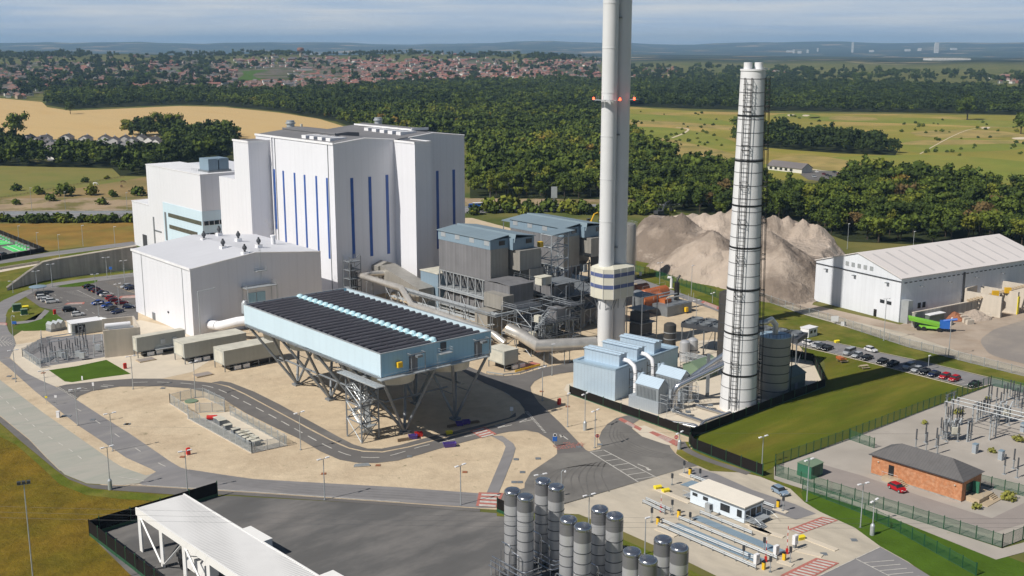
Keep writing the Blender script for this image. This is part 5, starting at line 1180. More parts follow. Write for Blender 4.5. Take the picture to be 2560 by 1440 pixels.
# white lorry under the canopy
def lorry(name,label,g,rz,cabm,boxm,L=7.):
    o=T(name,label,'lorry',g,None,rz)
    def pt(n,m,mb,sm_=False): b=mb.build(n,m,None,sm_); b.parent=o; return b
    mb=MB(); mb.add([(-1.2,0,.6),(1.2,0,.6),(1.2,-2.2,.6),(-1.2,-2.2,.6),(-1.15,.15,2.),(1.15,.15,2.),(1.2,-2.2,3.3),(-1.2,-2.2,3.3),(-1.1,-.25,3.3),(1.1,-.25,3.3)],[(0,1,5,4)[::-1],(1,2,6,9,5)[::-1],(3,0,4,8,7)[::-1],(4,5,9,8)[::-1],(8,9,6,7)[::-1],(2,3,7,6)[::-1],(0,3,2,1)[::-1]]); pt('cab',cabm,mb)
    mb=MB(); mb.add([(-1.,.16,2.05),(1.,.16,2.05),(.95,-.16,3.1),(-.95,-.16,3.1)],[(0,1,2,3)[::-1]]); mb.box(-1.22,-1.205,-1.4,-.3,2.,3.); mb.box(1.205,1.22,-1.4,-.3,2.,3.); pt('windscreen','glass_dark',mb)
    mb=MB(); mb.box(-.9,.9,.05,.2,.9,1.9); pt('grille','black',mb)
    mb=MB(); mb.box(-1.25,1.25,-2.5-L,-2.45,1.2,3.7); pt('box',boxm,mb)
    mb=MB(); mb.box(-.5,.5,-2.4-L,-.3,.7,1.15); pt('chassis','dark_steel',mb)
    for y in (-1.1,-L-.3,-L-1.6):
        for x in (-1.05,1.05): mb=MB(Matrix.Translation((x,y,.5))@Matrix.Rotation(rad(90),4,'Y')); mb.lathe((0,0,0),[(.5,-.17),(.52,0),(.5,.17)],14); pt('wheel','tyre',mb)
    for x in (-.95,.95): mb=MB(); mb.box(x-.2,x+.2,.1,.22,.75,1.0); pt('headlight','white_trim',mb)
    for x in (-1.35,1.35): mb=MB(); mb.box(x-.1,x+.1,-.1,.05,2.1,2.9); pt('mirror','black',mb)
    return o
q=FM@Vector((Wc*.35,-11.,0)); lorry('lorry','black cabbed lorry parked under the white loading canopy',q,an,'black','canopy_white')
# ---- twelve silver silos
TH_=HT(1277,1434,1218)
tanks=[(1281,1222),(1313.5,1237),(1357.5,1197),(1390.5,1212),(1421,1293),(1457,1311),(1499.5,1267),(1537,1284),(1580,1373),(1620.5,1394),(1658,1343),(1699,1363)]
where=['leftmost tall silver silo, front row of the left cluster','second silver silo, front row of the left cluster','left one of two silver silos at the back of the left cluster','right one of two silver silos at the back of the left cluster',
 'left front silver silo of the middle cluster','right front silver silo of the middle cluster','left rear silver silo of the middle cluster','right rear silver silo of the middle cluster',
 'left front silver silo of the right cluster, cut by the frame','right front silver silo of the right cluster, cut by the frame','left rear silver silo of the right cluster','rightmost silver silo, rear row of the right cluster']
tk0=None
for (px,py),lb in zip(tanks,where):
    g=G(px,py,TH_); loc=(g.x,g.y,0)
    if tk0 is None:
        tk0=T('silver_silo',lb,'silo',loc,'silver silos in the foreground'); r=1.36; h=TH_
        def part(n,m,pr,sm_=True): mb=MB(); mb.lathe((0,0,0),pr,36); b=mb.build(n,m,None,sm_); b.parent=tk0; return b
        part('shell','tank_steel',[(r*.5,.3),(r,1.2),(r,h-2.6)]); part('upper_band','tank_band',[(r+.015,h-2.6),(r+.015,h-.75)]); part('domed_cap','tank_cap',[(r+.03,h-.75),(r+.03,h-.42),(r*.95,h-.2),(r*.84,h-.06),(r*.7,h-.02),(.01,h)])
        z=2.6
        while z<h-3: part('ring','dark_steel',[(r+.0,z-.07),(r+.05,z-.05),(r+.05,z+.05),(r+.0,z+.07)]); z+=1.72
        for k in range(4):
            a=k*math.pi/2+.5; mb=MB(); mb.bar((1.1*math.cos(a),1.1*math.sin(a),0),(1.1*math.cos(a),1.1*math.sin(a),1.5),.16); b=mb.build('leg','dark_steel',None); b.parent=tk0
    else: copytree(tk0,loc,R.uniform(-.1,.1),lb,'silver silos in the foreground')
# pipe loops at their feet
def loops(name,label,i,j):
    a,b=Vector(G(*tanks[i],TH_).to_2d()),Vector(G(*tanks[j],TH_).to_2d()); d=(b-a).normalized(); nrm=Vector((d.y,-d.x)); 
    if nrm.y>0: nrm=-nrm
    o=T(name,label,'pipework',(a.x,a.y,0))
    P=lambda u,v,z: (a.x+d.x*u+nrm.x*v,a.y+d.y*u+nrm.y*v,z)
    L_=(b-a).length
    def hoop(u0,u1,v,z,r=.1): mb=MB(); pts=[P(u0,v,.1),P(u0,v,z-.5),P(u0+.15,v,z-.15),P(u0+.5,v,z),P(u1-.5,v,z),P(u1-.15,v,z-.15),P(u1,v,z-.5),P(u1,v,.1)]; mb.tube(pts,r,8); mb.build('pipe_loop','pipe_steel',o,True)
    hoop(-.6,L_*.6,2.0,6.6); hoop(L_*.45,L_+.6,1.9,5.6); hoop(-1.6,-.9,2.3,3.4)
    mb=MB()
    for z,v in ((2.6,2.6),(1.9,3.),(3.2,2.2)):
        pts=[P(-2.6,v,z),P(L_+1.8,v,z),P(L_+2.3,v-.3,z),P(L_+2.4,v-.9,z),P(L_+2.4,-1.5,z)]; mb.tube(pts,.11,8)
    mb.build('header','pipe_steel',o,True)
    mb=MB()
    for u in (-2.4,-.2,2,L_+1.7): mb.bar(P(u,2.6,0),P(u,2.6,2.7),.1)
    mb.build('support','galv',o)
loops('silo_pipework','curved steel pipe loops at the foot of the left silo cluster',0,1)
loops('silo_pipework','curved steel pipe loops between the front and rear silos, left cluster',2,3)
loops('silo_pipework','curved steel pipe loops at the foot of the middle silo cluster',4,5)
loops('silo_pipework','curved steel pipe loops behind the middle silo cluster',6,7)
# ---- weighbridge cabin
FM,Lw=frame((1860,1311),(1725,1258)); hcab=HT(1860,1311,1270); dcab=-(FM.inverted()@G(1898,1289)).y
FMc=FM; 
cb=T('weighbridge_cabin','long white flat roofed weighbridge cabin with steel steps','cabin',G(1860,1311))
sg=-1 if (FM.inverted()@G(1898,1289)).y<0 else 1
def cbox(n,m,x0,x1,y0,y1,z0,z1,par=None): mb=MB(FMc); mb.box(x0,x1,min(y0*sg,y1*sg),max(y0*sg,y1*sg),z0,z1); return mb.build(n,m,par or cb)
D=abs((FM.inverted()@G(1898,1289)).y)
cbox('wall','cabin_white',0,Lw,0,D,.2,hcab); cbox('roof','cream_roof',-.25,Lw+.25,-.25,D+.25,hcab+.02,hcab+.22); cbox('fascia','steel',-.2,Lw+.2,-.2,D+.2,hcab-.35,hcab+.02)
for x,w,z0_,z1_ in ((.6,1.1,1.1,2.5),(3.4,2.2,1.1,2.5),(8.6,1.2,1.8,2.5),(11.2,1.2,1.9,2.5)): cbox('window','glass_dark',x,x+w,-.06,-.01,z0_,z1_)
cbox('door','black',-.06,-.01,D*.35,D*.62,.3,2.5); cbox('window','glass_dark',-.06,-.01,D*.08,D*.3,1.1,2.4); cbox('window','glass_dark',-.06,-.01,D*.68,D*.92,1.1,2.4)
cbox('air_conditioner','galv',7.4,8.6,-.9,-.1,.1,1.7)
mb=MB(FMc); mb.box(-2.2,-.1,min(sg*.1,sg*(D-.2)),max(sg*.1,sg*(D-.2)),.75,.85)
for k in range(5): mb.box(-2.4-k*.3,-2.1-k*.3,min(sg*.3,sg*2.3),max(sg*.3,sg*2.3),.75-k*.15,.8-k*.15)
for y in (.15,D-.25):
    for x in (-.2,-1.2,-2.2): mb.bar((x,sg*y,0),(x,sg*y,1.9),.06)
    mb.bar((-.2,sg*y,1.9),(-2.2,sg*y,1.9),.06); mb.bar((-2.2,sg*y,1.9),(-3.7,sg*y,1.1),.06)
mb.build('steps','galv',cb); mb=MB(FMc); mb.box(Lw+.1,Lw+2.4,min(sg*.6,sg*2.4),max(sg*.6,sg*2.4),.7,.8)
for x in (Lw+.2,Lw+1.3,Lw+2.3): mb.bar((x,sg*.6,0),(x,sg*.6,1.8),.06); mb.bar((x,sg*2.4,0),(x,sg*2.4,1.8),.06)
mb.bar((Lw+.2,sg*.6,1.8),(Lw+2.3,sg*.6,1.8),.06); mb.build('side_landing','galv',cb)
# weighbridge decks and guard rails
for i,(q,lb) in enumerate((([(1678,1319),(1700,1311),(1914,1401),(1890,1408)],'nearest weighbridge deck, worn blue grey steel plate'),([(1733,1298),(1750,1292),(1962,1378),(1940,1385)],'middle weighbridge deck beside the white cabin'),([(1702,1213),(1730,1203),(1760,1212),(1735,1222)],'short weighbridge deck end showing behind the cabin'))):
    P=[G(*p) for p in q]; o=T('weighbridge',lb,'weighbridge',P[0]); mb=MB(); mb.prism([tuple(p) for p in P],.06,.2); mb.build('deck','slate_clad',o)
    c=sum(P,Vector())/4; mb=MB(); mb.prism([tuple(c+(p-c)*1.06) for p in P],.055,.13); mb.build('frame','steel',o)
def guard(label,a,b,h=.85,pair=False):
    A,B=G(*a),G(*b); o=T('guard_rail',label,'guard rail',A); mb=MB()
    for z in (h,h*.62): mb.tube([(A.x,A.y,z),(B.x,B.y,z)],.13,4)
    mb.build('beam','galv',o); mb=MB()
    for p in along([A,B],2.6)+[B.to_2d()]: mb.bar((p.x,p.y,0),(p.x,p.y,h+.05),.12)
    mb.build('posts','steel',o)
guard('guard rail on the outer side of the nearest weighbridge',(1645,1318),(1890,1426)); guard('guard rail between the nearest and the middle weighbridge',(1697,1301),(1942,1402)); guard('guard rail on the inner side of the nearest weighbridge',(1655,1309),(1902,1410)); guard('guard rail on the cabin side of the middle weighbridge',(1750,1287),(1880,1340))
guard('guard rail on the lane side of the cabin',(1726,1196),(1936,1274)); guard('short outer guard rail before the yellow pillars',(1607,1260),(1662,1287)); guard('short inner guard rail before the yellow pillars',(1615,1254),(1676,1282))
def island(p,q): mb=MB(); wallstrip(mb,[G(*p),G(*q)],.04,.2,1.2); o=mb.build('traffic_island','paving'); o['kind']='structure'
for p,q in (((1640,1223),(1725,1258)),((1872,1318),(1960,1344)),((1640,1322),(1690,1342)),((1850,1300),(1924,1338)),((2010,1345),(2092,1377)),((1975,1372),(2056,1392)),((1945,1404),(1982,1415)),((1702,1185),(1740,1200)),((1935,1272),(1968,1283))): island(p,q)
# yellow pillars, bins, kiosks, signals
def pillar(name,label,cat,p,w,d,h,m,capm='black',group=None):
    g=G(*p); o=T(name,label,cat,g,group,PH+.1); mb=MB(); mb.box(-w/2,w/2,-d/2,d/2,0,h); b=mb.build('body',m,None); b.parent=o
    mb=MB(); mb.box(-w/2-.04,w/2+.04,-d/2-.04,d/2+.04,h,h+.12); b=mb.build('cap',capm,None); b.parent=o; return o
for p,lb in (((1725,1187),'yellow ticket pillar at the entry kerb beyond the cabin'),((1697,1293),'yellow ticket pillar between the two guard rails left of the cabin'),((1645,1311),'yellow ticket pillar at the near end of the nearest guard rail'),((1945,1268),'yellow ticket pillar on the island right of the cabin'),((1960,1401),'yellow ticket pillar at the right end of the middle weighbridge'),((1909,1424),'yellow ticket pillar at the right end of the nearest weighbridge')): pillar('ticket_pillar',lb,'ticket machine',p,.5,.5,1.35,'yellow',group='yellow ticket pillars')
for p,lb,sz in (((1644,1223),'bright yellow grit bin, left of the pair by the signal board',1.),((1664,1231),'bright yellow grit bin, right of the pair by the signal board',1.),((2001,1349),'yellow grit bin beside the white kiosk and red crossing',1.),((64,772),'yellow grit bin on the verge beside the green cabinets',1.3),((1123,1085),'yellow skip box at the kerb below the condenser',1.),((2092,857),'yellow grit bin at the edge of the staff car park',1.)):
    g=G(*p); o=T('grit_bin',lb,'grit bin',g,None,.4); mb=MB(); mb.add([(-.9,-.6,.0),(.9,-.6,.0),(.9,.6,0),(-.9,.6,0),(-1.,-.7,.9),(1.,-.7,.9),(1,.7,.9),(-1,.7,.9)],[(3,2,1,0),(0,1,5,4),(1,2,6,5),(2,3,7,6),(3,0,4,7),(4,5,6,7)]); b=mb.build('body','bin_yellow',None); b.parent=o; o.scale=(.72*sz,)*3
    mb=MB(); mb.add([(-1.05,-.75,.92),(1.05,-.75,.92),(1.05,.75,.92),(-1.05,.75,.92),(-.95,0,1.3),(.95,0,1.3)],[(0,1,5,4),(2,3,4,5),(1,2,5),(3,0,4)]); b=mb.build('lid','bin_yellow',None); b.parent=o
for p,h,lb in (((1987,1372),2.6,'white sign kiosk beside the far red crossing'),((1940,1390),2.,'pair of white kiosks at the end of the middle weighbridge'),((1891,1412),2.,'white kiosk at the end of the nearest weighbridge')):
    g=G(*p); o=T('white_kiosk',lb,'kiosk',g,None,PH); mb=MB(); mb.box(-.5,.5,-.3,.3,h-1.7,h); b=mb.build('body','white_trim',None); b.parent=o; mb=MB(); mb.box(-.3,.3,-.2,.2,0,h-1.7); b=mb.build('pedestal','steel',None); b.parent=o
    mb=MB(); mb.box(-.35,.35,-.34,-.31,h-1.,h-.4); b=mb.build('screen','galv',None); b.parent=o
sig=[((1710,1184),1152,'tall signal post where the dark road meets the concrete'),((1750,1196),1172,'signal post on the kerb beyond the cabin'),((1680,1288),1250,'signal post left of the cabin beside a short guard rail'),((1629,1306),1270,'signal post at the near end of the left guard rails'),((1725,1304),1281,'camera post beside the middle weighbridge'),((1858,1404),1364,'signal post halfway along the nearest weighbridge'),((1910,1378),1344,'signal post at the far end of the middle weighbridge'),((1925,1431),1391,'signal post beside the right yellow pillar near the bottom'),((1975,1408),1367,'signal post on the rounded island near the far yellow pillar'),((1957,1279),1240,'signal post on the island beyond the cabin steps'),((1680,1213),1184,'double traffic signal board before the weighbridge'),((1776,1294),1262,'intercom post on the cabin side')]
for p,top,lb in sig:
    g=G(*p); h=HT(*p,top); o=T('signal_post',lb,'signal post',g); mb=MB(); mb.cyl((g.x,g.y),.09,0,h,8); mb.build('pole','galv',o); mb=MB(); mb.box(g.x-.22,g.x+.22,g.y-.2,g.y+.2,h-.9,h); mb.build('signal_head','dark_steel',o); mb=MB(); mb.box(g.x-.2,g.x+.2,g.y-.2,g.y+.2,0,.25); mb.build('foot','steel',o)
for p,top,lb in (((1652,1280),1240,'raised red and white barrier arm left of the cabin'),((1967,1385),1318,'raised barrier arm at the far weighbridge exit'),((1914,1405),1345,'raised barrier arm at the near weighbridge exit')):
    g=G(*p); h=HT(*p,top); o=T('barrier_arm',lb,'barrier',g); mb=MB(); mb.box(g.x-.2,g.x+.2,g.y-.2,g.y+.2,0,1.); mb.build('housing','red',o); mb=MB()
    z=1.
    while z<h: mb.cm=int(z/.6)%2; mb.box(g.x-.05,g.x+.05,g.y-.05,g.y+.05,z,z+.6); z+=.6
    mb.build('arm',['white_trim','red'],o)
# ---- brick switch house
FM,Lb=frame((2402,1256),(2177,1185)); q=FM.inverted()@G(2449,1230); D=abs(q.y); sg=1 if q.y>0 else -1; he=HT(2402,1256,1203)
bk=T('brick_switch_house','single storey red brick switch house with hipped slate roof','building',G(2402,1256))
def bx(n,m,x0,x1,y0,y1,z0,z1,par=None): mb=MB(FM); mb.box(x0,x1,min(y0*sg,y1*sg),max(y0*sg,y1*sg),z0,z1); return mb.build(n,m,par or bk)
bx('wall','brick',0,Lb,0,D,0,he)
mb=MB(FM); o_=.45; hr=he+D*.33; P=[(-o_,-o_*sg,he),(Lb+o_,-o_*sg,he),(Lb+o_,(D+o_)*sg,he),(-o_,(D+o_)*sg,he),(D*.55,D/2*sg,hr),(Lb-D*.55,D/2*sg,hr)]
fs=[(0,1,5,4),(1,2,5),(2,3,4,5),(3,0,4),(3,2,1,0)]; mb.add(P,fs if sg>0 else [f[::-1] for f in fs]); mb.build('roof','slate',bk)
bx('gutter','dark_steel',-.5,Lb+.5,-.55,-.45,he-.12,he+.05); bx('plinth','concrete_wall',-.04,Lb+.04,-.05,-.005,0,.3)
bx('door','black',Lb-5.1,Lb-3.9,-.06,-.01,1.0,3.2); bx('door','green_cab',-1.3,-.06,D*.55,D*.6,1.0,3.3); bx('door','glass_dark',-.06,-.01,D*.2,D*.55,1.0,3.3)
for x in (1.4,Lb-1.6): mb=MB(FM); mb.lathe((x,-.2*sg,he-1.2),[(.01,-.15),(.2,0),(.01,.15)],10); mb.build('wall_lamp','container_top',bk)
mb=MB(FM)
for k in range(5): a,b=sorted((-.1*sg,-1.6*sg)); mb.box(Lb-6.6+.0+k*.35-1.9,Lb-6.25+k*.35-1.9,a,b,0,.2+k*.2) 
a,b=sorted((-.1*sg,-1.6*sg)); mb.box(Lb-6.8,Lb-3.4,a,b,0,1.0); mb.build('step','rail_tan',bk)
mb=MB(FM)
for k in range(5): a,b=sorted((D*.2*sg,D*.95*sg)); mb.box(-3.2+k*.0+(-.35*(4-k)),-2.9,a,b,0,.2*(k+1)) if k<1 else mb.box(-2.9-.3*(4-k),-.1,a,a+(b-a)*.35,.2*k,.2*(k+1))
mb.box(-2.9,-.1,a+(b-a)*.35,b,0,1.0); mb.build('step','rail_tan',bk)
mb=MB(FM)
for x in (Lb-6.8,Lb-5.2,Lb-3.4): mb.bar((x,-1.6*sg,1.),(x,-1.6*sg,2.),.05)
mb.bar((Lb-6.8,-1.6*sg,2.),(Lb-3.4,-1.6*sg,2.),.05)
for y in (D*.4,D*.9): mb.bar((-2.8,y*sg,1),(-2.8,y*sg,2),.05)
mb.bar((-2.8,D*.4*sg,2),(-2.8,D*.9*sg,2),.05); mb.build('handrail','galv',bk)
FMg,Lg=frame((1992,1188),(2027,1200)); q=FMg.inverted()@G(2054,1187); D2=abs(q.y)
gk=T('green_kiosk','dark green steel substation kiosk at the corner of the fenced yard','kiosk',G(1992,1188)); hg=HT(2027,1200,1168)
mb=MB(FMg); mb.box(0,Lg,0,D2,.1,hg); mb.build('body','green_cab',gk); mb=MB(FMg); mb.gable(-.12,Lg+.12,-.12,D2+.12,hg+.01,hg+.05,hg+.35,'y'); mb.build('roof','sage',gk); mb=MB(FMg); mb.box(Lg+.01,Lg+.05,D2*.2,D2*.75,.2,hg-.3); mb.build('door','green_post',gk)
# ================================================================ switchyards, containers, walls, spoil heap, warehouse
# ---- retaining wall with sloping end
rw=T('retaining_wall','long grey concrete retaining wall with a sloping end above the car park','wall',G(110,702))
WB=[G(18,727),G(69,712),G(110,702),G(142,697),G(232,685),G(345,673)]
WH=[HT(18,727,719),HT(69,712,682),HT(108,702,656),HT(142,697,649),HT(232,685,634),HT(328,675,617)]
mb=MB(); mc=MB(); n=len(WB)
for a in (0,):
    th=.5; off=Vector((-.15,1,0))*th
    v=[(p.x,p.y,0) for p in WB]+[(p.x,p.y,h) for p,h in zip(WB,WH)]+[(p.x+off.x,p.y+off.y,0) for p in WB]+[(p.x+off.x,p.y+off.y,h) for p,h in zip(WB,WH)]
    f=[]
    for i in range(n-1): f+=[(i,i+1,n+i+1,n+i),(2*n+i+1,2*n+i,3*n+i,3*n+i+1),(n+i,n+i+1,3*n+i+1,3*n+i)]
    f+=[(0,n,3*n,2*n),(n-1,3*n-1,4*n-1,2*n-1)]; mb.add(v,f)
    for (p,h),(q,k) in zip(list(zip(WB,WH)),list(zip(WB,WH))[1:]): mc.tube([(p.x+off.x/2,p.y+off.y/2,h+.1),(q.x+off.x/2,q.y+off.y/2,k+.1)],.42,4)
mb.build('face','concrete_wall',rw); mc.build('coping','pale_wall',rw)
mb=MB(); wallstrip(mb,[G(-140,706),G(0,674.5),G(100,658)],.1,1.0,.3); o=mb.build('parapet','pale_wall'); tag(o,'low pale parapet wall along the lane at the left edge','wall')
# ---- charging bays at the left edge
patch('charging_yard',[(-160,560),(0,588),(40,603),(111,629),(0,650),(-160,690)],.07,'yard_dark')
patch('charging_bay',[(-60,592),(0,600),(33,608),(22,610),(0,613),(-60,612)],.1,'ev_green'); patch('charging_bay',[(3,617.5),(36,612),(68,626),(33,630)],.1,'ev_green')
mb=MB(); ribbon(mb,[G(-40,604),G(33,609)],.3,.13); ribbon(mb,[G(18,615),G(50,628)],.5,.13); ribbon(mb,[G(3,617.5),G(33,630)],.2,.13); o=mb.build('bay_marking','white_paint'); o['kind']='structure'
hoarding('black hoarding round the far side of the charging yard',[(-140,535),(0,585),(111,630)],2.,7,0.,pm='steel',lm='black'); hoarding('black hoarding along the lane side of the charging yard',[(111,630),(0,651),(-140,683)],2.,7,0.,pm='steel',lm='black')
c0_=None
for i,p in enumerate([(-12,592),(-5,595),(2,598),(9,601),(16,604),(23,607),(41.5,614),(48.5,618),(56,621),(63,624),(71,625)]):
    g=G(*p)
    if c0_ is None:
        c0_=T('charging_post','white electric car charging post at the head of a bright green bay','charging post',g,'charging posts on the green bays',.3)
        for nm,m,z0_,z1_,w in (('body','white_trim',0,1.9,.45),('cap','galv',1.9,2.15,.55),('screen','ev_green',.9,1.5,.46)): mb=MB(); mb.box(-w,w,-w*.7,w*.7,z0_,z1_); b=mb.build(nm,m,None); b.parent=c0_
    else: copytree(c0_,g,.3,None)
# ---- left switchyard
meshfence('grey mesh fence along the road side of the left switchyard',[(57,892),(102,921)],2.4,3,'mesh_grey','galv'); meshfence('grey mesh fence between the left switchyard and the bend',[(57,892),(104,866),(104,846)],2.4,3,'mesh_grey','galv')
def insulator(h,stand=.45):
    parts=[]
    mb=MB(); z=h*stand; 
    for a in (-.16,.16): mb.bar((a,0,0),(a,0,z),.12)
    mb.box(-.3,.3,-.2,.2,z-.15,z); mb.box(-.35,.35,-.35,.35,0,.12); parts.append(('stand','galv',mb))
    mb=MB(); pr=[]; q=z
    while q<h-.1: pr+=[(.11,q),(.22,q+.1),(.11,q+.2)]; q+=.25
    pr+=[(.1,h),(.01,h)]; mb.lathe((0,0,0),pr,10); parts.append(('insulator','dark_steel',mb)); return parts
def insrow(label,group,pts,h,stand=.45):
    o=None
    for p in pts:
        g=G(*p)
        if o is None:
            o=T('insulator_post',label,'insulator',g,group,PH)
            for nm,m,mb in insulator(h,stand): b=mb.build(nm,m,None); b.parent=o
        else: copytree(o,g,PH+R.uniform(-.2,.2),None)
insrow('ribbed insulator post on a steel stand in the left switchyard beside the car park','insulator posts in the left switchyard',[(103,897),(110,900),(118,906),(127,891),(132,895),(140,904),(150,886),(156,891),(166,900),(170,884),(176,889),(184,896),(190,880),(196,884),(203,890),(212,882),(220,888)],4.6)
insrow('tall ribbed bushing with silver top in the left switchyard','bushings in the left switchyard',[(200,862),(209,868),(217,874)],6.6,.4)
gs=T('switchgear_rack','grey steel frame with breaker tanks and busbars in the left switchyard','switchgear',G(180,895))
mb=MB(); 
for p in ((125,910),(146,907),(170,902),(236,893),(258,888),(238,872),(256,870)):
    g=G(*p); mb.bar((g.x,g.y,0),(g.x,g.y,3.4),.2)
for p,q,z in (((125,910),(170,902),3.2),((236,893),(258,888),4.2),((238,872),(256,870),4.2),((236,893),(238,872),4.2),((258,888),(256,870),4.2),((118,880),(190,868),4.4),((120,886),(192,874),4.4),((124,893),(196,881),4.4)):
    a,b=G(*p),G(*q); mb.tube([(a.x,a.y,z),(b.x,b.y,z)],.13,6)
mb.build('busbar','galv',gs)
mb=MB()
for i in range(8): a=G(122+i*4,912-i*.9); b=G(112+i*4,897-i*.9); mb.box(min(a.x,b.x),min(a.x,b.x)+.4,min(a.y,b.y),max(a.y,b.y),.08,.25)
mb.build('cable_trough','steel',gs)
for p in ((150,896),(160,900),(196,896),(206,900),(246,880)):
    g=G(*p); mb=MB(); mb.box(g.x-.7,g.x+.7,g.y-.5,g.y+.5,.6,2.2); mb.build('breaker','galv',gs)
FMk,Lk=frame((181,840),(257,829)); hk=HT(181,840,811)
gh=T('switchgear_house','pale grey cabin with dark logo panel behind the left switchyard','cabin',G(181,840))
mb=MB(FMk); mb.box(0,Lk,0,5.2,.1,hk); mb.build('wall','container',gh); mb=MB(FMk); mb.box(-.1,Lk+.1,-.1,5.3,hk,hk+.15); mb.build('roof','white_trim',gh)
mb=MB(FMk); mb.box(1.,4.,-.1,-.01,hk-2.8-.2,hk-.5); mb.build('panel','black',gh); mb=MB(FMk)
for a in ((1.7,3.3,-2.2,-2.0),(1.7,3.3,-1.1,-.9),(1.7,1.9,-2.2,-.9),(3.1,3.3,-2.2,-.9),(1.8,3.2,-2.8,-2.6)): mb.box(a[0],a[1],-.14,-.105,hk+a[2],hk+a[3])
mb.build('logo','galv',gh); mb=MB(FMk); mb.box(-.06,-.01,1.2,3.9,.3,hk-.5); mb.build('door','white_trim',gh)
for p,q,lb in (((128,831),(166,823),'silver ribbed cooler bank left of the pale switchgear cabin'),((248,824),(272,817),'silver ribbed cooler bank right of the pale switchgear cabin')):
    Fq,Lq=frame(p,q); o=T('cooler_bank',lb,'cooler',G(*p)); mb=MB(Fq)
    for i in range(3):
        mb.gable(i*Lq/3+.1,(i+1)*Lq/3-.1,0,3,.9,2.3,3.,'y')
    mb.build('cooler','galv',o,True); mb=MB(Fq); mb.box(0,Lq,0,3,0.05,.9); mb.build('base','steel',o)
# blast walls round the transformer
bw=T('blast_wall','tall pale concrete blast walls folded round a transformer beside the turbine hall','wall',G(262,895))
FMw,Lw2=frame((263,895),(355,885)); hw=HT(263,895,827)
mb=MB(FMw); mb.box(0,Lw2,0,.5,0,hw); mb.box(Lw2-.5,Lw2,.5,15,0,hw); mb.box(Lw2-9,Lw2-.5,14.5,15,0,hw); mb.build('wall','pale_wall',bw)
tr=T('transformer','white topped power transformer hidden inside the blast walls','transformer',G(290,880)); mb=MB(FMw); mb.box(2,9,4,9,.3,6.6); mb.build('tank','galv',tr); mb=MB(FMw); mb.tube([(1,6,hw-.2),(8,6,hw-.2)],.8,10); mb.build('conservator','white_trim',tr,True)
# ---- containers on stilts
def stilt(label,pf,pb,zt,L,g0=1.9,extra=None):
    g=G(*pf); s_,t_=S(*pf); d=abs(S(*pb)[1]-t_); o=T('stilt_container',label,'container',g); mb=sm(); mb.box(s_,s_+L,t_,t_+d,g0,zt); mb.build('body','container',o)
    mb=sm(); mb.box(s_-.06,s_+L+.06,t_-.06,t_+d+.06,zt,zt+.12); mb.build('roof','container_top',o)
    for i in range(int(L/3)+1):
        for q in (t_+.1,t_+d-.1): mb=sm(); mb.box(s_+.05+i*(L-.2)/int(L/3),s_+.25+i*(L-.2)/int(L/3),q-.1,q+.1,0,g0); mb.build('leg','steel',o)
    mb=sm(); mb.box(s_,s_+L,t_,t_+.2,g0-.22,g0-.003); mb.box(s_,s_+L,t_+d-.2,t_+d,g0-.22,g0-.003)
    for i in range(3): mb.box(s_+1+i*4,s_+2.6+i*4,t_+.3,t_+.5,.9,1.1)
    mb.build('floor_beam','steel',o)
    mb=sm(); mb.box(s_+2,s_+L-1,t_+1,t_+d-.6,.2,g0-.4); mb.build('cable_tray','black',o)
    mb=sm(); 
    for i in range(2): mb.box(s_+3.+i*2.6,s_+4.9+i*2.6,t_-.05,t_+.6,.15,1.2)
    mb.build('cooler','white_trim',o)
    mb=sm(); mb.box(s_-.05,s_-.01,t_+.7,t_+d-.7,g0+.3,zt-.4); mb.build('door','container_top',o)
    if extra: 
        mb=sm(); mb.box(s_+5,s_+L-1,t_-1.5,t_-.05,g0-.2,g0); rail(mb,[(s_+5,t_-1.5,g0),(s_+L-1,t_-1.5,g0)]); mb.box(s_+7,s_+8.2,t_-.5,t_-.02,g0+1.2,g0+2.4); mb.box(s_+10.5,s_+11.7,t_-.5,t_-.02,g0+1.2,g0+2.4); mb.build('landing','galv',o)
stilt('grey container on steel stilts with landing and coolers, beside the blast wall',(344.5,896),(332.6,891),HT(344.5,896,846),14.5,1.9,1)
stilt('grey container on steel stilts, middle of the row below the turbine hall',(462.5,912),(438,899),HT(462.5,912,861),19)
stilt('grey container on steel stilts, nearest the condenser legs',(562,931),(535,919),HT(562,931,879),17)
stilt('short grey container on stilts behind the right end of the condenser',(1261,930),(1226,915),HT(1261,930,880),5)
for p,lb in (((365,901),'low rust brown hatch slab beside the first stilt container'),((507,938),'low rust brown hatch slab beside the loop road')):
    g=G(*p); o=T('hatch_slab',lb,'hatch',g,None,PH); mb=MB(); mb.box(-2.4,2.4,-1.6,1.6,.02,.3); b=mb.build('slab','rail_tan',None); b.parent=o; mb=MB(); mb.box(-2.2,2.2,-1.4,1.4,.3,.34); b=mb.build('lid','pink_tarmac',None); b.parent=o
# ---- fenced generator compound by the loop road
patch('compound_slab',[(548,1047),(572,1030),(580,1028),(720,1114),(630,1133),(470,1046)],.06,'concrete_wall'); patch('compound_slab',[(520,1037),(575,1030),(702,1106),(660,1116)],.09,'paving')
meshfence('pale mesh fence on the gravel side of the oblong compound',[(425,1009),(470,1038),(470,1047),(630,1134)],2.4,2.9,'mesh_grey','galv',base='pale_wall'); meshfence('pale mesh fence on the road side of the oblong compound',[(576,1039),(718,1115),(630,1134)],2.4,2.9,'mesh_grey','galv',base='pale_wall'); meshfence('pale mesh fence round the small end of the oblong compound',[(425,1009),(480,996),(511,994),(562,1019),(562,1030),(490,1032)],2.4,2.9,'mesh_grey','galv')
mb=MB(); g=G(478,1004); mb.cyl((g.x,g.y),1.6,.02,.25,20); tag(mb.build('manhole_ring','sage'),'round green manhole ring inside the fenced compound','manhole')
bx0=None
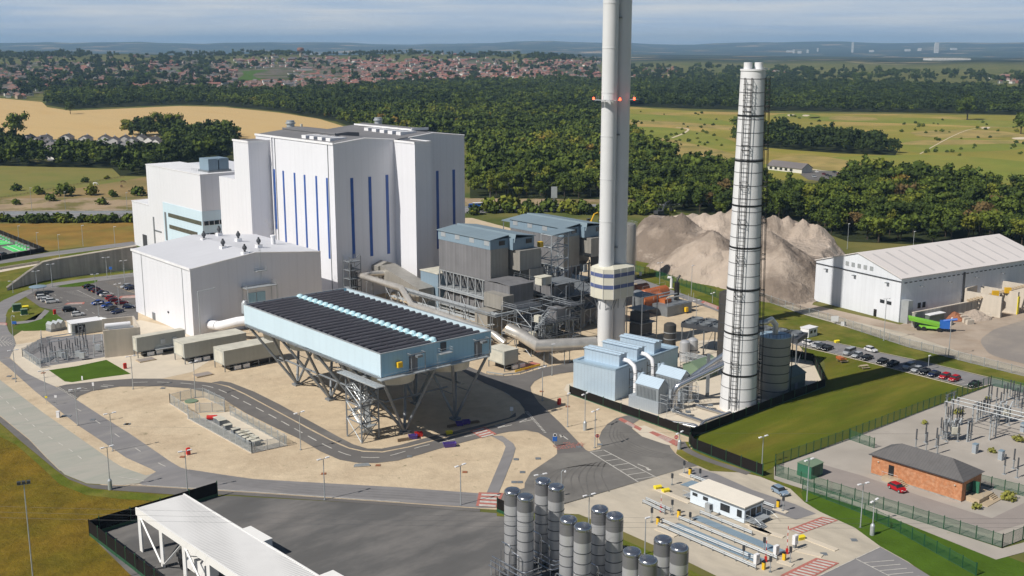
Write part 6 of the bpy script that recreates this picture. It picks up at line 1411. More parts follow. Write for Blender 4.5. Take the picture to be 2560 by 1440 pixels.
for i,p in enumerate([(545,1055),(551,1058),(556,1062),(570,1074),(590,1084),(602,1092),(612,1090),(609,1098),(618,1096),(618,1104),(626,1102),(628,1110),(636,1106),(640,1114)]):
    g=G(*p); h=R.uniform(1.,1.5)
    if bx0 is None:
        bx0=T('gas_crate','grey brown gas bottle crate inside the oblong fenced compound','crate',g,'crates in the fenced compound',PH)
        mb=MB(); mb.box(-.9,.9,-.6,.6,.12,1.2); b=mb.build('cage','steel',None); b.parent=bx0; mb=MB(); mb.box(-.95,.95,-.65,.65,1.2,1.3); b=mb.build('top','container_top',None); b.parent=bx0; mb=MB(); mb.box(-.8,.8,-.5,.5,0,.12); b=mb.build('pallet','wood',None); b.parent=bx0
    else: copytree(bx0,g,PH+R.uniform(-.1,.1),None)
g=G(530,1052); o=T('red_pump_unit','small red pump unit inside the oblong fenced compound','pump',g); mb=MB(); mb.tube([(g.x-1.2,g.y,.8),(g.x+1.2,g.y+.3,.8)],.55,10); mb.build('tank','red',o,True); mb=MB(); mb.box(g.x-1.2,g.x+1.2,g.y-.5,g.y+.5,0,.3); mb.build('base','steel',o)
# ---- orange process tanks behind the flues
def htank(label,p,q,r,zc,m):
    a,b=G(*p),G(*q); o=T('process_tank',label,'tank',a); mb=MB(); d=(b-a).normalized(); A=Vector((a.x,a.y,zc)); B=Vector((b.x,b.y,zc)); mb.tube([A-d*.6,A-d*.3,A,B,B+d*.3,B+d*.6],[r*.3,r*.8,r,r,r*.8,r*.3],16); mb.build('shell',m,o,True)
    mb=MB()
    for k in (.2,.8): c=A.lerp(B,k); mb.box(c.x-.4,c.x+.4,c.y-.8,c.y+.8,0,zc-r*.8)
    mb.build('saddle','steel',o); mb=MB()
    for k in (0,.5,1): c=A.lerp(B,k); mb.bar((c.x,c.y,zc+r),(c.x,c.y,zc+r+1.1),.06)
    mb.bar((A.x,A.y,zc+r+1.1),(B.x,B.y,zc+r+1.1),.06); mb.build('rail','galv',o)
htank('rust orange horizontal tank nearest the grey silo behind the flues',(1600,785),(1648,772),2.4,3.6,'orange'); htank('rust orange horizontal tank behind the first one',(1606,765),(1662,752),2.2,3.4,'orange'); htank('rust orange horizontal tank furthest back by the road',(1588,742),(1616,737),1.8,2.6,'rust')
g=G(1661,780); o=T('orange_hopper','square orange steel hopper box on the dark block','hopper',g); mb=MB(SITE); s_,t_=S(1661,780); mb.box(s_-1.6,s_+1.6,t_-1.6,t_+1.6,1.8,4.6); mb.build('box','orange',o); mb=MB(SITE); mb.box(s_-1.4,s_+1.4,t_-1.4,t_+1.4,0,1.8); mb.build('stand','dark_steel',o)
vtank('lime_silo','dark grey cylindrical silo in front of the orange tanks',(1594,795),8.4,1.9,'steel',0,'dome')
FMq,Lq=frame((1668,793),(1729,779)); o=T('engine_block','dark slate plant block with pipes and black exhaust behind the process building','plant',G(1668,793)); mb=MB(FMq); mb.box(0,Lq,0,9,0,3.4); mb.build('wall','steel',o)
mb=MB(FMq); mb.tube([(Lq-2,5,3.4),(Lq-2,5,9.4)],.85,12); mb.tube([(Lq-2,5,9.4),(Lq-1.8,5,10.4),(Lq-.6,5,11.6)],.35,8); mb.build('exhaust','black',o,True)
mb=MB(FMq)
for i in range(6): mb.bar((1+i*2.6,1,3.4),(1+i*2.6,1,6),.12); mb.bar((1+i*2.6,7,3.4),(1+i*2.6,7,6),.12)
for y in (1,4,7): mb.tube([(.5,y,6),(Lq-3,y,6)],.22,6)
mb.build('pipework','galv',o)
mb=MB(FMq); mb.box(Lq-4,Lq-2.8,-1.,-.1,.6,2.1); mb.build('control_box','yellow',o)
hp=T('white_pipe_post','fat white bent vent pipe standing by the perimeter road','vent',G(1678,721)); g=G(1678,721); mb=MB(); mb.tube([(g.x,g.y,0),(g.x,g.y,3.4),(g.x-.3,g.y,4),(g.x-1.4,g.y,4.1)],.5,10); mb.build('pipe','white_trim',hp,True); mb=MB(); mb.box(g.x-.8,g.x+.8,g.y-.8,g.y+.8,0,.2); mb.build('base','paving',hp)
meshfence('green mesh fence between the perimeter road and the haul road',[(1575,676),(1640,693),(1727,722),(1802,748),(1900,790)],2.6,3.,'mesh_green'); 
meshfence('grey mesh fence along the works road above the staff car park',[(1893,746),(2000,783),(2074,803),(2150,829),(2266,867),(2427,908),(2600,951)],2.4,4.,'mesh_dark','galv')
# ---- right hand switchyard
meshfence('tall dark green mesh fence between the lawn and the right switchyard',[(1938,1165),(2125,1098),(2300,1030),(2476,964)],2.5,2.6,'mesh_dark','green_post'); meshfence('green mesh fence along the front of the right switchyard',[(1938,1190),(2054,1227),(2240,1286),(2505,1370)],2.5,3.,'mesh_green'); meshfence('green mesh fence at the bottom right corner of the switchyard',[(2505,1370),(2640,1318)],2.5,3.,'mesh_green'); meshfence('green mesh fence at the top of the right switchyard',[(2476,964),(2640,1000)],2.5,3.,'mesh_green')
meshfence('low green mesh fence down the grass bank beside the weighbridge exit',[(2006,1225),(2054,1245),(2150,1283),(2240,1328),(2340,1384),(2440,1440)],2.2,3.,'mesh_green'); meshfence('green fence panel dividing the switchyard behind the brick house',[(2125,1100),(2185,1121)],2.3,2.6,'mesh_green'); meshfence('green fence panel between the brick house and the picture edge',[(2445,1212),(2640,1262)],2.3,2.6,'mesh_green'); meshfence('green mesh gate beside the dark green kiosk',[(1938,1190),(1938,1165)],2.5,2.6,'mesh_green')
gr_='insulator posts in the right switchyard'; lb_='ribbed insulator post on a steel stand in the right switchyard behind the brick house'
insrow(lb_,gr_,[(2289,1120),(2315,1128),(2343,1135),(2313,1106),(2340,1117),(2510,1186),(2533,1172),(2542,1195),(2368,1062),(2374,1058),(2380,1055),(2391,1066),(2397,1063),(2404,1060),(2460,1038),(2466,1036),(2472,1042),(2420,1104),(2427,1100),(2508,1004),(2516,1000),(2534,1018),(2541,1012),(2552,1040),(2490,1012),(2351,1090),(2356,1098),(2362,1094),(2366,1104),(2388,1098),(2394,1104),(2444,1050),(2450,1047),(2456,1044),(2484,1060),(2490,1066),(2497,1063),(2515,1058),(2522,1064),(2470,1008),(2477,1004),(2524,992),(2531,996),(2548,1000),(2556,1010),(2545,1020),(2500,1024)],4.4)
for a,b,h,lb in (((2473,1101),(2488,1096),5.2,'steel portal carrying three tubular busbars, middle of the right switchyard'),((2365,1036),(2382,1029),5.,'steel portal carrying three tubular busbars, left end of the right switchyard'),((2430,1062),(2441,1055),5.,'slim steel portal at the back of the right switchyard'),((2417,1105),(2426,1102),5.2,'slim steel portal beside the breaker in the right switchyard')):
    A,B=G(*a),G(*b); d=(B-A); A2,B2=A-d*.25,B+d*.25; o=T('busbar_portal',lb,'gantry',A); mb=MB()
    for p in (A,B): mb.bar((p.x,p.y,0),(p.x,p.y,h),.26)
    mb.build('post','galv',o); mb=MB()
    for z in (h,h-.7): mb.bar((A2.x,A2.y,z),(B2.x,B2.y,z),.16)
    mb.bar((A2.x,A2.y,h-.7),(B2.x,B2.y,h),.1); mb.build('beam','steel',o)
for a,b,lb in (((2363,1002),(2580,1057),'nearest'),((2380,997),(2580,1047),'middle'),((2394,992),(2580,1037),'furthest')):
    A,B=G(*a,6.4),G(*b,6.4); o=T('tubular_busbar',lb+' of three long silver tubular busbars above the right switchyard','busbar',(A.x,A.y,0)); mb=MB(); mb.tube([(A.x,A.y,4.6),(A.x,A.y,6.3),(B.x,B.y,6.4)],.12,8); mb.build('tube','galv',o); mb=MB()
    for k in (0.02,.55): q=A.lerp(B,k); mb.lathe((q.x,q.y,0),[(.1,5.2),(.2,5.3),(.1,5.45),(.2,5.6),(.1,5.75),(.2,5.9),(.1,6.3)],8)
    mb.build('insulator','dark_steel',o)
    mb=MB()
    for k in (0.02,.55): q=A.lerp(B,k); mb.bar((q.x,q.y,0),(q.x,q.y,5.2),.2)
    mb.build('post','galv',o)
for p,lb in (((2377,1100),'circuit breaker with six splayed silver bushings nearest the brick house'),((2506,1055),'circuit breaker with splayed silver bushings at the back of the right switchyard')):
    g=G(*p); o=T('circuit_breaker',lb,'circuit breaker',g); mb=MB(); mb.box(g.x-1.6,g.x+1.6,g.y-.8,g.y+.8,1.2,1.7); 
    for x in (-1.4,1.4): mb.bar((g.x+x,g.y,0),(g.x+x,g.y,1.3),.2)
    mb.build('stand','steel',o); mb=MB(); mb.box(g.x-.2,g.x+1.6,g.y-1.,g.y-.2,1.7,3.2); mb.build('cabinet','container_top',o)
    for i in range(3):
        for s_ in (-1,1):
            a=Vector((g.x-1.2+i*1.1,g.y,2.2)); b=a+Vector((s_*(.9+.25*i),s_*.9,2.6)); mb=MB(); mb.tube([a.lerp(b,k/12) for k in range(13)],[.16+(.09 if k%2 else 0) for k in range(13)],8); mb.build('bushing','galv',o)
for p,lb in (((2437,1133),'slate grey marshalling cabinet, left one behind the brick house'),((2502,1150),'slate grey marshalling cabinet, right one behind the brick house'),((2557,1080),'slate grey marshalling cabinet at the right picture edge')):
    g=G(*p); o=T('marshalling_cabinet',lb,'cabinet',g,None,PH); 
    for nm,m,a in (('body','shed_grey',(-.6,.6,-.45,.45,.1,2.1)),('lid','slate_clad',(-.65,.65,-.5,.5,2.1,2.2)),('label_plate','white_trim',(-.3,.3,-.47,-.452,1.6,1.8)),('plinth','paving',(-.6,.6,-.45,.45,0,.1))): mb=MB(); mb.box(*a); b=mb.build(nm,m,None); b.parent=o
# ---- spoil heap
poly=[G(*p).to_2d() for p in [(1552,632),(1590,655),(1640,676),(1700,697),(1760,712),(1812,724),(1860,742),(1900,754),(1960,764),(2020,762),(2070,748),(2108,720),(2135,680),(2128,645),(2085,618),(2030,606),(1900,598),(1760,592),(1640,586),(1575,585),(1545,602)]]
xs=[p.x for p in poly]; ys=[p.y for p in poly]
P=np.array([(p.x,p.y) for p in poly]); Q=np.roll(P,-1,0)
def heapgrid(st):
    X,Y=np.meshgrid(np.arange(min(xs)-2,max(xs)+2,st),np.arange(min(ys)-2,max(ys)+2,st)); pts=np.stack([X.ravel(),Y.ravel()],1)
    D=np.full(len(pts),1e9); inside=np.zeros(len(pts),bool)
    for a,b in zip(P,Q):
        ab=b-a; u=np.clip(((pts-a)@ab)/(ab@ab),0,1); d=np.linalg.norm(pts-a-u[:,None]*ab,axis=1); D=np.minimum(D,d)
        c=((a[1]>pts[:,1])!=(b[1]>pts[:,1]))&(pts[:,0]<(b[0]-a[0])*(pts[:,1]-a[1])/(b[1]-a[1]+1e-9)+a[0]); inside^=c
    return X,Y,np.where(inside,D,-D)
st=1.25; X,Y,D=heapgrid(st); x,y=X.ravel(),Y.ravel()
rng=np.random.default_rng(3)
def vnoise(x,y,sc,seed):
    r=np.random.default_rng(seed); T_=r.random((64,64)); u,v=x/sc,y/sc; i,j=np.floor(u).astype(int),np.floor(v).astype(int); f,g=u-i,v-j; f=f*f*(3-2*f); g=g*g*(3-2*g)
    a=T_[i%64,j%64];b=T_[(i+1)%64,j%64];c=T_[i%64,(j+1)%64];d=T_[(i+1)%64,(j+1)%64]; return (a*(1-f)+b*f)*(1-g)+(c*(1-f)+d*f)*g-.5
Dn=D+vnoise(x,y,16,1)*9+vnoise(x,y,5,2)*4.2
h=np.minimum(Dn*.72,10.5+vnoise(x,y,30,5)*4+vnoise(x,y,9,6)*2.)
for px,py,zt,w in [(1668,526,23.,.8),(1705,531,22.5,.8),(1760,530,21.5,.7),(1800,526,22.5,.7),(1838,516,24.,.72),(1885,524,23.5,.75),(1935,532,22.5,1.),(1970,536,22.,1.05),(2009,543,21.5,1.05),(2041,549,20.8,1.05),(1760,560,22.5,.6),(1960,600,21.5,.62),(1920,575,22,.6)]:
    g=G(px,py,zt-3.9); h=np.maximum(h,np.minimum(zt-3.9-np.hypot(x-g.x,y-g.y)*w,Dn*.8))
h=np.where(D>0,np.maximum(h,.0),-.3)+np.where(D>1.5,vnoise(x,y,2.6,9)*1.1,0)
ny,nx=X.shape; idx=np.arange(nx*ny).reshape(ny,nx); q=np.stack([idx[:-1,:-1],idx[:-1,1:],idx[1:,1:],idx[1:,:-1]],-1).reshape(-1,4)
keep=(h[q]>-.25).any(1); q=q[keep]; used=np.unique(q); rem=np.full(nx*ny,-1); rem[used]=np.arange(len(used))
mb=MB(); mb.v=[(float(x[i]),float(y[i]),float(h[i])) for i in used]; mb.f=[tuple(int(k) for k in rem[f]) for f in q]; mb.m=[0]*len(mb.f)
tag(mb.build('spoil_heap','spoil',None,False),'large heap of grey brown ash and spoil with a row of pointed peaks','spoil heap')
# concrete blocks along the haul road
mb=MB()
# ---- big dump truck, diggers
def dumper(g,rz,label):
    o=T('dump_truck',label,'dump truck',g,None,rz)
    def pt(n,m,mb,s=False): b=mb.build(n,m,None,s); b.parent=o
    mb=MB(); mb.add([(-5.,-1.2,1.1),(-5,1.2,1.1),(-5,1.2,2.),(-5,-1.2,2.),(-2.4,-1.3,1.),(-2.4,1.3,1.),(-2.4,1.3,2.5),(-2.4,-1.3,2.5)],[(0,1,2,3)[::-1],(0,4,5,1)[::-1],(3,2,6,7)[::-1],(0,3,7,4)[::-1],(1,5,6,2)[::-1],(4,7,6,5)[::-1]]); pt('bonnet','plant_yellow',mb)
    mb=MB(); mb.box(-2.4,-.9,-1.1,1.1,1.3,2.3); mb.box(-2.5,-.8,-1.15,1.15,3.4,3.55); 
    for a in (-2.35,-.95):
        for b in (-1.05,1.05): mb.bar((a,b,2.3),(a,b,3.4),.12)
    pt('cab','plant_yellow',mb); mb=MB(); mb.box(-2.3,-1.,-1.02,1.02,2.3,3.4); pt('cab_glass','glass_dark',mb)
    mb=MB(); mb.add([(-.4,-1.2,1.6),(4.2,-1.2,1.4),(4.2,1.2,1.4),(-.4,1.2,1.6),(-.7,-1.5,3.1),(5.3,-1.5,2.7),(5.3,1.5,2.7),(-.7,1.5,3.1)],[(3,2,1,0),(0,1,5,4),(1,2,6,5),(2,3,7,6),(3,0,4,7)]); mb.box(-1.8,-.6,-1.4,1.4,3.58,3.7); pt('dump_body','plant_yellow',mb)
    mb=MB(); mb.box(-4.6,4.2,-.5,.5,.8,1.35); pt('chassis','dark_steel',mb)
    for x_ in (-3.8,1.2,3.2):
        for y_ in (-1.2,1.2): mb=MB(Matrix.Translation((x_,y_,.9))@Matrix.Rotation(rad(90),4,'X')); mb.lathe((0,0,0),[(.35,-.35),(.9,-.33),(.95,0),(.9,.33),(.35,.35)],16); pt('wheel','tyre',mb)
dumper(G(1696,675),math.atan2(*(G(1718,681)-G(1675,664)).yx),'yellow articulated dump truck on the haul road below the spoil heap')
def digger(label,p,col,s=1.):
    g=G(*p); o=T('excavator',label,'excavator',g,None,.6); o.scale=(s,s,s)
    def pt(n,m,mb): b=mb.build(n,m,None); b.parent=o
    for y_ in (-1.1,1.1): mb=MB(); mb.box(-1.8,1.8,y_-.3,y_+.3,0,.8); pt('track','tyre',mb)
    mb=MB(); mb.box(-1.9,1.3,-1.3,1.3,.95,2.2); pt('body',col,mb); mb=MB(); mb.box(.2,1.5,.2,1.3,2.2,3.2); pt('cab','glass_dark',mb)
    mb=MB(); mb.tube([(1.2,-.3,1.8),(3.,-.3,5.),(5.,-.3,5.6)],.3,6); mb.tube([(5,-.3,5.6),(6.2,-.3,2.6)],.25,6); pt('arm',col,mb); mb=MB(); mb.box(5.7,6.6,-.9,.3,1.6,2.7); pt('bucket','dark_steel',mb)
digger('yellow excavator behind the further filter plant, only its arm showing',(1470,566),'plant_yellow',1.15); digger('dark excavator standing on the far shoulder of the spoil heap',(1648,540),'dark_steel',1.3)
# ---- white warehouse
FMh,Lh=frame((2246,806),(2035,751)); yd=FMh.inverted()@G(2560,690); sg=1 if yd.y>0 else -1; he=HT(2246,806,697); hm=he+5.4; DL=72.
wh=T('warehouse','long white shallow gabled warehouse beside the spoil heap','building',G(2246,806))
def yb(a,b): return (min(a*sg,b*sg),max(a*sg,b*sg))
mb=MB(FMh); mb.gable(0,Lh,*yb(0,DL),0,he,hm,'y'); mb.build('wall','ware_wall',wh); mb=MB(FMh); mb.roof(0,Lh,*yb(0,DL),he,hm,'y',None,.25,o=.4); mb.build('roof','ware_roof',wh)
mb=MB(FMh)
for i in range(11):
    y=4+i*6.3; 
    for x0_,x1_ in ((1.5,Lh/2-2),(Lh/2+2,Lh-1.5)):
        k=(hm-he)/(Lh/2); z=lambda q: he+k*min(q,Lh-q)+.28
        a,b=yb(y,y+1.1); mb.add([(x0_,a,z(x0_)),(x1_,a,z(x1_)),(x1_,b,z(x1_)),(x0_,b,z(x0_)),(x0_,a,z(x0_)-.1),(x1_,a,z(x1_)-.1),(x1_,b,z(x1_)-.1),(x0_,b,z(x0_)-.1)],[(0,1,2,3),(0,4,5,1),(2,6,7,3)])
mb.build('rooflight','rooflight',wh)
mb=MB(FMh); mb.box(-.05,Lh+.05,*yb(-.3,-.02),he-1.1,he-.85); mb.build('gutter','dark_steel',wh)
for i in range(5): mb=MB(FMh); mb.box(Lh*.5-6+i*2.6-.7,Lh*.5-6+i*2.6+.7,*yb(-.12,-.02),he+.5,he+1.9); mb.build('louvre','galv',wh)
for x_ in (4.2,7.): mb=MB(FMh); mb.box(x_-.9,x_+.9,*yb(-.1,-.02),5.,6.1); mb.build('window','glass_dark',wh)
for x_ in (5.2,Lh*.52,Lh*.86): mb=MB(FMh); mb.box(x_-.5,x_+.5,*yb(-1.2,-.02),he-2.3,he-2.1); mb.build('wall_lamp','steel',wh)
mb=MB(FMh); mb.box(9.,10.2,*yb(-.1,-.02),0,2.4); mb.build('door','black',wh)
mb=MB(FMh)
for i in range(30): y=1.5+i*2.3; mb.box(-.12,-.02,*yb(y,y+1.2),he-1.7,he-1.4)
mb.build('vent','dark_steel',wh)
for i in range(5): y=9+i*13.5; mb=MB(FMh); mb.box(-1.3,-.02,*yb(y,y+.5),he-3.4,he-3.15); mb.build('wall_lamp','steel',wh)
mb=MB(FMh); mb.box(-.35,-.02,*yb(30,30.7),0,he-1.); mb.build('downpipe','dark_steel',wh)
for y in (8.5,10.8,47,53,61): mb=MB(FMh); mb.box(-.12,-.02,*yb(y,y+1.4),3.6,5.4); mb.build('window','glass_dark',wh)
mb=MB(FMh); mb.box(-3.,-.1,*yb(.5,2.6),0,7.5); mb.build('stair_enclosure','galv',wh)
rt=T('push_wall','stained concrete push wall in front of the warehouse','wall',G(2282,817)); FMp,Lp=frame((2282,818),(2462,781)); hp_=HT(2282,818,783); mb=MB(FMp); mb.box(0,Lp,0,.6,0,hp_); mb.box(-.1,.9,-.6,0,0,hp_); mb.build('wall','concrete_wall',rt); mb=MB(FMp); mb.box(-.1,Lp+.1,-.1,.7,hp_,hp_+.25); mb.build('coping','pale_wall',rt)
bb=T('bunker_bay','tall concrete bay walls with yellow edge at the right of the yard','wall',G(2500,790)); FMb,_=frame((2470,790),(2560,762)); mb=MB(FMb); mb.box(0,.8,-4,8,0,7); mb.box(9,10.,-5,8,0,7.5); mb.box(20,21,-5,8,0,8); mb.box(0,28,8,8.6,0,8); mb.build('wall','pale_wall',bb); mb=MB(FMb); mb.box(8.9,10.1,-5.3,-5.02,0,6); mb.build('edge_guard','bin_yellow',bb)
cv=T('conveyor','tan conveyor with orange drive boxes above the concrete bays','conveyor',G(2440,770)); a,b=G(2420,752,5.),G(2600,705,9.); mb=MB(); 
for q in (-.6,.6): mb.tube([(a.x,a.y+q,a.z),(b.x,b.y+q,b.z)],.3,4)
for k in range(24): p=a.lerp(b,k/23); mb.box(p.x-.1,p.x+.1,p.y-.7,p.y+.7,p.z-.3,p.z+.5)
mb.build('belt_frame','rail_tan',cv); 
for k in (.35,.52): p=a.lerp(b,k); mb=MB(); mb.box(p.x-1,p.x+1,p.y-1.8,p.y-.8,p.z-.4,p.z+1.4); mb.build('drive_box','plant_yellow',cv)
mb=MB()
for k in (.05,.5,.95): p=a.lerp(b,k); mb.bar((p.x,p.y,0),(p.x,p.y,p.z-.2),.3)
mb.build('support','steel',cv)
def heap(label,p,r,hh,m,seed):
    g=G(*p); mb=MB(); rr=random.Random(seed); n=14; vs=[];fs=[]
    for i in range(6):
        for k in range(n): a=2*math.pi*k/n; q=r*(1-i/6)*(1+rr.uniform(-.12,.12)); vs.append((g.x+q*math.cos(a),g.y+q*math.sin(a)*.8,hh*(i/6)**.9+(rr.uniform(-.15,.15) if i else 0)))
    vs.append((g.x,g.y,hh)); fs=[(i*n+k,i*n+(k+1)%n,(i+1)*n+(k+1)%n,(i+1)*n+k) for i in range(5) for k in range(n)]+[(5*n+k,5*n+(k+1)%n,6*n) for k in range(n)]; mb.add(vs,fs); tag(mb.build('aggregate_pile',m),label,'pile')
heap('reddish aggregate pile against the concrete push wall',(2385,798),5.,2.6,'rust',4); heap('grey rubble pile between concrete blocks in the works yard',(2435,795),6.,3.,'spoil',5)
bl=None
for i,(p,rz) in enumerate([((2398,795),.3),((2408,800),.3),((2416,806),.3),((2424,811),.3),((2440,778),-.4),((2455,786),-.4),((2468,794),-.4),((2376,812),.9)]):
    g=G(*p)
    if bl is None: mb=MB(); mb.box(-1.3,1.3,-.5,.5,0,1.5); mb.box(-.9,.9,-.3,.3,1.5,1.6); bl=mb.build('concrete_block','pale_wall'); tag(bl,'pale interlocking concrete block bounding the aggregate piles','concrete block','concrete blocks in the works yard'); bl.location=g; bl.rotation_euler.z=rz
    else: c=bl.copy(); COL.objects.link(c); c.location=g; c.rotation_euler.z=rz
ws=T('works_shed','dark container shed with a white roof panel against the push wall','shed',G(2330,815)); FMs,_=frame((2322,815),(2357,808)); mb=MB(FMs); mb.box(0,7,0,3,0,3.4); mb.build('wall','sage_dark',ws); mb=MB(FMs); mb.box(-.2,7.3,-.5,3.2,3.4,3.6); mb.build('roof','white_trim',ws)
g=G(2322,826); o=ck=T('crusher','green and blue mobile screening machine parked in the works yard','machine',g,None,-.35)
def pt(n,m,mb): b=mb.build(n,m,None); b.parent=o
mb=MB(); mb.add([(-6,-1.2,3.),(-6,1.2,3.),(3,1.2,1.6),(3,-1.2,1.6),(-6.3,-1.5,4.),(-6.3,1.5,4.),(3,1.5,2.6),(3,-1.5,2.6)],[(0,1,2,3),(4,7,6,5),(0,3,7,4),(1,5,6,2),(0,4,5,1),(3,2,6,7)]); pt('hopper','lime',mb); mb=MB(); mb.box(-3,3,-1.2,1.2,.9,1.6); pt('chassis','lime',mb)
mb=MB(); mb.box(3,6,-1.2,1.2,1.2,3.4); mb.tube([(4,0,3.4),(8,0,4.2)],.4,6); pt('screen','sign_blue',mb)
for x_ in (-3,-1.5,3):
    for y_ in (-1.2,1.2): mb=MB(Matrix.Translation((x_,y_,.7))@Matrix.Rotation(rad(90),4,'X')); mb.lathe((0,0,0),[(.7,-.25),(.72,0),(.7,.25)],14); pt('wheel','tyre',mb)
# gatehouse above the staff car park
FMx,_=frame((2021,845),(2058,835)); o=T('smoking_hut','small white hut on the grass above the staff car park','hut',G(2021,845)); mb=MB(FMx); mb.box(0,4.4,0,3,0,2.7); mb.build('wall','white_trim',o); mb=MB(FMx); mb.box(-.15,4.6,-.15,3.2,2.7,2.85); mb.build('roof','white_trim',o); mb=MB(FMx); mb.box(.8,1.9,-.06,-.01,1.2,2.1); mb.box(2.6,3.6,-.06,-.01,1.2,2.1); mb.build('window','glass_dark',o)
# ================================================================ cars, lamps, signs and small things
CARCOL={'c_white':(.78,.78,.78),'c_black':(.008,.008,.010),'c_navy':(.012,.022,.075),'c_blue':(.02,.08,.36),'c_red':(.50,.012,.02),'c_dkred':(.16,.012,.022),'c_silver':(.42,.44,.47),'c_ice':(.27,.36,.47),'c_grey':(.10,.11,.125)}
for k,c in CARCOL.items(): mat(k,c,.22,.25,.03,.5)
def carproto(kind):
    o=T('parked_car','car','car')
    def pt(n,m,mb,s=False,par=None): b=mb.build(n,m,None,s); b.parent=par or o; return b
    # stations along the length: x, half width, sill, shoulder, roof (None: no cabin)
    st={'hatch':[(-2.0,.70,.35,.72),(-1.92,.80,.28,.86),(-1.3,.86,.25,.93),(0,.88,.25,.95),(.9,.87,.25,.92),(1.6,.83,.27,.80),(1.98,.70,.36,.62)],
        'suv':[(-2.2,.78,.40,.9),(-2.12,.88,.34,1.05),(-1.4,.93,.32,1.12),(0,.95,.32,1.14),(1.0,.94,.32,1.12),(1.9,.9,.34,1.0),(2.25,.76,.42,.82)],
        'saloon':[(-2.25,.72,.36,.78),(-2.15,.84,.28,.90),(-1.3,.89,.25,.95),(0,.90,.25,.95),(1.0,.89,.25,.92),(1.9,.84,.27,.80),(2.28,.70,.36,.62)],
        'van':[(-2.4,.86,.40,1.0),(-2.35,.92,.32,1.1),(-1.3,.95,.30,1.15),(0,.95,.30,1.15),(1.3,.94,.30,1.12),(2.0,.9,.32,1.0),(2.35,.78,.42,.8)]}[kind]
    rf={'hatch':(-1.85,-1.35,.25,.95,1.44),'suv':(-2.05,-1.7,.35,1.1,1.72),'saloon':(-1.75,-.85,.25,1.05,1.42),'van':(-2.35,-2.2,.9,1.5,1.9)}[kind]
    mb=MB(); v=[];f=[]
    for x,w,a,b in st: v+=[(x,-w,a),(x,-w,(a+b)/2),(x,-w*.93,b),(x,w*.93,b),(x,w,(a+b)/2),(x,w,a)]
    n=len(st)
    for i in range(n-1):
        for k in range(6): f.append((i*6+k,i*6+(k+1)%6,(i+1)*6+(k+1)%6,(i+1)*6+k))
    f+=[tuple(range(6))[::-1],tuple(range((n-1)*6,n*6))]; mb.add(v,[q[::-1] for q in f])
    sh=st[3][3]-.02; w=st[3][1]; xb,xr,xf,xw,zr=rf
    mb.add([(xr,-w*.72,zr),(xf,-w*.72,zr),(xf,w*.72,zr),(xr,w*.72,zr),(xr-.06,-w*.76,zr-.07),(xf+.1,-w*.76,zr-.07),(xf+.1,w*.76,zr-.07),(xr-.06,w*.76,zr-.07)],[(0,1,2,3),(4,5,1,0),(5,6,2,1),(6,7,3,2),(7,4,0,3)])
    pt('body','c_white',mb,True)
    mb=MB(); v=[(xb,-w*.9,sh),(xw,-w*.9,sh),(xw,w*.9,sh),(xb,w*.9,sh),(xr-.06,-w*.75,zr-.07),(xf+.1,-w*.75,zr-.07),(xf+.1,w*.75,zr-.07),(xr-.06,w*.75,zr-.07)]
    mb.add(v,[(0,1,5,4),(1,2,6,5),(2,3,7,6),(3,0,4,7)])
    if kind=='van': pass
    pt('windows','glass_dark',mb)
    L_=st[-1][0]
    for x in (-L_*.62,L_*.64):
        for y in (-w*.9,w*.9):
            r=.33 if kind!='suv' else .38
            mb=MB(Matrix.Translation((x,y,r))@Matrix.Rotation(rad(90),4,'X')); mb.lathe((0,0,0),[(r*.6,-.11),(r,-.1),(r,.1),(r*.6,.11)],14); wh_=pt('wheel','tyre',mb)
            mb=MB(Matrix.Translation((x,y+(.115 if y>0 else -.115),r))@Matrix.Rotation(rad(90),4,'X')); mb.lathe((0,0,0),[(r*.58,-.02),(r*.58,.02)],10); pt('rim','galv',mb,False,wh_)
    for y in (-.58,.58):
        mb=MB(); mb.box(L_-.12,L_-.02 if kind!='van' else L_-.02,y-.17,y+.17,.60,.72); pt('headlight','white_trim',mb)
        mb=MB(); mb.box(-L_+.02 if kind!='van' else -L_+.0,-L_+.1,y-.16,y+.16,.72,.86); pt('tail_light','red',mb)
    for x,m_ in ((L_-.01,'white_trim'),(-L_-.03,'bin_yellow')): mb=MB(); mb.box(x,x+.03,-.26,.26,.42,.53); pt('number_plate',m_,mb)
    for y in (-w-.08,w+.08): mb=MB(); mb.box(.75,.95,y-.09,y+.09,sh,sh+.14); pt('wing_mirror','black',mb)
    return o
PROTO={k:None for k in ('hatch','suv','saloon','van')}; USED=set()
def car(kind,col,px,py,to,label,group=None):
    g=G(px,py,.14); g2=G(*to,.14); d=g2-g; rz=math.atan2(d.y,d.x)
    if PROTO[kind] is None: PROTO[kind]=carproto(kind)
    p=PROTO[kind]; g.z=.12
    if kind not in USED:
        USED.add(kind); p.location=g; p.rotation_euler=(0,0,rz); p['label']=label
        if group: p['group']=group
        for ch in p.children:
            if ch.name.split('.')[0]=='body': ch.material_slots[0].link='OBJECT'; ch.material_slots[0].material=MATS[col]
        return p
    o=copytree(p,g,rz,label,group,{'body':col}); 
    if not group and 'group' in o: del o['group']
    return o
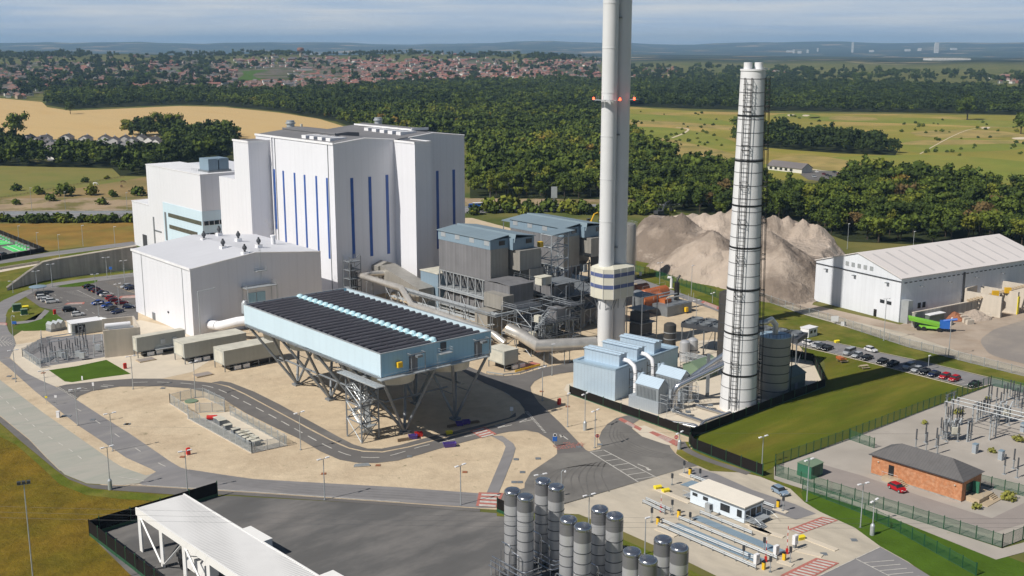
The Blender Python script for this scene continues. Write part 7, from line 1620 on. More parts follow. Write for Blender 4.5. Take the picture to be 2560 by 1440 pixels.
# left car park
LG='cars in the left car park'
def rowdir(px,py,dx,dy): return (px+dx,py+dy)
for k,c,x,y,dx,dy,lb in [
 ('suv','c_black',105,740,20,-2,'black off roader, rearmost of the row of four left of the open bays'),
 ('suv','c_white',108,747,20,-2,'white estate parked directly beside the black off roader'),
 ('hatch','c_white',117,753,20,-2,'white hatchback between the white estate and the white off roader'),
 ('suv','c_white',131,757,20,-2,'white off roader at the near end of the row of four'),
 ('suv','c_black',174,778,20,-2,'black car alone beside the single white hatchback'),
 ('hatch','c_white',195,789,20,-2,'single white hatchback nearest the switchgear cabin'),
 ('saloon','c_black',222,719,20,-3,'black saloon at the back end of the middle row'),
 ('saloon','c_navy',234,725,20,-3,'navy saloon beside the black one in the middle row'),
 ('hatch','c_dkred',243,730,20,-3,'dark maroon hatchback in the middle row'),
 ('saloon','c_navy',256,735,20,-3,'navy saloon between the maroon and white cars of the middle row'),
 ('saloon','c_white',266,740,20,-3,'white saloon ending the middle row'),
 ('hatch','c_red',278,748,20,-2,'bright red hatchback at the top of the right row'),
 ('saloon','c_dkred',286,753,20,-2,'dark wine red saloon below the bright red hatchback'),
 ('saloon','c_dkred',304,760,20,-2,'deep red saloon nearest the hall at the crossing'),
 ('hatch','c_navy',322,770,20,-1,'dark hatchback half hidden by the corner of the hall'),
 ('saloon','c_blue',244,760,-20,5,'blue saloon at the left of the nearest row'),
 ('hatch','c_blue',267,767,-20,5,'brighter blue hatchback second in the nearest row'),
 ('saloon','c_grey',277,774,-20,5,'grey saloon third in the nearest row'),
 ('saloon','c_navy',293,782,-20,5,'dark navy saloon at the near end of the nearest row'),
 ('hatch','c_silver',315,719,-20,4,'silver hatchback beyond the yellow hatched bays'),
 ('hatch','c_navy',325,723,-20,4,'dark blue hatchback beside the hall beyond the yellow hatching')]:
    car(k,c,x,y,rowdir(x,y,dx,dy),lb)
# staff car park on the right
for k,c,x,y,lb in [('hatch','c_white',2022,862,'white hatchback at the left end of the staff car park row'),('hatch','c_silver',2042,867,'silver hatchback second from the left in the staff row'),('hatch','c_grey',2052,871,'dark grey hatchback between the silver and black cars on the left'),('saloon','c_black',2068,874,'black saloon fourth from the left in the staff row'),
 ('van','c_silver',2123,885,'pale silver van in the staff car park row'),('hatch','c_silver',2143,892,'silver car directly right of the silver van'),('saloon','c_black',2167,898,'black saloon at the end of the van group'),('saloon','c_black',2206,907,'black saloon, left of the two in the chimney shadow'),('saloon','c_black',2232,913,'black saloon, right of the two in the chimney shadow'),
 ('suv','c_silver',2272,921,'silver estate at the start of the longest group'),('hatch','c_silver',2292,928,'silver hatchback beside the silver estate'),('hatch','c_black',2312,934,'black hatchback between silver and navy cars'),('saloon','c_navy',2335,939,'very dark navy saloon next to the two red cars'),('hatch','c_red',2362,945,'bright red car, left of the two red ones'),('hatch','c_red',2386,951,'bright red car, right of the two red ones'),('saloon','c_black',2436,965,'black saloon alone at the right end of the staff row')]:
    car(k,c,x,y,(x-16,y+5.5) if x not in (2022,) else (x+16,y+4),lb)
car('hatch','c_white',2177,878,(2195,883),'white hatchback driving along the staff car park lane')
car('hatch','c_ice',1950,1233,(1968,1243),'pale metallic blue hatchback standing in the bypass lane'); car('hatch','c_red',2243,1225,(2262,1234),'bright red hatchback parked in front of the brick house')
car('saloon','c_grey',6,638,(20,634),'dark car parked in the charging yard at the picture edge')
car('suv','c_blue',146,541,(120,542),'blue car on the near motorway carriageway at the left'); car('hatch','c_white',318,543,(300,544),'white car on the motorway beside the office block')
for i,(x,y,c,lb) in enumerate([(2041,431,'c_white','white car at the left end of the golf club car park'),(2060,437,'c_dkred','dark red car in the golf club car park'),(2068,440,'c_black','black car right of the dark red one at the golf club'),(2076,443,'c_black','second black car at the golf club near the lane'),(2086,432,'c_black','black car at the far row of the golf club car park'),(2098,437,'c_red','red car at the far row of the golf club car park'),(2103,440,'c_white','white car near the hedge of the golf club car park'),(2035,443,'c_silver','silver car at the near edge of the golf club car park')]): car('saloon',c,x,y,(x+10,y+3),lb)
patch('golf_car_park',[(2000,436),(2030,426),(2090,428),(2120,442),(2080,456),(2020,450)],.16,'asphalt')
lo=lorry('lorry','blue sided lorry passing on the motorway right of the boiler house',G(1172,525),math.atan2((G(1150,526)-G(1200,524)).y,(G(1150,526)-G(1200,524)).x)-math.pi/2,'sign_blue','sign_blue',13.)
mb=MB(); mb.box(-1.3,1.3,-15.5,-2.4,3.7,3.8); b=mb.build('roof','white_trim',None); b.parent=lo
# ---- lamp columns
LP={}
def lamp(kind,px,py,top,label,m='galv'):
    g=G(px,py); h=HT(px,py,top); o=T('lamp_post',label,'street lamp',g,None,PH+R.uniform(-.3,.3))
    def pt(n,mm,mb): b=mb.build(n,mm,None); b.parent=o
    mb=MB(); mb.tube([(0,0,0),(0,0,h)],[.12,.075],8); pt('pole',m,mb)
    if kind=='cab': mb=MB(); mb.lathe((0,0,0),[(.42,0),(.42,1.9),(.2,2.3)],10); pt('base_cabinet',m,mb)
    else: mb=MB(); mb.box(-.22,.22,-.22,.22,0,.12); pt('base_plate','steel',mb)
    if kind in ('twin','cab'):
        mb=MB(); mb.tube([(-.75,0,h+.05),(0,0,h-.05),(.75,0,h+.05)],.06,6); pt('bracket',m,mb)
        for x in (-1,1): mb=MB(); mb.box(x*.95-.42,x*.95+.42,-.2,.2,h,h+.16); pt('lamp_head','white_trim',mb)
    elif kind=='one': mb=MB(); mb.box(-.1,.9,-.18,.18,h-.05,h+.12); pt('lamp_head','white_trim',mb)
    elif kind=='cam': mb=MB(); mb.tube([(0,0,h),(.3,0,h+.35),(.8,0,h+.2)],.08,6); pt('bracket',m,mb); mb=MB(); mb.lathe((.8,0,h-.25),[(.01,0),(.22,.1),(.22,.35),(.1,.45)],10); pt('camera','white_trim',mb)
    elif kind=='flood':
        mb=MB(); mb.box(-.9,.9,-.1,.1,h-.1,h+.05); pt('bracket',m,mb)
        for x in (-.7,0,.7): mb=MB(); mb.box(x-.28,x+.28,-.35,.25,h+.05,h+.5); pt('lamp_head','dark_steel',mb)
    return o
for k,x,y,t,lb in [
 ('twin',195,1064,974,'twin headed lamp post on the strip between the two left roads, near the junction'),('twin',282,1128,1034,'twin headed lamp post on the sandy wedge between the roads'),('cab',276,1224,1118,'camera lamp with thick grey base at the field corner'),('twin',469,1230,1128,'twin headed lamp post by the end of the black hoarding'),('flood',88,1500,1210,'tall floodlight mast in the golden field at lower left'),
 ('twin',40,955,876,'twin headed lamp post beside the left road, below the switchyard fence'),('twin',115,992,927,'twin headed lamp post by the corner of the green plot'),('twin',333,973,891,'twin headed lamp post at the edge of the loop road beside the green plot'),('twin',489,994,905,'twin headed lamp post beside the oblong compound'),('twin',752,1125,1032,'twin headed lamp post on the inside bend of the loop road'),
 ('twin',812,1250,1147,'twin headed lamp post at the front kerb below the white pallet stack'),('twin',1152,1263,1164,'twin headed lamp post at the front kerb left of the red crossing'),('twin',1356,1002,919,'twin headed lamp post between the condenser and the blue building'),('one',1380,939,861,'slim lamp post at the corner of the branch road to the flues'),('one',1419,1067,985,'slim lamp post in front of the black hoarding corner'),('twin',1487,1120,1027,'twin headed lamp post beside the no entry sign at the turning loop'),
 ('cab',1462,1076,985,'grey camera mast with cabinet on the sand near the hoarding'),('cab',1698,1124,1082,'grey post with thick base under the hoarding corner'),('twin',1905,1162,1092,'twin headed lamp post on the lawn behind the hoarding'),('twin',2017,1254,1150,'twin headed lamp post on the bank beside the dark green kiosk'),('twin',2151,1319,1210,'twin headed lamp post on the bank, left of the pair by the exit'),('cab',2180,1338,1252,'grey camera mast with thick base beside the exit road'),
 ('cam',1403,1262,1180,'camera mast rising behind the left silo cluster'),('twin',1351,1254,1187,'twin headed lamp post just behind the left silo cluster'),('twin',1472,1312,1238,'twin headed lamp post beside the middle silo cluster'),('one',1612,1386,1296,'thin bare post beside the rear silos on the concrete'),
 ('twin',131,717,661,'twin headed lamp post on the bend in front of the retaining wall'),('twin',93,722,678,'twin headed lamp post near the sloping end of the retaining wall'),('twin',33,732,703,'twin headed lamp post at the low end of the retaining wall'),('twin',241,742,686,'twin headed lamp post among the middle row of cars'),('twin',268,695,644,'twin headed lamp post against the middle of the retaining wall'),('twin',312,705,652,'twin headed lamp post against the wall near the hall'),('twin',247,789,757,'lamp post at the near end of the left car park'),('twin',298,765,710,'lamp post between the red cars'),('cam',35,866,792,'camera mast at the left bend beside the blue sign'),
 ('one',48,604,565,'lamp post inside the charging yard, left one'),('one',94,621,582,'lamp post inside the charging yard near its corner'),('one',149,644,587,'slim mast on the verge above the retaining wall'),('one',208,616,564,'slim mast in the golden field, middle'),('one',288,617,567,'slim mast in the golden field near the office block'),
 ('one',80,527,470,'tall motorway lighting mast at the far left'),('one',166,548,480,'tall motorway lighting mast left of the office block'),('one',318,525,482,'tall motorway lighting mast beside the office block wall'),('one',1225,495,468,'motorway lighting mast right of the boiler house'),('one',1270,494,458,'second motorway lighting mast right of the boiler house'),('one',1476,491,473,'motorway lighting mast left of the flues'),
 ('twin',1649,711,657,'lamp post on the perimeter road verge below the dump truck'),('one',1728,739,664,'tall mast at the perimeter road opposite the spoil heap'),('twin',1781,757,733,'lamp post at the perimeter road left of the chimney'),('twin',1740,800,751,'lamp post by the small crossing behind the process building'),
 ('twin',2209,852,747,'twin headed lamp post at the works fence in front of the warehouse'),('one',2371,893,796,'slim mast at the works fence near the screening machine'),('one',2118,623,560,'tall mast at the left end of the warehouse, by the trees'),('one',2283,616,579,'tall mast rising behind the warehouse roof'),('one',2320,925,890,'thin post at the staff car park kerb'),('one',1822,560,528,'mast on the top edge of the spoil heap')]: lamp(k,x,y,t,lb)
# ---- red hydrant cabinets, signs
hy=None
for p,lb in (((471,1137),'red fire hydrant cabinet on the sand near the front road'),((1398,1012),'red fire hydrant cabinet on the sand near the east road'),((313,922),'red fire hydrant cabinet beside the green plot'),((137,786),'red fire hydrant cabinet by the left car park')):
    g=G(*p)
    if hy is None:
        hy=T('hydrant_cabinet',lb,'hydrant',g,None,PH)
        for nm,m,a in (('body','red',(-.4,.4,-.3,.3,.1,1.5)),('door','red',(-.32,.32,-.33,-.301,.25,1.35)),('plinth','paving',(-.5,.5,-.4,.4,0,.1))): mb=MB(); mb.box(*a); b=mb.build(nm,m,None); b.parent=hy
        mb=MB(); mb.add([(-.4,-.3,1.5),(.4,-.3,1.5),(.4,.3,1.5),(-.4,.3,1.5),(-.3,0,1.7),(.3,0,1.7)],[(0,1,5,4),(2,3,4,5),(1,2,5),(3,0,4)]); b=mb.build('lid','red',None); b.parent=hy
    else: copytree(hy,g,PH,lb)
gc=None
for p,lb,s_ in (((43,778),'taller dark green utility cabinet on the left verge',1.25),((61,787),'shorter dark green utility cabinet on the left verge',1.)):
    g=G(*p)
    if gc is None:
        gc=T('utility_cabinet',lb,'cabinet',g,None,.5)
        for nm,m,a in (('body','green_cab',(-1.,1.,-.8,.8,.1,1.9)),('lid','sage',(-1.08,1.08,-.88,.88,1.9,2.0)),('door','green_post',(-.9,.9,-.84,-.802,.25,1.8)),('plinth','paving',(-1.2,1.2,-1.,1.,0,.1))): mb=MB(); mb.box(*a); b=mb.build(nm,m,None); b.parent=gc
        gc.scale=(s_,)*3
    else: copytree(gc,g,.5,lb,None,None,s_)
def sign(label,p,top,w,h,m,parts=(),txt=None,rz=0.):
    g=G(*p); H=HT(*p,top); o=T('road_sign',label,'sign',g,None,rz)
    mb=MB(); mb.cyl((0,0),.05,0,H-.02,8); b=mb.build('post','galv',None); b.parent=o
    mb=MB(); mb.box(-w/2,w/2,-.09,-.055,H-h,H); b=mb.build('plate',m,None); b.parent=o
    mb=MB(); mb.box(-w/2-.03,w/2+.03,-.053,-.045,H-h-.03,H+.03); b=mb.build('back','galv',None); b.parent=o
    return o,H
def disc(o,H,r,z,m,n='disc',y=-.1):
    mb=MB(Matrix.Translation((0,y,z))@Matrix.Rotation(rad(90),4,'X')); mb.lathe((0,0,0),[(r,0),(r,.015),(.01,.016)],20); b=mb.build(n,m,None); b.parent=o
o,H=sign('blue plate with round speed sign on the peninsula by the chemical delivery road',(1387,1117),1091,1.,1.1,'sign_blue'); disc(o,H,.42,H+.35,'white_trim'); disc(o,H,.3,H+.35,'dark_steel','digit',-.12)
for p,t,lb in (((1493,1118),1086,'round red no entry sign at the turning loop'),((1690,1113),1089,'round red no entry sign by the hoarding corner')):
    g=G(*p); H=HT(*p,t); o=T('no_entry_sign',lb,'sign',g); mb=MB(); mb.cyl((0,0),.05,0,H,8); b=mb.build('post','galv',None); b.parent=o; disc(o,H,.42,H-.3,'red'); mb=MB(); mb.box(-.28,.28,-.125,-.118,H-.37,H-.23); b=mb.build('bar','white_trim',None); b.parent=o
sign('small blue sign board on the verge at the left bend',(36,812),803,1.5,.9,'sign_blue'); sign('blue sign below the retaining wall near the hall',(278,693),667,1.1,1.,'sign_blue'); sign('blue and white sign on the perimeter road verge',(1601,694),680,1.,1.4,'white_trim'); sign('white sign board at the works fence below the warehouse',(2086,810),790,2.4,1.8,'white_trim'); sign('white notice board by the works gate',(2108,815),804,1.6,1.9,'white_trim'); sign('yellow sign on the sand strip beside the left road',(117,1010),990,.6,.5,'bin_yellow'); sign('round speed sign on the left road strip',(141,1012),988,.6,.6,'white_trim'); sign('small sign at the loop road entry',(234,977),956,.5,.9,'white_trim'); sign('white sign post on the green plot edge',(206,951),940,.35,1.1,'white_trim'); sign('white sign on the kerb under the condenser',(1279,1035),1017,.8,1.,'white_trim')
mx_=T('message_board','grey variable message board on a tall post beyond the filter plants','sign',G(1385,530)); g=G(1385,530); mb=MB(); mb.bar((g.x,g.y,0),(g.x,g.y,12),.3); mb.build('post','galv',mx_); mb=MB(); mb.box(g.x-1.6,g.x+1.6,g.y-.2,g.y+.2,7.5,13.5); mb.build('panel','galv',mx_)
wc=T('meter_pillar','white meter pillar on the sand strip between the left roads','cabinet',G(146,1044)); g=G(146,1044); mb=MB(); mb.box(g.x-.35,g.x+.35,g.y-.3,g.y+.3,.08,1.5); mb.build('body','white_trim',wc); mb=MB(); mb.box(g.x-.4,g.x+.4,g.y-.35,g.y+.35,1.5,1.6); mb.build('cap','white_trim',wc); mb=MB(); mb.box(g.x-.45,g.x+.45,g.y-.4,g.y+.4,0,.08); mb.build('plinth','paving',wc)
# skips and loose things by the condenser
for p,lb,m,w in (((1032,1097),'small purple skip left of the red one by the stair tower','purple',1.),((1047,1091),'small red skip box by the stair tower','red',.9),((1124,1117),'purple open skip standing on the gravel across the loop road','purple',1.5),((1149,1064),'purple bin, left of two by the kerb under the condenser','purple',.9),((1166,1060),'purple bin, right of two by the kerb under the condenser','purple',.9)):
    g=G(*p); o=T('skip',lb,'skip',g,None,.25); w*=1.
    mb=MB(); z=.95; mb.add([(-w*.8,-.6,.1),(w*.8,-.6,.1),(w*.8,.6,.1),(-w*.8,.6,.1),(-w,-.75,z),(w,-.75,z),(w,.75,z),(-w,.75,z),(-w*.9,-.65,z),(w*.9,-.65,z),(w*.9,.65,z),(-w*.9,.65,z),(-w*.75,-.5,.2),(w*.75,-.5,.2),(w*.75,.5,.2),(-w*.75,.5,.2)],[(3,2,1,0),(0,1,5,4),(1,2,6,5),(2,3,7,6),(3,0,4,7),(4,5,9,8),(5,6,10,9),(6,7,11,10),(7,4,8,11),(8,9,13,12),(9,10,14,13),(10,11,15,14),(11,8,12,15),(12,13,14,15)]); b=mb.build('body',m,None); b.parent=o
    mb=MB(); 
    for x in (-w*.6,w*.6): mb.box(x-.1,x+.1,-.6,.6,0,.1)
    b=mb.build('runner','steel',None); b.parent=o
for p,lb,m in (((1010,1101),'bundle of scaffold boards by the kerb below the stair tower','wood'),((1181,1058),'bundle of brown boards at the kerb right of the purple bins','wood'),((904,1165),'stack of silver handrail sections lying on the front gravel','galv'),((1133,1066),'brown timber stack beside the yellow frame under the condenser','wood')):
    g=G(*p); o=T('material_stack',lb,'stack',g,None,.2 if m=='galv' else .45); mb=MB()
    for i in range(5): mb.box(-1.7+.1*i,1.7-.05*i,-.6+i*.25,-.42+i*.25,.12,.3+.08*(i%3))
    b=mb.build('boards',m,None); b.parent=o; mb=MB(); mb.box(-1.2,-1.,-.6,.7,0,.12); mb.box(1.,1.2,-.6,.7,0,.12); b=mb.build('bearer','wood',None); b.parent=o
# picnic tables
pt_=None
for p,lb,m in (((2106,906),'picnic table with a bright orange cover on the lawn','orange'),((2160,922),'bare wooden picnic table on the shaded lawn','wood')):
    g=G(*p); o=T('picnic_table',lb,'table',g,None,.3)
    for nm,a in (('table_top',(-.95,.95,-.4,.4,.72,.78)),('seat',(-.95,.95,-.85,-.6,.42,.47)),('seat',(-.95,.95,.6,.85,.42,.47))): mb=MB(); mb.box(*a); b=mb.build(nm,'rail_tan' if nm=='seat' or m=='wood' else 'orange',None); b.parent=o
    for x in (-.7,.7): mb=MB(); mb.bar((x,-.75,0),(x,-.1,.75),.08); mb.bar((x,.75,0),(x,.1,.75),.08); mb.bar((x,-.7,.4),(x,.7,.4),.06); b=mb.build('leg','wood',None); b.parent=o
    if m=='orange': mb=MB(); mb.box(-1.1,-.1,-.9,.9,.8,1.3); b=mb.build('cover','orange',None); b.parent=o
    o.scale=(1.3,)*3
o=T('cycle_shelter','round topped blue canopy shelter at the left end of the car park','shelter',G(96,733)); g=G(96,733); mb=MB(); mb.lathe((g.x,g.y,2.3),[(3.,0),(3.,.2),(1.5,.5),(.01,.6)],16); mb.build('canopy','slate_clad',o,True); mb=MB()
for a in (0,2,4): mb.bar((g.x+2*math.cos(a),g.y+2*math.sin(a),0),(g.x+2*math.cos(a),g.y+2*math.sin(a),2.4),.1)
mb.build('post','steel',o)
# overhead wires crossing the foreground
def wire(label,a,b,za,zb,sag=1.5):
    A,B=G(*a,za),G(*b,zb); mb=MB(); pts=[]
    for k in range(25): u=k/24; p=A.lerp(B,u); p.z-=sag*4*u*(1-u); pts.append(p)
    mb.tube(pts,.014,4); tag(mb.build('overhead_wire','dark_steel'),label,'wire')
wire('single overhead wire crossing the sand below the condenser',(-150,1058),(2700,1085),13,13,.6)
for i in range(3): wire(('upper','middle','lower')[i]+' of three overhead wires crossing the weighbridge yard',(-150,1262+i*14),(2700,1296+i*11),16+i*.2,16+i*.2,.8)
mb=MB(); 
# low guard rails along the branch road by the filter plant
A=[G(*p) for p in [(1217,935),(1258,941),(1300,937),(1344,923),(1367,918)]]; o=T('road_barrier','low galvanised barrier round the kerb by the stilt container','barrier',A[0]); mb=MB(); wallstrip(mb,A,.45,.75,.08); mb.build('beam','galv',o); mb=MB()
for p in along(A,2.5): mb.bar((p.x,p.y,0),(p.x,p.y,.75),.1)
mb.build('posts','steel',o)
A=[G(*p) for p in [(1288,932),(1350,916)]]; o=T('yellow_barrier','yellow tubular barrier at the edge of the red paved bay','barrier',A[0]); mb=MB(); wallstrip(mb,A,.2,.7,.2); mb.build('beam','yellow',o); mb=MB(); 
for p in along(A,2.): mb.bar((p.x,p.y,0),(p.x,p.y,.9),.1)
mb.build('posts','yellow',o)
patch('red_bay',[(1300,920),(1330,905),(1352,910),(1320,928)],.1,'road_red')
# ================================================================ trees, hedges, town, haze
def crown_arrays(seed,h,r,n,leaf,kind='round'):
    rr=np.random.default_rng(seed); lobes=[]
    base=h*(.30 if kind=='round' else .16)
    for k in range(13):
        a=rr.uniform(0,2*np.pi); q=r*rr.uniform(.2,.78); z=base+(h-base)*rr.uniform(.2,.85); s=r*rr.uniform(.26,.50)
        if kind=='tall': q*=.45; s*=.75
        if kind=='bush': z=h*rr.uniform(.25,.6); s=r*rr.uniform(.4,.55)
        lobes.append((q*np.cos(a),q*np.sin(a),min(z,h-s*.75),s))
    lobes.append((0,0,base+(h-base)*.52,r*.62)); lobes.append((rr.uniform(-.1,.1)*r,rr.uniform(-.1,.1)*r,h-r*.42,r*.42))
    V=[];Fq=0
    per=n//len(lobes); pts=[];nr=[]
    for cx,cy,cz,s in lobes:
        m=int(per*(s/(r*.5))**2)+1; d=rr.normal(size=(m,3)); d/=np.linalg.norm(d,axis=1)[:,None]; rad_=s*rr.uniform(.72,1.08,m)[:,None]; p=d*rad_*np.array([1,1,.82])+np.array([cx,cy,cz]); pts.append(p); nr.append(d)
    p=np.concatenate(pts); d=np.concatenate(nr); keep=p[:,2]>h*.08; p=p[keep]; d=d[keep]
    d=d+rr.normal(size=d.shape)*.45; d/=np.linalg.norm(d,axis=1)[:,None]
    t=np.cross(d,rr.normal(size=d.shape)); t/=np.linalg.norm(t,axis=1)[:,None]; b=np.cross(d,t); s=(leaf*rr.uniform(.6,1.35,len(p)))[:,None]; s2=s*rr.uniform(.6,1.,len(p))[:,None]
    V=np.stack([p-t*s-b*s2*.6,p+t*s*.7-b*s2,p+t*s+b*s2*.7,p-t*s*.6+b*s2],1).reshape(-1,3)
    # dark inner mass so that the crown is not see-through at its heart
    core=[]; 
    for cx,cy,cz,s in lobes:
        o=np.array([[1,0,0],[-1,0,0],[0,1,0],[0,-1,0],[0,0,1],[0,0,-1]])*s*.72*np.array([1,1,.82])+np.array([cx,cy,cz]); core.append(o)
    C=np.concatenate(core); F=np.arange(len(V)).reshape(-1,4)
    tri=np.array([[0,2,4],[2,1,4],[1,3,4],[3,0,4],[2,0,5],[1,2,5],[3,1,5],[0,3,5]]); T_=np.concatenate([tri+6*i for i in range(len(lobes))])+len(V)
    return np.concatenate([V,C]).astype(np.float32),F,T_
def mesh_from(name,V,F4,F3,m,tint=None,mi=None):
    me=bpy.data.meshes.new(name); n4,n3=len(F4),len(F3); me.vertices.add(len(V)); me.vertices.foreach_set('co',np.asarray(V,np.float32).ravel())
    me.loops.add(n4*4+n3*3); me.loops.foreach_set('vertex_index',np.concatenate([np.asarray(F4,np.int32).ravel(),np.asarray(F3,np.int32).ravel()]).astype(np.int32))
    me.polygons.add(n4+n3); me.polygons.foreach_set('loop_start',np.concatenate([np.arange(n4)*4,n4*4+np.arange(n3)*3]).astype(np.int32))
    for q in (m if isinstance(m,(list,tuple)) else [m]): me.materials.append(MATS[q])
    if mi is not None: me.polygons.foreach_set('material_index',np.asarray(mi,np.int32))
    if tint is not None: a=me.attributes.new('tint','FLOAT','FACE'); a.data.foreach_set('value',np.asarray(tint,np.float32))
    me.update(calc_edges=True); me.validate(); return me
KINDS=[('round',13,5.6),('round',11,5.),('round',14,6.4),('tall',14,4.),('round',9.5,4.6),('round',12,6.)]
NEAR=[crown_arrays(10+i,h,r,760,.46,k) for i,(k,h,r) in enumerate(KINDS)]
FAR=[crown_arrays(40+i,h,r,190,.85,k) for i,(k,h,r) in enumerate(KINDS)]
BUSH=[crown_arrays(70+i,3.,2.2,150,.42,'bush') for i in range(3)]
CROWN=[mesh_from('crown',*a,'leaf') for a in NEAR]; BUSHM=[mesh_from('bush_crown',*a,'leaf') for a in BUSH]
def trunkmesh(h,r):
    mb=MB(); mb.tube([(0,0,0),(.1,0,h*.25),(0,.15,h*.55)],[r*.07,r*.055,r*.03],6); 
    for k in range(4): a=k*1.7; mb.tube([(0.05,0,h*.22+.3*k),(r*.4*math.cos(a),r*.4*math.sin(a),h*.42+.3*k)],[r*.03,r*.012],5)
    o=mb.build('trunk','bark'); me=o.data; bpy.data.objects.remove(o); return me
TRUNK=[trunkmesh(h,r) for _,h,r in KINDS]
def tree(p,k,label,group,scale=1.,name='broadleaf_tree',bush=False,z=0.,lm=None):
    o=T(name,label,'bush' if bush else 'tree',(p[0],p[1],z),group,R.uniform(0,6.28)); o.scale=(scale*R.uniform(.92,1.08),scale*R.uniform(.92,1.08),scale)
    c=bpy.data.objects.new('crown',(BUSHM if bush else CROWN)[k]); COL.objects.link(c); c.parent=o
    if lm: c.material_slots[0].link='OBJECT'; c.material_slots[0].material=MATS[lm]
    if not bush: t=bpy.data.objects.new('trunk',TRUNK[k]); COL.objects.link(t); t.parent=o
    else: t=bpy.data.objects.new('stem',TRUNK[4]); COL.objects.link(t); t.parent=o; t.scale=(.25,.25,.25)
    return o
def inpoly(x,y,P):
    c=False; n=len(P)
    for i in range(n):
        (x0,y0),(x1,y1)=P[i],P[i-1]
        if (y0>y)!=(y1>y) and x<(x1-x0)*(y-y0)/(y1-y0)+x0: c=not c
    return c
def sample(poly,d0):          # even scatter over the ground inside a polygon surveyed from the photograph; spacing d0 metres, wider far away
    W_=[G(*p).to_2d() for p in poly]; PP=[(p.x,p.y) for p in W_]; x0,x1=min(p[0] for p in PP),max(p[0] for p in PP); y0,y1=min(p[1] for p in PP),max(p[1] for p in PP)
    out=[]; y=y0
    while y<y1:
        d=d0*(1+.45*max(0,(y-750)/1000)); x=x0+R.uniform(0,d)
        while x<x1:
            xx,yy=x+R.uniform(-.4,.4)*d,y+R.uniform(-.4,.4)*d
            if inpoly(xx,yy,PP): out.append((xx,yy))
            x+=d
        y+=d*.95
    return out
WOODS={
 'wood right of the boiler house':[(112,262),(175,273),(450,262),(560,265),(700,279),(840,304),(900,326),(1000,345),(1100,352),(1175,356),(1175,496),(1330,497),(1490,499),(1640,499),(1668,486),(1700,440),(1690,415),(1640,378),(1560,325),(1500,290),(1500,262),(1620,262),(1620,206),(1490,206),(1250,205),(1000,214),(850,224),(560,236),(540,230),(130,230)],
 'wood above the golf course':[(1560,206),(1900,206),(2200,214),(2560,230),(2900,236),(2900,296),(2560,288),(2350,283),(1910,277),(1700,271),(1560,265)],
 'wood behind the spoil heap and warehouse':[(1640,499),(1690,440),(1720,418),(1800,428),(1870,448),(1915,480),(2010,492),(2100,484),(2125,456),(2140,440),(2230,450),(2330,462),(2440,482),(2560,510),(2900,560),(2900,680),(2560,622),(2440,606),(2300,612),(2120,604),(2060,582),(1960,560),(1820,546),(1700,530),(1640,528),(1570,524)],
 'clump on the golf course':[(1905,332),(1960,342),(2100,352),(2200,366),(2244,378),(2238,389),(2100,384),(1990,376),(1900,368),(1840,360),(1840,325)],
 'belt of trees below the mobile homes':[(-140,350),(60,362),(65,402),(110,408),(150,398),(300,392),(350,398),(412,388),(430,350),(480,328),(580,334),(600,352),(560,402),(370,442),(300,440),(280,421),(-140,412)],
 'trees by the wheat field edge':[(310,332),(330,336),(420,334),(448,330),(448,345),(420,350),(330,346)],
}
allt=[]
for nm,pl in WOODS.items():
    for p in sample(pl,8.2 if 'belt' in nm or 'field' in nm else 8.6): allt.append((p,nm))
# hedgerow along the motorway and bushes in front
hb=[]
for x in range(-120,336,6): hb.append((G(x+R.uniform(-3,3),553+R.uniform(-2.5,3)).to_2d(),'hedge'))
def infr(p):
    X=p[0]/max(1,p[1]*CT); return abs(X)<.48
allt.sort(key=lambda q:q[0][0]**2+q[0][1]**2)
names={'wood right of the boiler house':'dense broadleaf tree in the wood right of the boiler house','wood above the golf course':'dark broadleaf tree in the wood above the golf course','wood behind the spoil heap and warehouse':'green broadleaf tree in the wood behind spoil heap and warehouse','clump on the golf course':'dark tree in the dense clump on the golf course','belt of trees below the mobile homes':'tall dark tree in the belt below the mobile homes','trees by the wheat field edge':'round dark tree in the short row at the near edge of the wheat field'}
nind=0; rest=[]
for p,nm in allt:
    d=math.hypot(*p); X,Yp=PT(p[0],p[1],8)
    hidden=560<X<1190 and Yp>370 or (X<600 and Yp>430) or (1560<X<2120 and Yp>545)
    if nind<225 and infr(p) and not hidden and not (R.random()<.35): tree(p,R.randrange(6),names[nm],nm,R.uniform(.7,1.3),lm=('leaf_dark' if ('belt' in nm or 'clump' in nm or 'field' in nm) and R.random()<.8 else 'leaf_autumn' if 'spoil' in nm and R.random()<.035 else None)); nind+=1
    else: rest.append((p,nm))
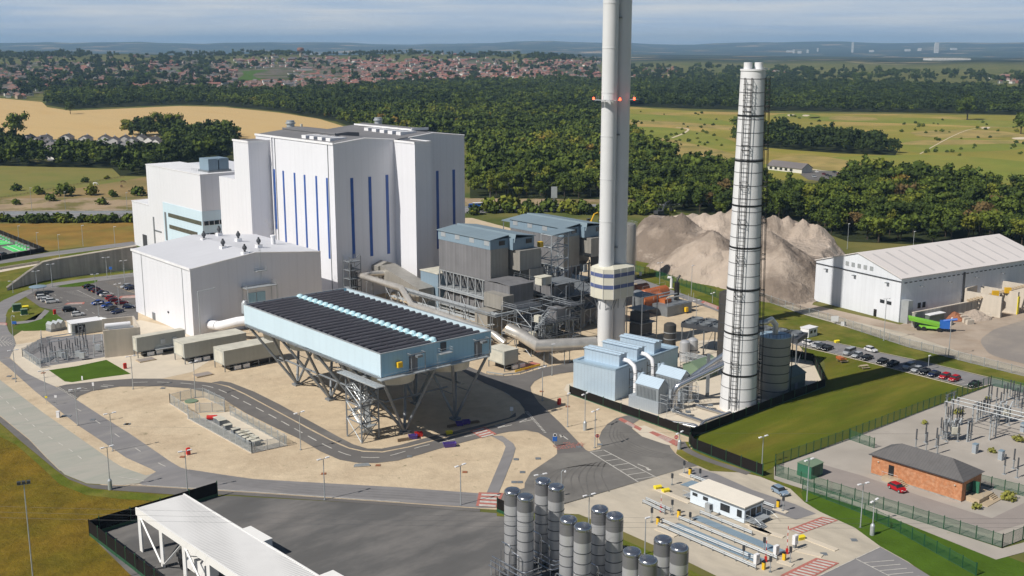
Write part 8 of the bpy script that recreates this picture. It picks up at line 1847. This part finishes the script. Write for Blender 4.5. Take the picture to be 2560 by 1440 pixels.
# standing trees with a place of their own
for (x,y),k,s_,lb in [((42,352),2,1.9,'big dark round tree standing alone at the left edge of the wheat field'),((176,285),2,1.15,'small lone tree with a long shadow in the wheat field'),((2418,300),2,2.,'large spreading oak alone on the golf course'),((2552,335),1,2.,'large round tree at the right edge of the golf course'),((325,338),5,1.35,'leftmost tree of the row beside the mobile homes'),((365,338),5,1.65,'middle tree of the row beside the mobile homes'),((405,342),2,1.75,'widest tree of the row beside the mobile homes'),((435,340),2,1.6,'right tree of the row beside the mobile homes')]: tree(G(x,y),k,lb,None,s_,'standalone_tree')
for i,(x,y,s_,lb) in enumerate([(40,477,2.,'dark bush at the left edge of the paddock'),(95,486,2.2,'bush pair on the bank left of the round bush'),(163,490,3.3,'large round green bush above the motorway'),(228,488,2.8,'second round bush above the motorway'),(281,492,1.8,'low bush right of the second round bush'),(345,490,2.6,'bush beside the office block wall'),(213,456,1.6,'small bush in the paddock by the pasture fence'),(268,448,1.1,'tiny bush on the pasture edge'),(125,503,2.,'thin shrub on the bank below the bushes'),(255,512,1.8,'shrub on the sandy motorway bank'),(40,512,1.5,'shrub on the bank at the far left'),(1225,530,3.4,'bushy tree right of the boiler house beyond the road'),(1275,525,3.9,'tallest bushy tree beyond the filter plants'),(1320,532,3.,'pale bushy tree beyond the filter plants'),(1372,530,3.2,'broad bush beside the message board'),(1420,532,3.4,'bush cluster left of the excavator arm'),(1455,530,2.8,'bush behind the excavator'),(1590,535,3.,'bush right of the white flues'),(1625,532,2.8,'bush at the left end of the spoil heap'),(2520,1250,1.6,'wild buddleia bush by the brick house steps'),(2440,1272,1.1,'low weedy bush below the brick house steps'),(2480,1132,1.,'yellow green weed clump between the grey cabinets'),(2545,1105,1.4,'tall weed clump at the right picture edge'),(2395,1035,1.2,'weed patch near the busbar portal'),(2310,1060,.9,'weed patch by the dark fence'),(2470,1000,.9,'weed patch at the top of the right switchyard')]): tree(G(x,y),i%3,lb,None,s_*(.8 if x<2200 else .42),'bush',True,lm='leaf_weed' if x>2200 else None)
for i,x in enumerate(range(6,334,11)): tree(G(x+R.uniform(-3,3),556+R.uniform(-2,2)),i%3,'bush in the scrubby hedge below the motorway','motorway hedge bushes',R.uniform(.8,1.7),'hedge_bush',True)
for i in range(26):
    x=R.uniform(1185,1500) if i<16 else R.uniform(1560,1680); tree(G(x,R.uniform(531,538)),i%3,'bush in the scrub along the far side of the works beside the motorway','motorway scrub bushes',R.uniform(1.1,2.3),'hedge_bush',True)
# grazing horses and the paddock fence
for p,rz,m_,lb in (((307,458),.3,'bark','brown horse grazing in the paddock, the further one'),((304,469),2.2,'bark','brown horse grazing in the paddock, the nearer one'),((238,463),.1,'white_trim','white horse lying or standing alone in the paddock')):
    J=[(0,0,1.25,.30),(.75,0,1.3,.31),(-.75,0,1.28,.32),(1.15,0,1.2,.2),(1.5,0,.75,.13),(1.62,0,.42,.11),(1.78,0,.18,.07),(-1.05,0,1.2,.1),(-1.2,0,.7,.05)]+[(x,y,z,r) for x in (.7,) for y in (-.18,.18) for z,r in ((.85,.12),(.45,.07),(.03,.07))]+[(x,y,z,r) for y in (-.18,.18) for x,z,r in ((-.75,.95,.17),(-.95,.5,.08),(-.88,.03,.07))]
    E_=[(0,1),(0,2),(1,3),(3,4),(4,5),(5,6),(2,7),(7,8),(1,9),(9,10),(10,11),(1,12),(12,13),(13,14),(2,15),(15,16),(16,17),(2,18),(18,19),(19,20)]
    me=bpy.data.meshes.new('horse'); me.from_pydata([j[:3] for j in J],E_,[]); o=bpy.data.objects.new('horse',me); COL.objects.link(o); sk=o.modifiers.new('skin','SKIN'); o.modifiers.new('sub','SUBSURF').levels=1
    for v,j in zip(me.skin_vertices[0].data,J): v.radius=(j[3],j[3])
    me.skin_vertices[0].data[0].use_root=True; dg=bpy.context.evaluated_depsgraph_get(); m2=bpy.data.meshes.new_from_object(o.evaluated_get(dg)); o.modifiers.clear(); o.data=m2; m2.materials.clear(); m2.materials.append(MATS[m_ if m_!='bark' else 'rust_coat']); o.location=G(*p,.08); o.rotation_euler.z=rz; o.scale=(1.15,)*3; tag(o,lb.replace('lying or standing','standing'),'horse')
PF=[G(*p) for p in [(-120,512),(0,497),(60,487),(150,470),(230,457),(310,443)]]; o=T('post_and_rail_fence','post and rail fence between the pasture and the paddock','fence',PF[0]); mb=MB()
for z in (.5,1.): 
    for a,b in zip(PF,PF[1:]): mb.bar((a.x,a.y,z),(b.x,b.y,z),.08)
mb.build('rail','wood',o); mb=MB()
for q in along(PF,3.): mb.bar((q.x,q.y,0),(q.x,q.y,1.25),.12)
mb.build('posts','wood',o)
# saplings on the golf course
gs_=[]
for i in range(110):
    x,y=R.choice([(R.uniform(1570,1820),R.uniform(278,345)),(R.uniform(1570,1830),R.uniform(345,372)),(R.uniform(1920,2130),R.uniform(290,325)),(R.uniform(2250,2560),R.uniform(300,345)),(R.uniform(2290,2560),R.uniform(345,390))]); tree(G(x,y),i%3,'young sapling in the rough of the golf course','golf course saplings',R.uniform(.5,1.15),'sapling',True)
# ---- the town: houses and garden trees
TOWN=[(-140,140),(0,150),(230,141),(420,143),(760,133),(1000,134),(1280,140),(1500,152),(1500,208),(1250,204),(1000,212),(850,222),(560,234),(540,228),(130,232),(60,250),(-140,240)]
TOWN2=[(1560,170),(1700,172),(1720,195),(1560,200)]; TOWN3=[(1905,172),(1990,182),(1985,195),(1905,192)]; TOWN4=[(2470,192),(2560,195),(2560,212),(2480,208)]
# place a house where the line of sight through (px,py) meets the ground (hilly), by stepping along it
def hit(px,py):
    d=ray(px,py); o=Vector((0,0,H_)); t=900.
    while t<9000:
        p=o+d*t
        if p.z<=ground(p.x,p.y): return Vector((p.x,p.y,ground(p.x,p.y)))
        t+=12
    return None
wallc=['h_brick','h_white','h_buff']; 
mat('h_brick',(.24,.115,.08),.9); mat('h_white',(.62,.60,.56),.8); mat('h_buff',(.36,.29,.21),.9); mat('h_red',(.29,.125,.095),.85,0,.25,.05); mat('h_brown',(.235,.15,.125),.85,0,.25,.05); mat('h_grey',(.16,.145,.145),.8,0,.2,.05)
def housemesh(L,Wd,he,hr,hip):
    mb=MB(); mb.cm=0; mb.box(-L/2,L/2,-Wd/2,Wd/2,0,he); k=L/2-(Wd*.5 if hip else 0); mb.cm=1; o=.4
    mb.add([(-L/2-o,-Wd/2-o,he-.1),(L/2+o,-Wd/2-o,he-.1),(L/2+o,Wd/2+o,he-.1),(-L/2-o,Wd/2+o,he-.1),(-k-(0 if hip else o),0,hr),(k+(0 if hip else o),0,hr)],[(0,1,5,4),(2,3,4,5)]+([(1,2,5),(3,0,4)] if hip else []))
    if not hip: mb.cm=0; mb.add([(L/2,-Wd/2,he),(L/2,Wd/2,he),(L/2,0,hr-.2),(-L/2,-Wd/2,he),(-L/2,Wd/2,he),(-L/2,0,hr-.2)],[(0,1,2),(4,3,5)])
    mb.cm=0; mb.box(k*.6,k*.6+.7,-.4,.4,hr-.6,hr+.9)
    mb.cm=2
    for x in (-L*.28,L*.22):
        for z in (1.,3.6):
            if z+1<he: mb.box(x-.6,x+.6,-Wd/2-.04,-Wd/2-.005,z,z+1.1)
    return mb
HM=[housemesh(8.5,7.5,5,8,False),housemesh(10,8,5,8.2,True),housemesh(16,8,5.2,8.4,True),housemesh(24,8.5,5.2,8.4,False),housemesh(11,9,2.8,5.6,False)]
hs=[]
def addhouses(poly,n,redbias):
    xs=[p[0] for p in poly]; ys=[p[1] for p in poly]; c=0; tries=0
    while c<n and tries<n*30:
        tries+=1; x,y=R.uniform(min(xs),max(xs)),R.uniform(min(ys),max(ys))
        if not inpoly(x,y,poly): continue
        if 590<x<740 and 174<y<207: continue
        dens=.55+.45*math.sin(x*.013+1)*math.cos(y*.09+x*.004)
        if R.random()>dens+.25: continue
        p=hit(x,y)
        if p is None: continue
        c+=1; hs.append((p,R.choice((.35,.5,.5,2.0,2.05))+R.uniform(-.15,.15),R.randrange(5),R.choices(wallc,(5,3,2) if redbias else (4,5,3))[0],R.choices(['h_red','h_brown','h_grey'],(6,3,1) if redbias else (3,6,3))[0]))
addhouses([(850,150),(1500,152),(1500,206),(1250,202),(1000,211),(850,220)],760,True); addhouses([(-60,165),(850,145),(850,221),(560,233),(130,232),(60,248),(-60,238)],820,False); addhouses(TOWN,420,False)
for pl,n in ((TOWN2,40),(TOWN3,16),(TOWN4,14)): addhouses(pl,n,True)
hs.sort(key=lambda q:q[0].length)
cache={}
def house_obj(k,wm,rm,nm='house'):
    key=(k,wm,rm)
    if key not in cache:
        o=HM[k].build(nm,[wm,rm,'glass_dark']); cache[key]=o.data; bpy.data.objects.remove(o)
    return bpy.data.objects.new(nm,cache[key])
LBL={('h_brick','h_red'):'brick house with a red roof in the town beyond the wood',('h_brick','h_brown'):'brick house with a brown roof in the town beyond the wood',('h_brick','h_grey'):'brick house with a grey roof in the town beyond the wood',('h_white','h_red'):'white house with a red roof in the town beyond the wood',('h_white','h_brown'):'white house with a brown roof in the town beyond the wood',('h_white','h_grey'):'white house with a grey roof in the town beyond the wood',('h_buff','h_red'):'buff house with a red roof in the town beyond the wood',('h_buff','h_brown'):'buff house with a brown roof in the town beyond the wood',('h_buff','h_grey'):'buff house with a grey roof in the town beyond the wood'}
for p,rz,k,wm,rm in hs[:285]:
    o=house_obj(k,wm,rm); COL.objects.link(o); o.location=p; o.rotation_euler.z=rz; tag(o,LBL[(wm,rm)],'house',LBL[(wm,rm)].split(' in the')[0].replace('house','houses')+' in the town')
tm=MB(); ML=['h_brick','h_white','h_buff','h_red','h_brown','h_grey','glass_dark']
for p,rz,k,wm,rm in hs[285:]:
    Mx=Matrix.Translation(p)@Matrix.Rotation(rz,4,'Z'); src=HM[k]; o=len(tm.v); tm.v+=[tuple(Mx@Vector(v)) for v in src.v]; tm.f+=[[i+o for i in f] for f in src.f]; mp_=[ML.index(wm),ML.index(rm),6]; tm.m+=[mp_[q] for q in src.m]
o=tm.build('distant_town',ML); tag(o,'mass of small red and brown roofed houses spreading over the far hill','town',None,'stuff')
# mobile homes below the wheat field
mh=[(70,352,.2),(112,352,.3),(124,362,.9),(132,372,1.0),(138,384,1.1),(140,396,1.2),(168,350,.4),(215,353,.4),(262,352,.5),(285,357,.5),(312,353,.5),(330,358,.5),(352,352,.4),(382,357,.05),(400,362,.05),(335,372,.8),(362,376,.1),(60,360,.2),(96,357,.3)]
for i,(x,y,rz) in enumerate(mh):
    o=house_obj(4,'h_white','h_grey','mobile_home'); COL.objects.link(o); o.location=G(x,y,.1); o.rotation_euler.z=rz+1.2; o.scale=(1.25,1,1.); tag(o,'white mobile home with a grey roof below the wheat field','mobile home','mobile homes below the wheat field')
patch('mobile_home_yard',[(55,348),(300,352),(430,352),(420,385),(330,392),(120,402),(100,380)],.16,'asphalt_pale')
# golf clubhouse
FMg2,Lg2=frame((1918,424),(2004,434)); o=T('golf_clubhouse','low white clubhouse with dark roof beside the golf course','building',G(1918,424)); mb=MB(FMg2); mb.gable(0,Lg2,0,11,0,3.2,6.4,'x'); mb.build('wall','h_white',o); mb=MB(FMg2); mb.roof(0,Lg2,0,11,3.2,6.4,'x',None,.2,o=.5); mb.build('roof','h_grey',o); mb=MB(FMg2)
for i in range(5): mb.box(2+i*4.6,4.4+i*4.6,-.06,-.01,.8,2.4)
mb.build('window','glass_dark',o)
p_=hit(790,203); 
for i,(x,y,w,d,h_,lb) in enumerate([(733,190,26,14,7,'flat white school hall beside the green playing field'),(762,180,40,14,9,'wide pale flat roofed school block in the town'),(420,183,20,12,5,'white flat roofed building at the left of the long green field'),(70,240,18,10,6,'large white house at the corner of the wheat field')]):
    p=hit(x,y)
    o=T('town_building',lb,'building',p,None,.35); mb=MB(); mb.box(-w/2,w/2,-d/2,d/2,0,h_); b=mb.build('wall','h_white',None); b.parent=o; mb=MB(); mb.box(-w/2-.3,w/2+.3,-d/2-.3,d/2+.3,h_,h_+.5); b=mb.build('roof','h_grey',None); b.parent=o; mb=MB(); mb.box(-w*.4,w*.4,-d/2-.06,-d/2-.01,1.,2.6); b=mb.build('window','glass_dark',None); b.parent=o
def hpatch(name,pix,m,dz):
    W_=[hit(*p) for p in pix]; mb=MB(); c=sum(W_,Vector())/len(W_); n=len(W_); rings=14; vs=[(c.x,c.y,ground(c.x,c.y)+dz)]; fs=[]
    for r_ in range(1,rings+1):
        for q in W_: x,y=c.x+(q.x-c.x)*r_/rings,c.y+(q.y-c.y)*r_/rings; vs.append((x,y,ground(x,y)+dz))
    fs=[(0,1+i,1+(i+1)%n) for i in range(n)]+[(1+r_*n+i,1+(r_+1)*n+i,1+(r_+1)*n+(i+1)%n,1+r_*n+(i+1)%n) for r_ in range(rings-1) for i in range(n)]
    mb.add(vs,fs); o=mb.build(name,m); 
    for pl in o.data.polygons: 
        if pl.normal.z<0: pl.flip()
    o['kind']='structure'
hpatch('town_ground',[(850,150),(1280,146),(1500,156),(1500,206),(1250,202),(1000,211),(850,220)],'town_ground',.35); hpatch('town_ground',[(-60,165),(400,150),(850,148),(850,221),(560,233),(130,232),(-60,240)],'town_ground',.35)
hpatch('playing_field',[(590,202),(610,190),(605,180),(660,177),(715,180),(740,188),(735,200),(690,206)],'lush_grass',2.4); hpatch('playing_field',[(310,188),(430,178),(540,180),(560,184),(480,186),(380,188)],'lush_grass',2.4)
# ---- garden trees, far woods: one mass
FT=[]
TM={'wood right of the boiler house':.46,'wood above the golf course':.26,'wood behind the spoil heap and warehouse':.46,'clump on the golf course':.10,'belt of trees below the mobile homes':.14,'trees by the wheat field edge':.08}  # mean tint per wood; the belt's low value puts its shade into the colour
for p,nm in rest: FT.append((p[0],p[1],0.,R.uniform(.62,1.28)*(1.12 if R.random()<.12 else 1),TM[nm]+(-.2 if p[1]>1350 else 0)))
def scatter_px(poly,n,smin,smax):
    xs=[p[0] for p in poly]; ys=[p[1] for p in poly]; c=0
    while c<n:
        x,y=R.uniform(min(xs),max(xs)),R.uniform(min(ys),max(ys))
        if not inpoly(x,y,poly): continue
        c+=1
        if 590<x<740 and 176<y<206: continue
        p=hit(x,y)
        if p is None: continue
        for _ in range(R.choice((1,1,2,4))): FT.append((p.x+R.uniform(-14,14),p.y+R.uniform(-14,14),None,R.uniform(smin,smax),.1))
scatter_px(TOWN,560,.7,1.5); scatter_px([(-60,140),(230,140),(520,150),(560,228),(130,232),(-60,245)],260,.9,1.7); scatter_px([(420,137),(760,132),(1000,133),(1280,139),(1500,150),(1500,158),(1000,140),(420,146)],300,1.,1.7); scatter_px([(-60,138),(220,135),(220,146),(-60,150)],140,1.2,1.9); scatter_px([(1560,165),(1900,172),(2560,190),(2560,212),(1900,205),(1560,205)],330,.9,1.6)
rng=np.random.default_rng(11); Vs=[];F4=[];F3=[];t4=[];t3=[];off=0
for x,y,z,s,_ in FT:
    k=int(rng.integers(6)); V,Fq,Ft=FAR[k] if math.hypot(x,y)>900 else (NEAR[k] if math.hypot(x,y)<700 else FAR[k]); a=rng.uniform(0,6.28); c,n=math.cos(a),math.sin(a); zz=ground(x,y) if z is None else z
    Vv=np.empty_like(V); sx=s*rng.uniform(.9,1.15); Vv[:,0]=(V[:,0]*c-V[:,1]*n)*sx+x; Vv[:,1]=(V[:,0]*n+V[:,1]*c)*sx+y; Vv[:,2]=V[:,2]*s*rng.uniform(.85,1.12)+zz
    tt=float(np.clip(rng.normal(_+.2*math.sin(x*.013+y*.004)*math.cos(y*.011-x*.003),.19),0,.93))
    if rng.random()<.012 and _>.3: tt=.99
    Vs.append(Vv); F4.append(Fq+off); F3.append(Ft+off); t4.append(np.full(len(Fq),tt)); t3.append(np.full(len(Ft),tt)); off+=len(V)
me=mesh_from('distant_woodland',np.concatenate(Vs),np.concatenate(F4),np.concatenate(F3),'leaf_wood',np.concatenate(t4+t3))
o=bpy.data.objects.new('distant_woodland',me); COL.objects.link(o); tag(o,'far woodland and garden trees that merge into one green mass','wood',None,'stuff')
print('trees',len(FT),'faces',len(me.polygons),'individual',nind,'houses',len(hs))
# ground under the woods
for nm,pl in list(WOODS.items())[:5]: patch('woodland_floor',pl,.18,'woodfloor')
# ---- steam wisp over the hall vent
m=bpy.data.materials.new('steam'); m.use_nodes=True; nt=m.node_tree; nt.nodes.remove(nt.nodes['Principled BSDF']); pv=nt.nodes.new('ShaderNodeVolumePrincipled'); pv.inputs['Color'].default_value=(1,1,1,1); pv.inputs['Density'].default_value=.22; nt.links.new(pv.outputs[0],nt.nodes['Material Output'].inputs['Volume']); MATS['steam']=m
g=W(*toS(G(683,604,22.8)),0); mb=MB()
for dx,dy,dz,r_ in ((0,0,26.3,.7),(-.9,.3,28.2,1.0),(-2.1,.4,29.6,.85),(.8,.2,29.,.6)): mb.lathe((g.x+dx,g.y+dy,dz),[(.01,-r_)]+[(r_*math.cos(a),r_*math.sin(a)) for a in (-1.,-.5,0,.5,1.)]+[(.01,r_)],10)
tag(mb.build('steam_plume','steam',None,True),'thin white wisp of steam above the turbine hall roof vent','steam')
# ---- distant skyline
def far_box(label,px,py,w,h_,m,name='tower_block',d=None):
    dist=d or 15000.; az=math.atan2(px-1280,F_/CT); x,y=dist*math.tan(az),dist; z=ground(x,y); o=T(name,label,'building',(x,y,z)); mb=MB(); mb.box(-w/2,w/2,-w*.3,w*.3,0,h_); b=mb.build('wall',m,None); b.parent=o; mb=MB(); mb.box(-w*.4,w*.4,-w*.2,w*.2,h_,h_+h_*.08); b=mb.build('roof',m,None); b.parent=o
far_box('pale tower standing out on the far right skyline',2342,120,42,105,'h_white',d=12500); far_box('white factory shed low on the far left plain',780,115,200,18,'h_white','factory_shed',13000); far_box('long white factory shed on the right plain',2370,160,190,9,'h_white','factory_shed',5600); far_box('slim pale tower left of the bright one on the far skyline',2132,118,22,110,'h_white',d=13500)
for i,(x,w,h_) in enumerate([(2000,40,28),(1985,22,40),(2020,22,36),(2180,50,24),(2270,60,24),(2300,40,30),(2385,70,22),(1975,70,18),(2045,18,42)]): far_box('small pale block in the hazy far town on the right skyline',x,120,w,h_,'h_white','far_block',13200+i*120); bpy.context.scene.objects
for o in list(COL.objects):
    if o.type=='EMPTY' and o.name.startswith('far_block'): o['group']='blocks on the far right skyline'
# water tower in the town
p=hit(752,142); o=T('water_tower','round headed brown water tower on the town skyline','tower',p); mb=MB(); mb.lathe((0,0,0),[(5,0),(4,18)],12); b=mb.build('stem','h_buff',None); b.parent=o; mb=MB(); mb.lathe((0,0,0),[(4,18),(13,23),(13,30),(9,33),(.01,34)],16); b=mb.build('tank','h_brick',None); b.parent=o
# ---- haze: the air between here and the horizon
m=bpy.data.materials.new('haze_air'); m.use_nodes=True; nt=m.node_tree; nt.nodes.remove(nt.nodes['Principled BSDF']); pv=nt.nodes.new('ShaderNodeVolumePrincipled'); pv.inputs['Color'].default_value=(.44,.70,1.,1); pv.inputs['Density'].default_value=HAZE; pv.inputs['Anisotropy'].default_value=.0
nt.links.new(pv.outputs[0],nt.nodes['Material Output'].inputs['Volume']); MATS['haze_air']=m
mb=MB(); mb.box(-30000,30000,-30000,30000,-60,260); o=mb.build('haze','haze_air'); o['kind']='stuff'; o['label']='pale blue air that fades the far plain'; o['category']='haze'; o.display_type='WIRE'
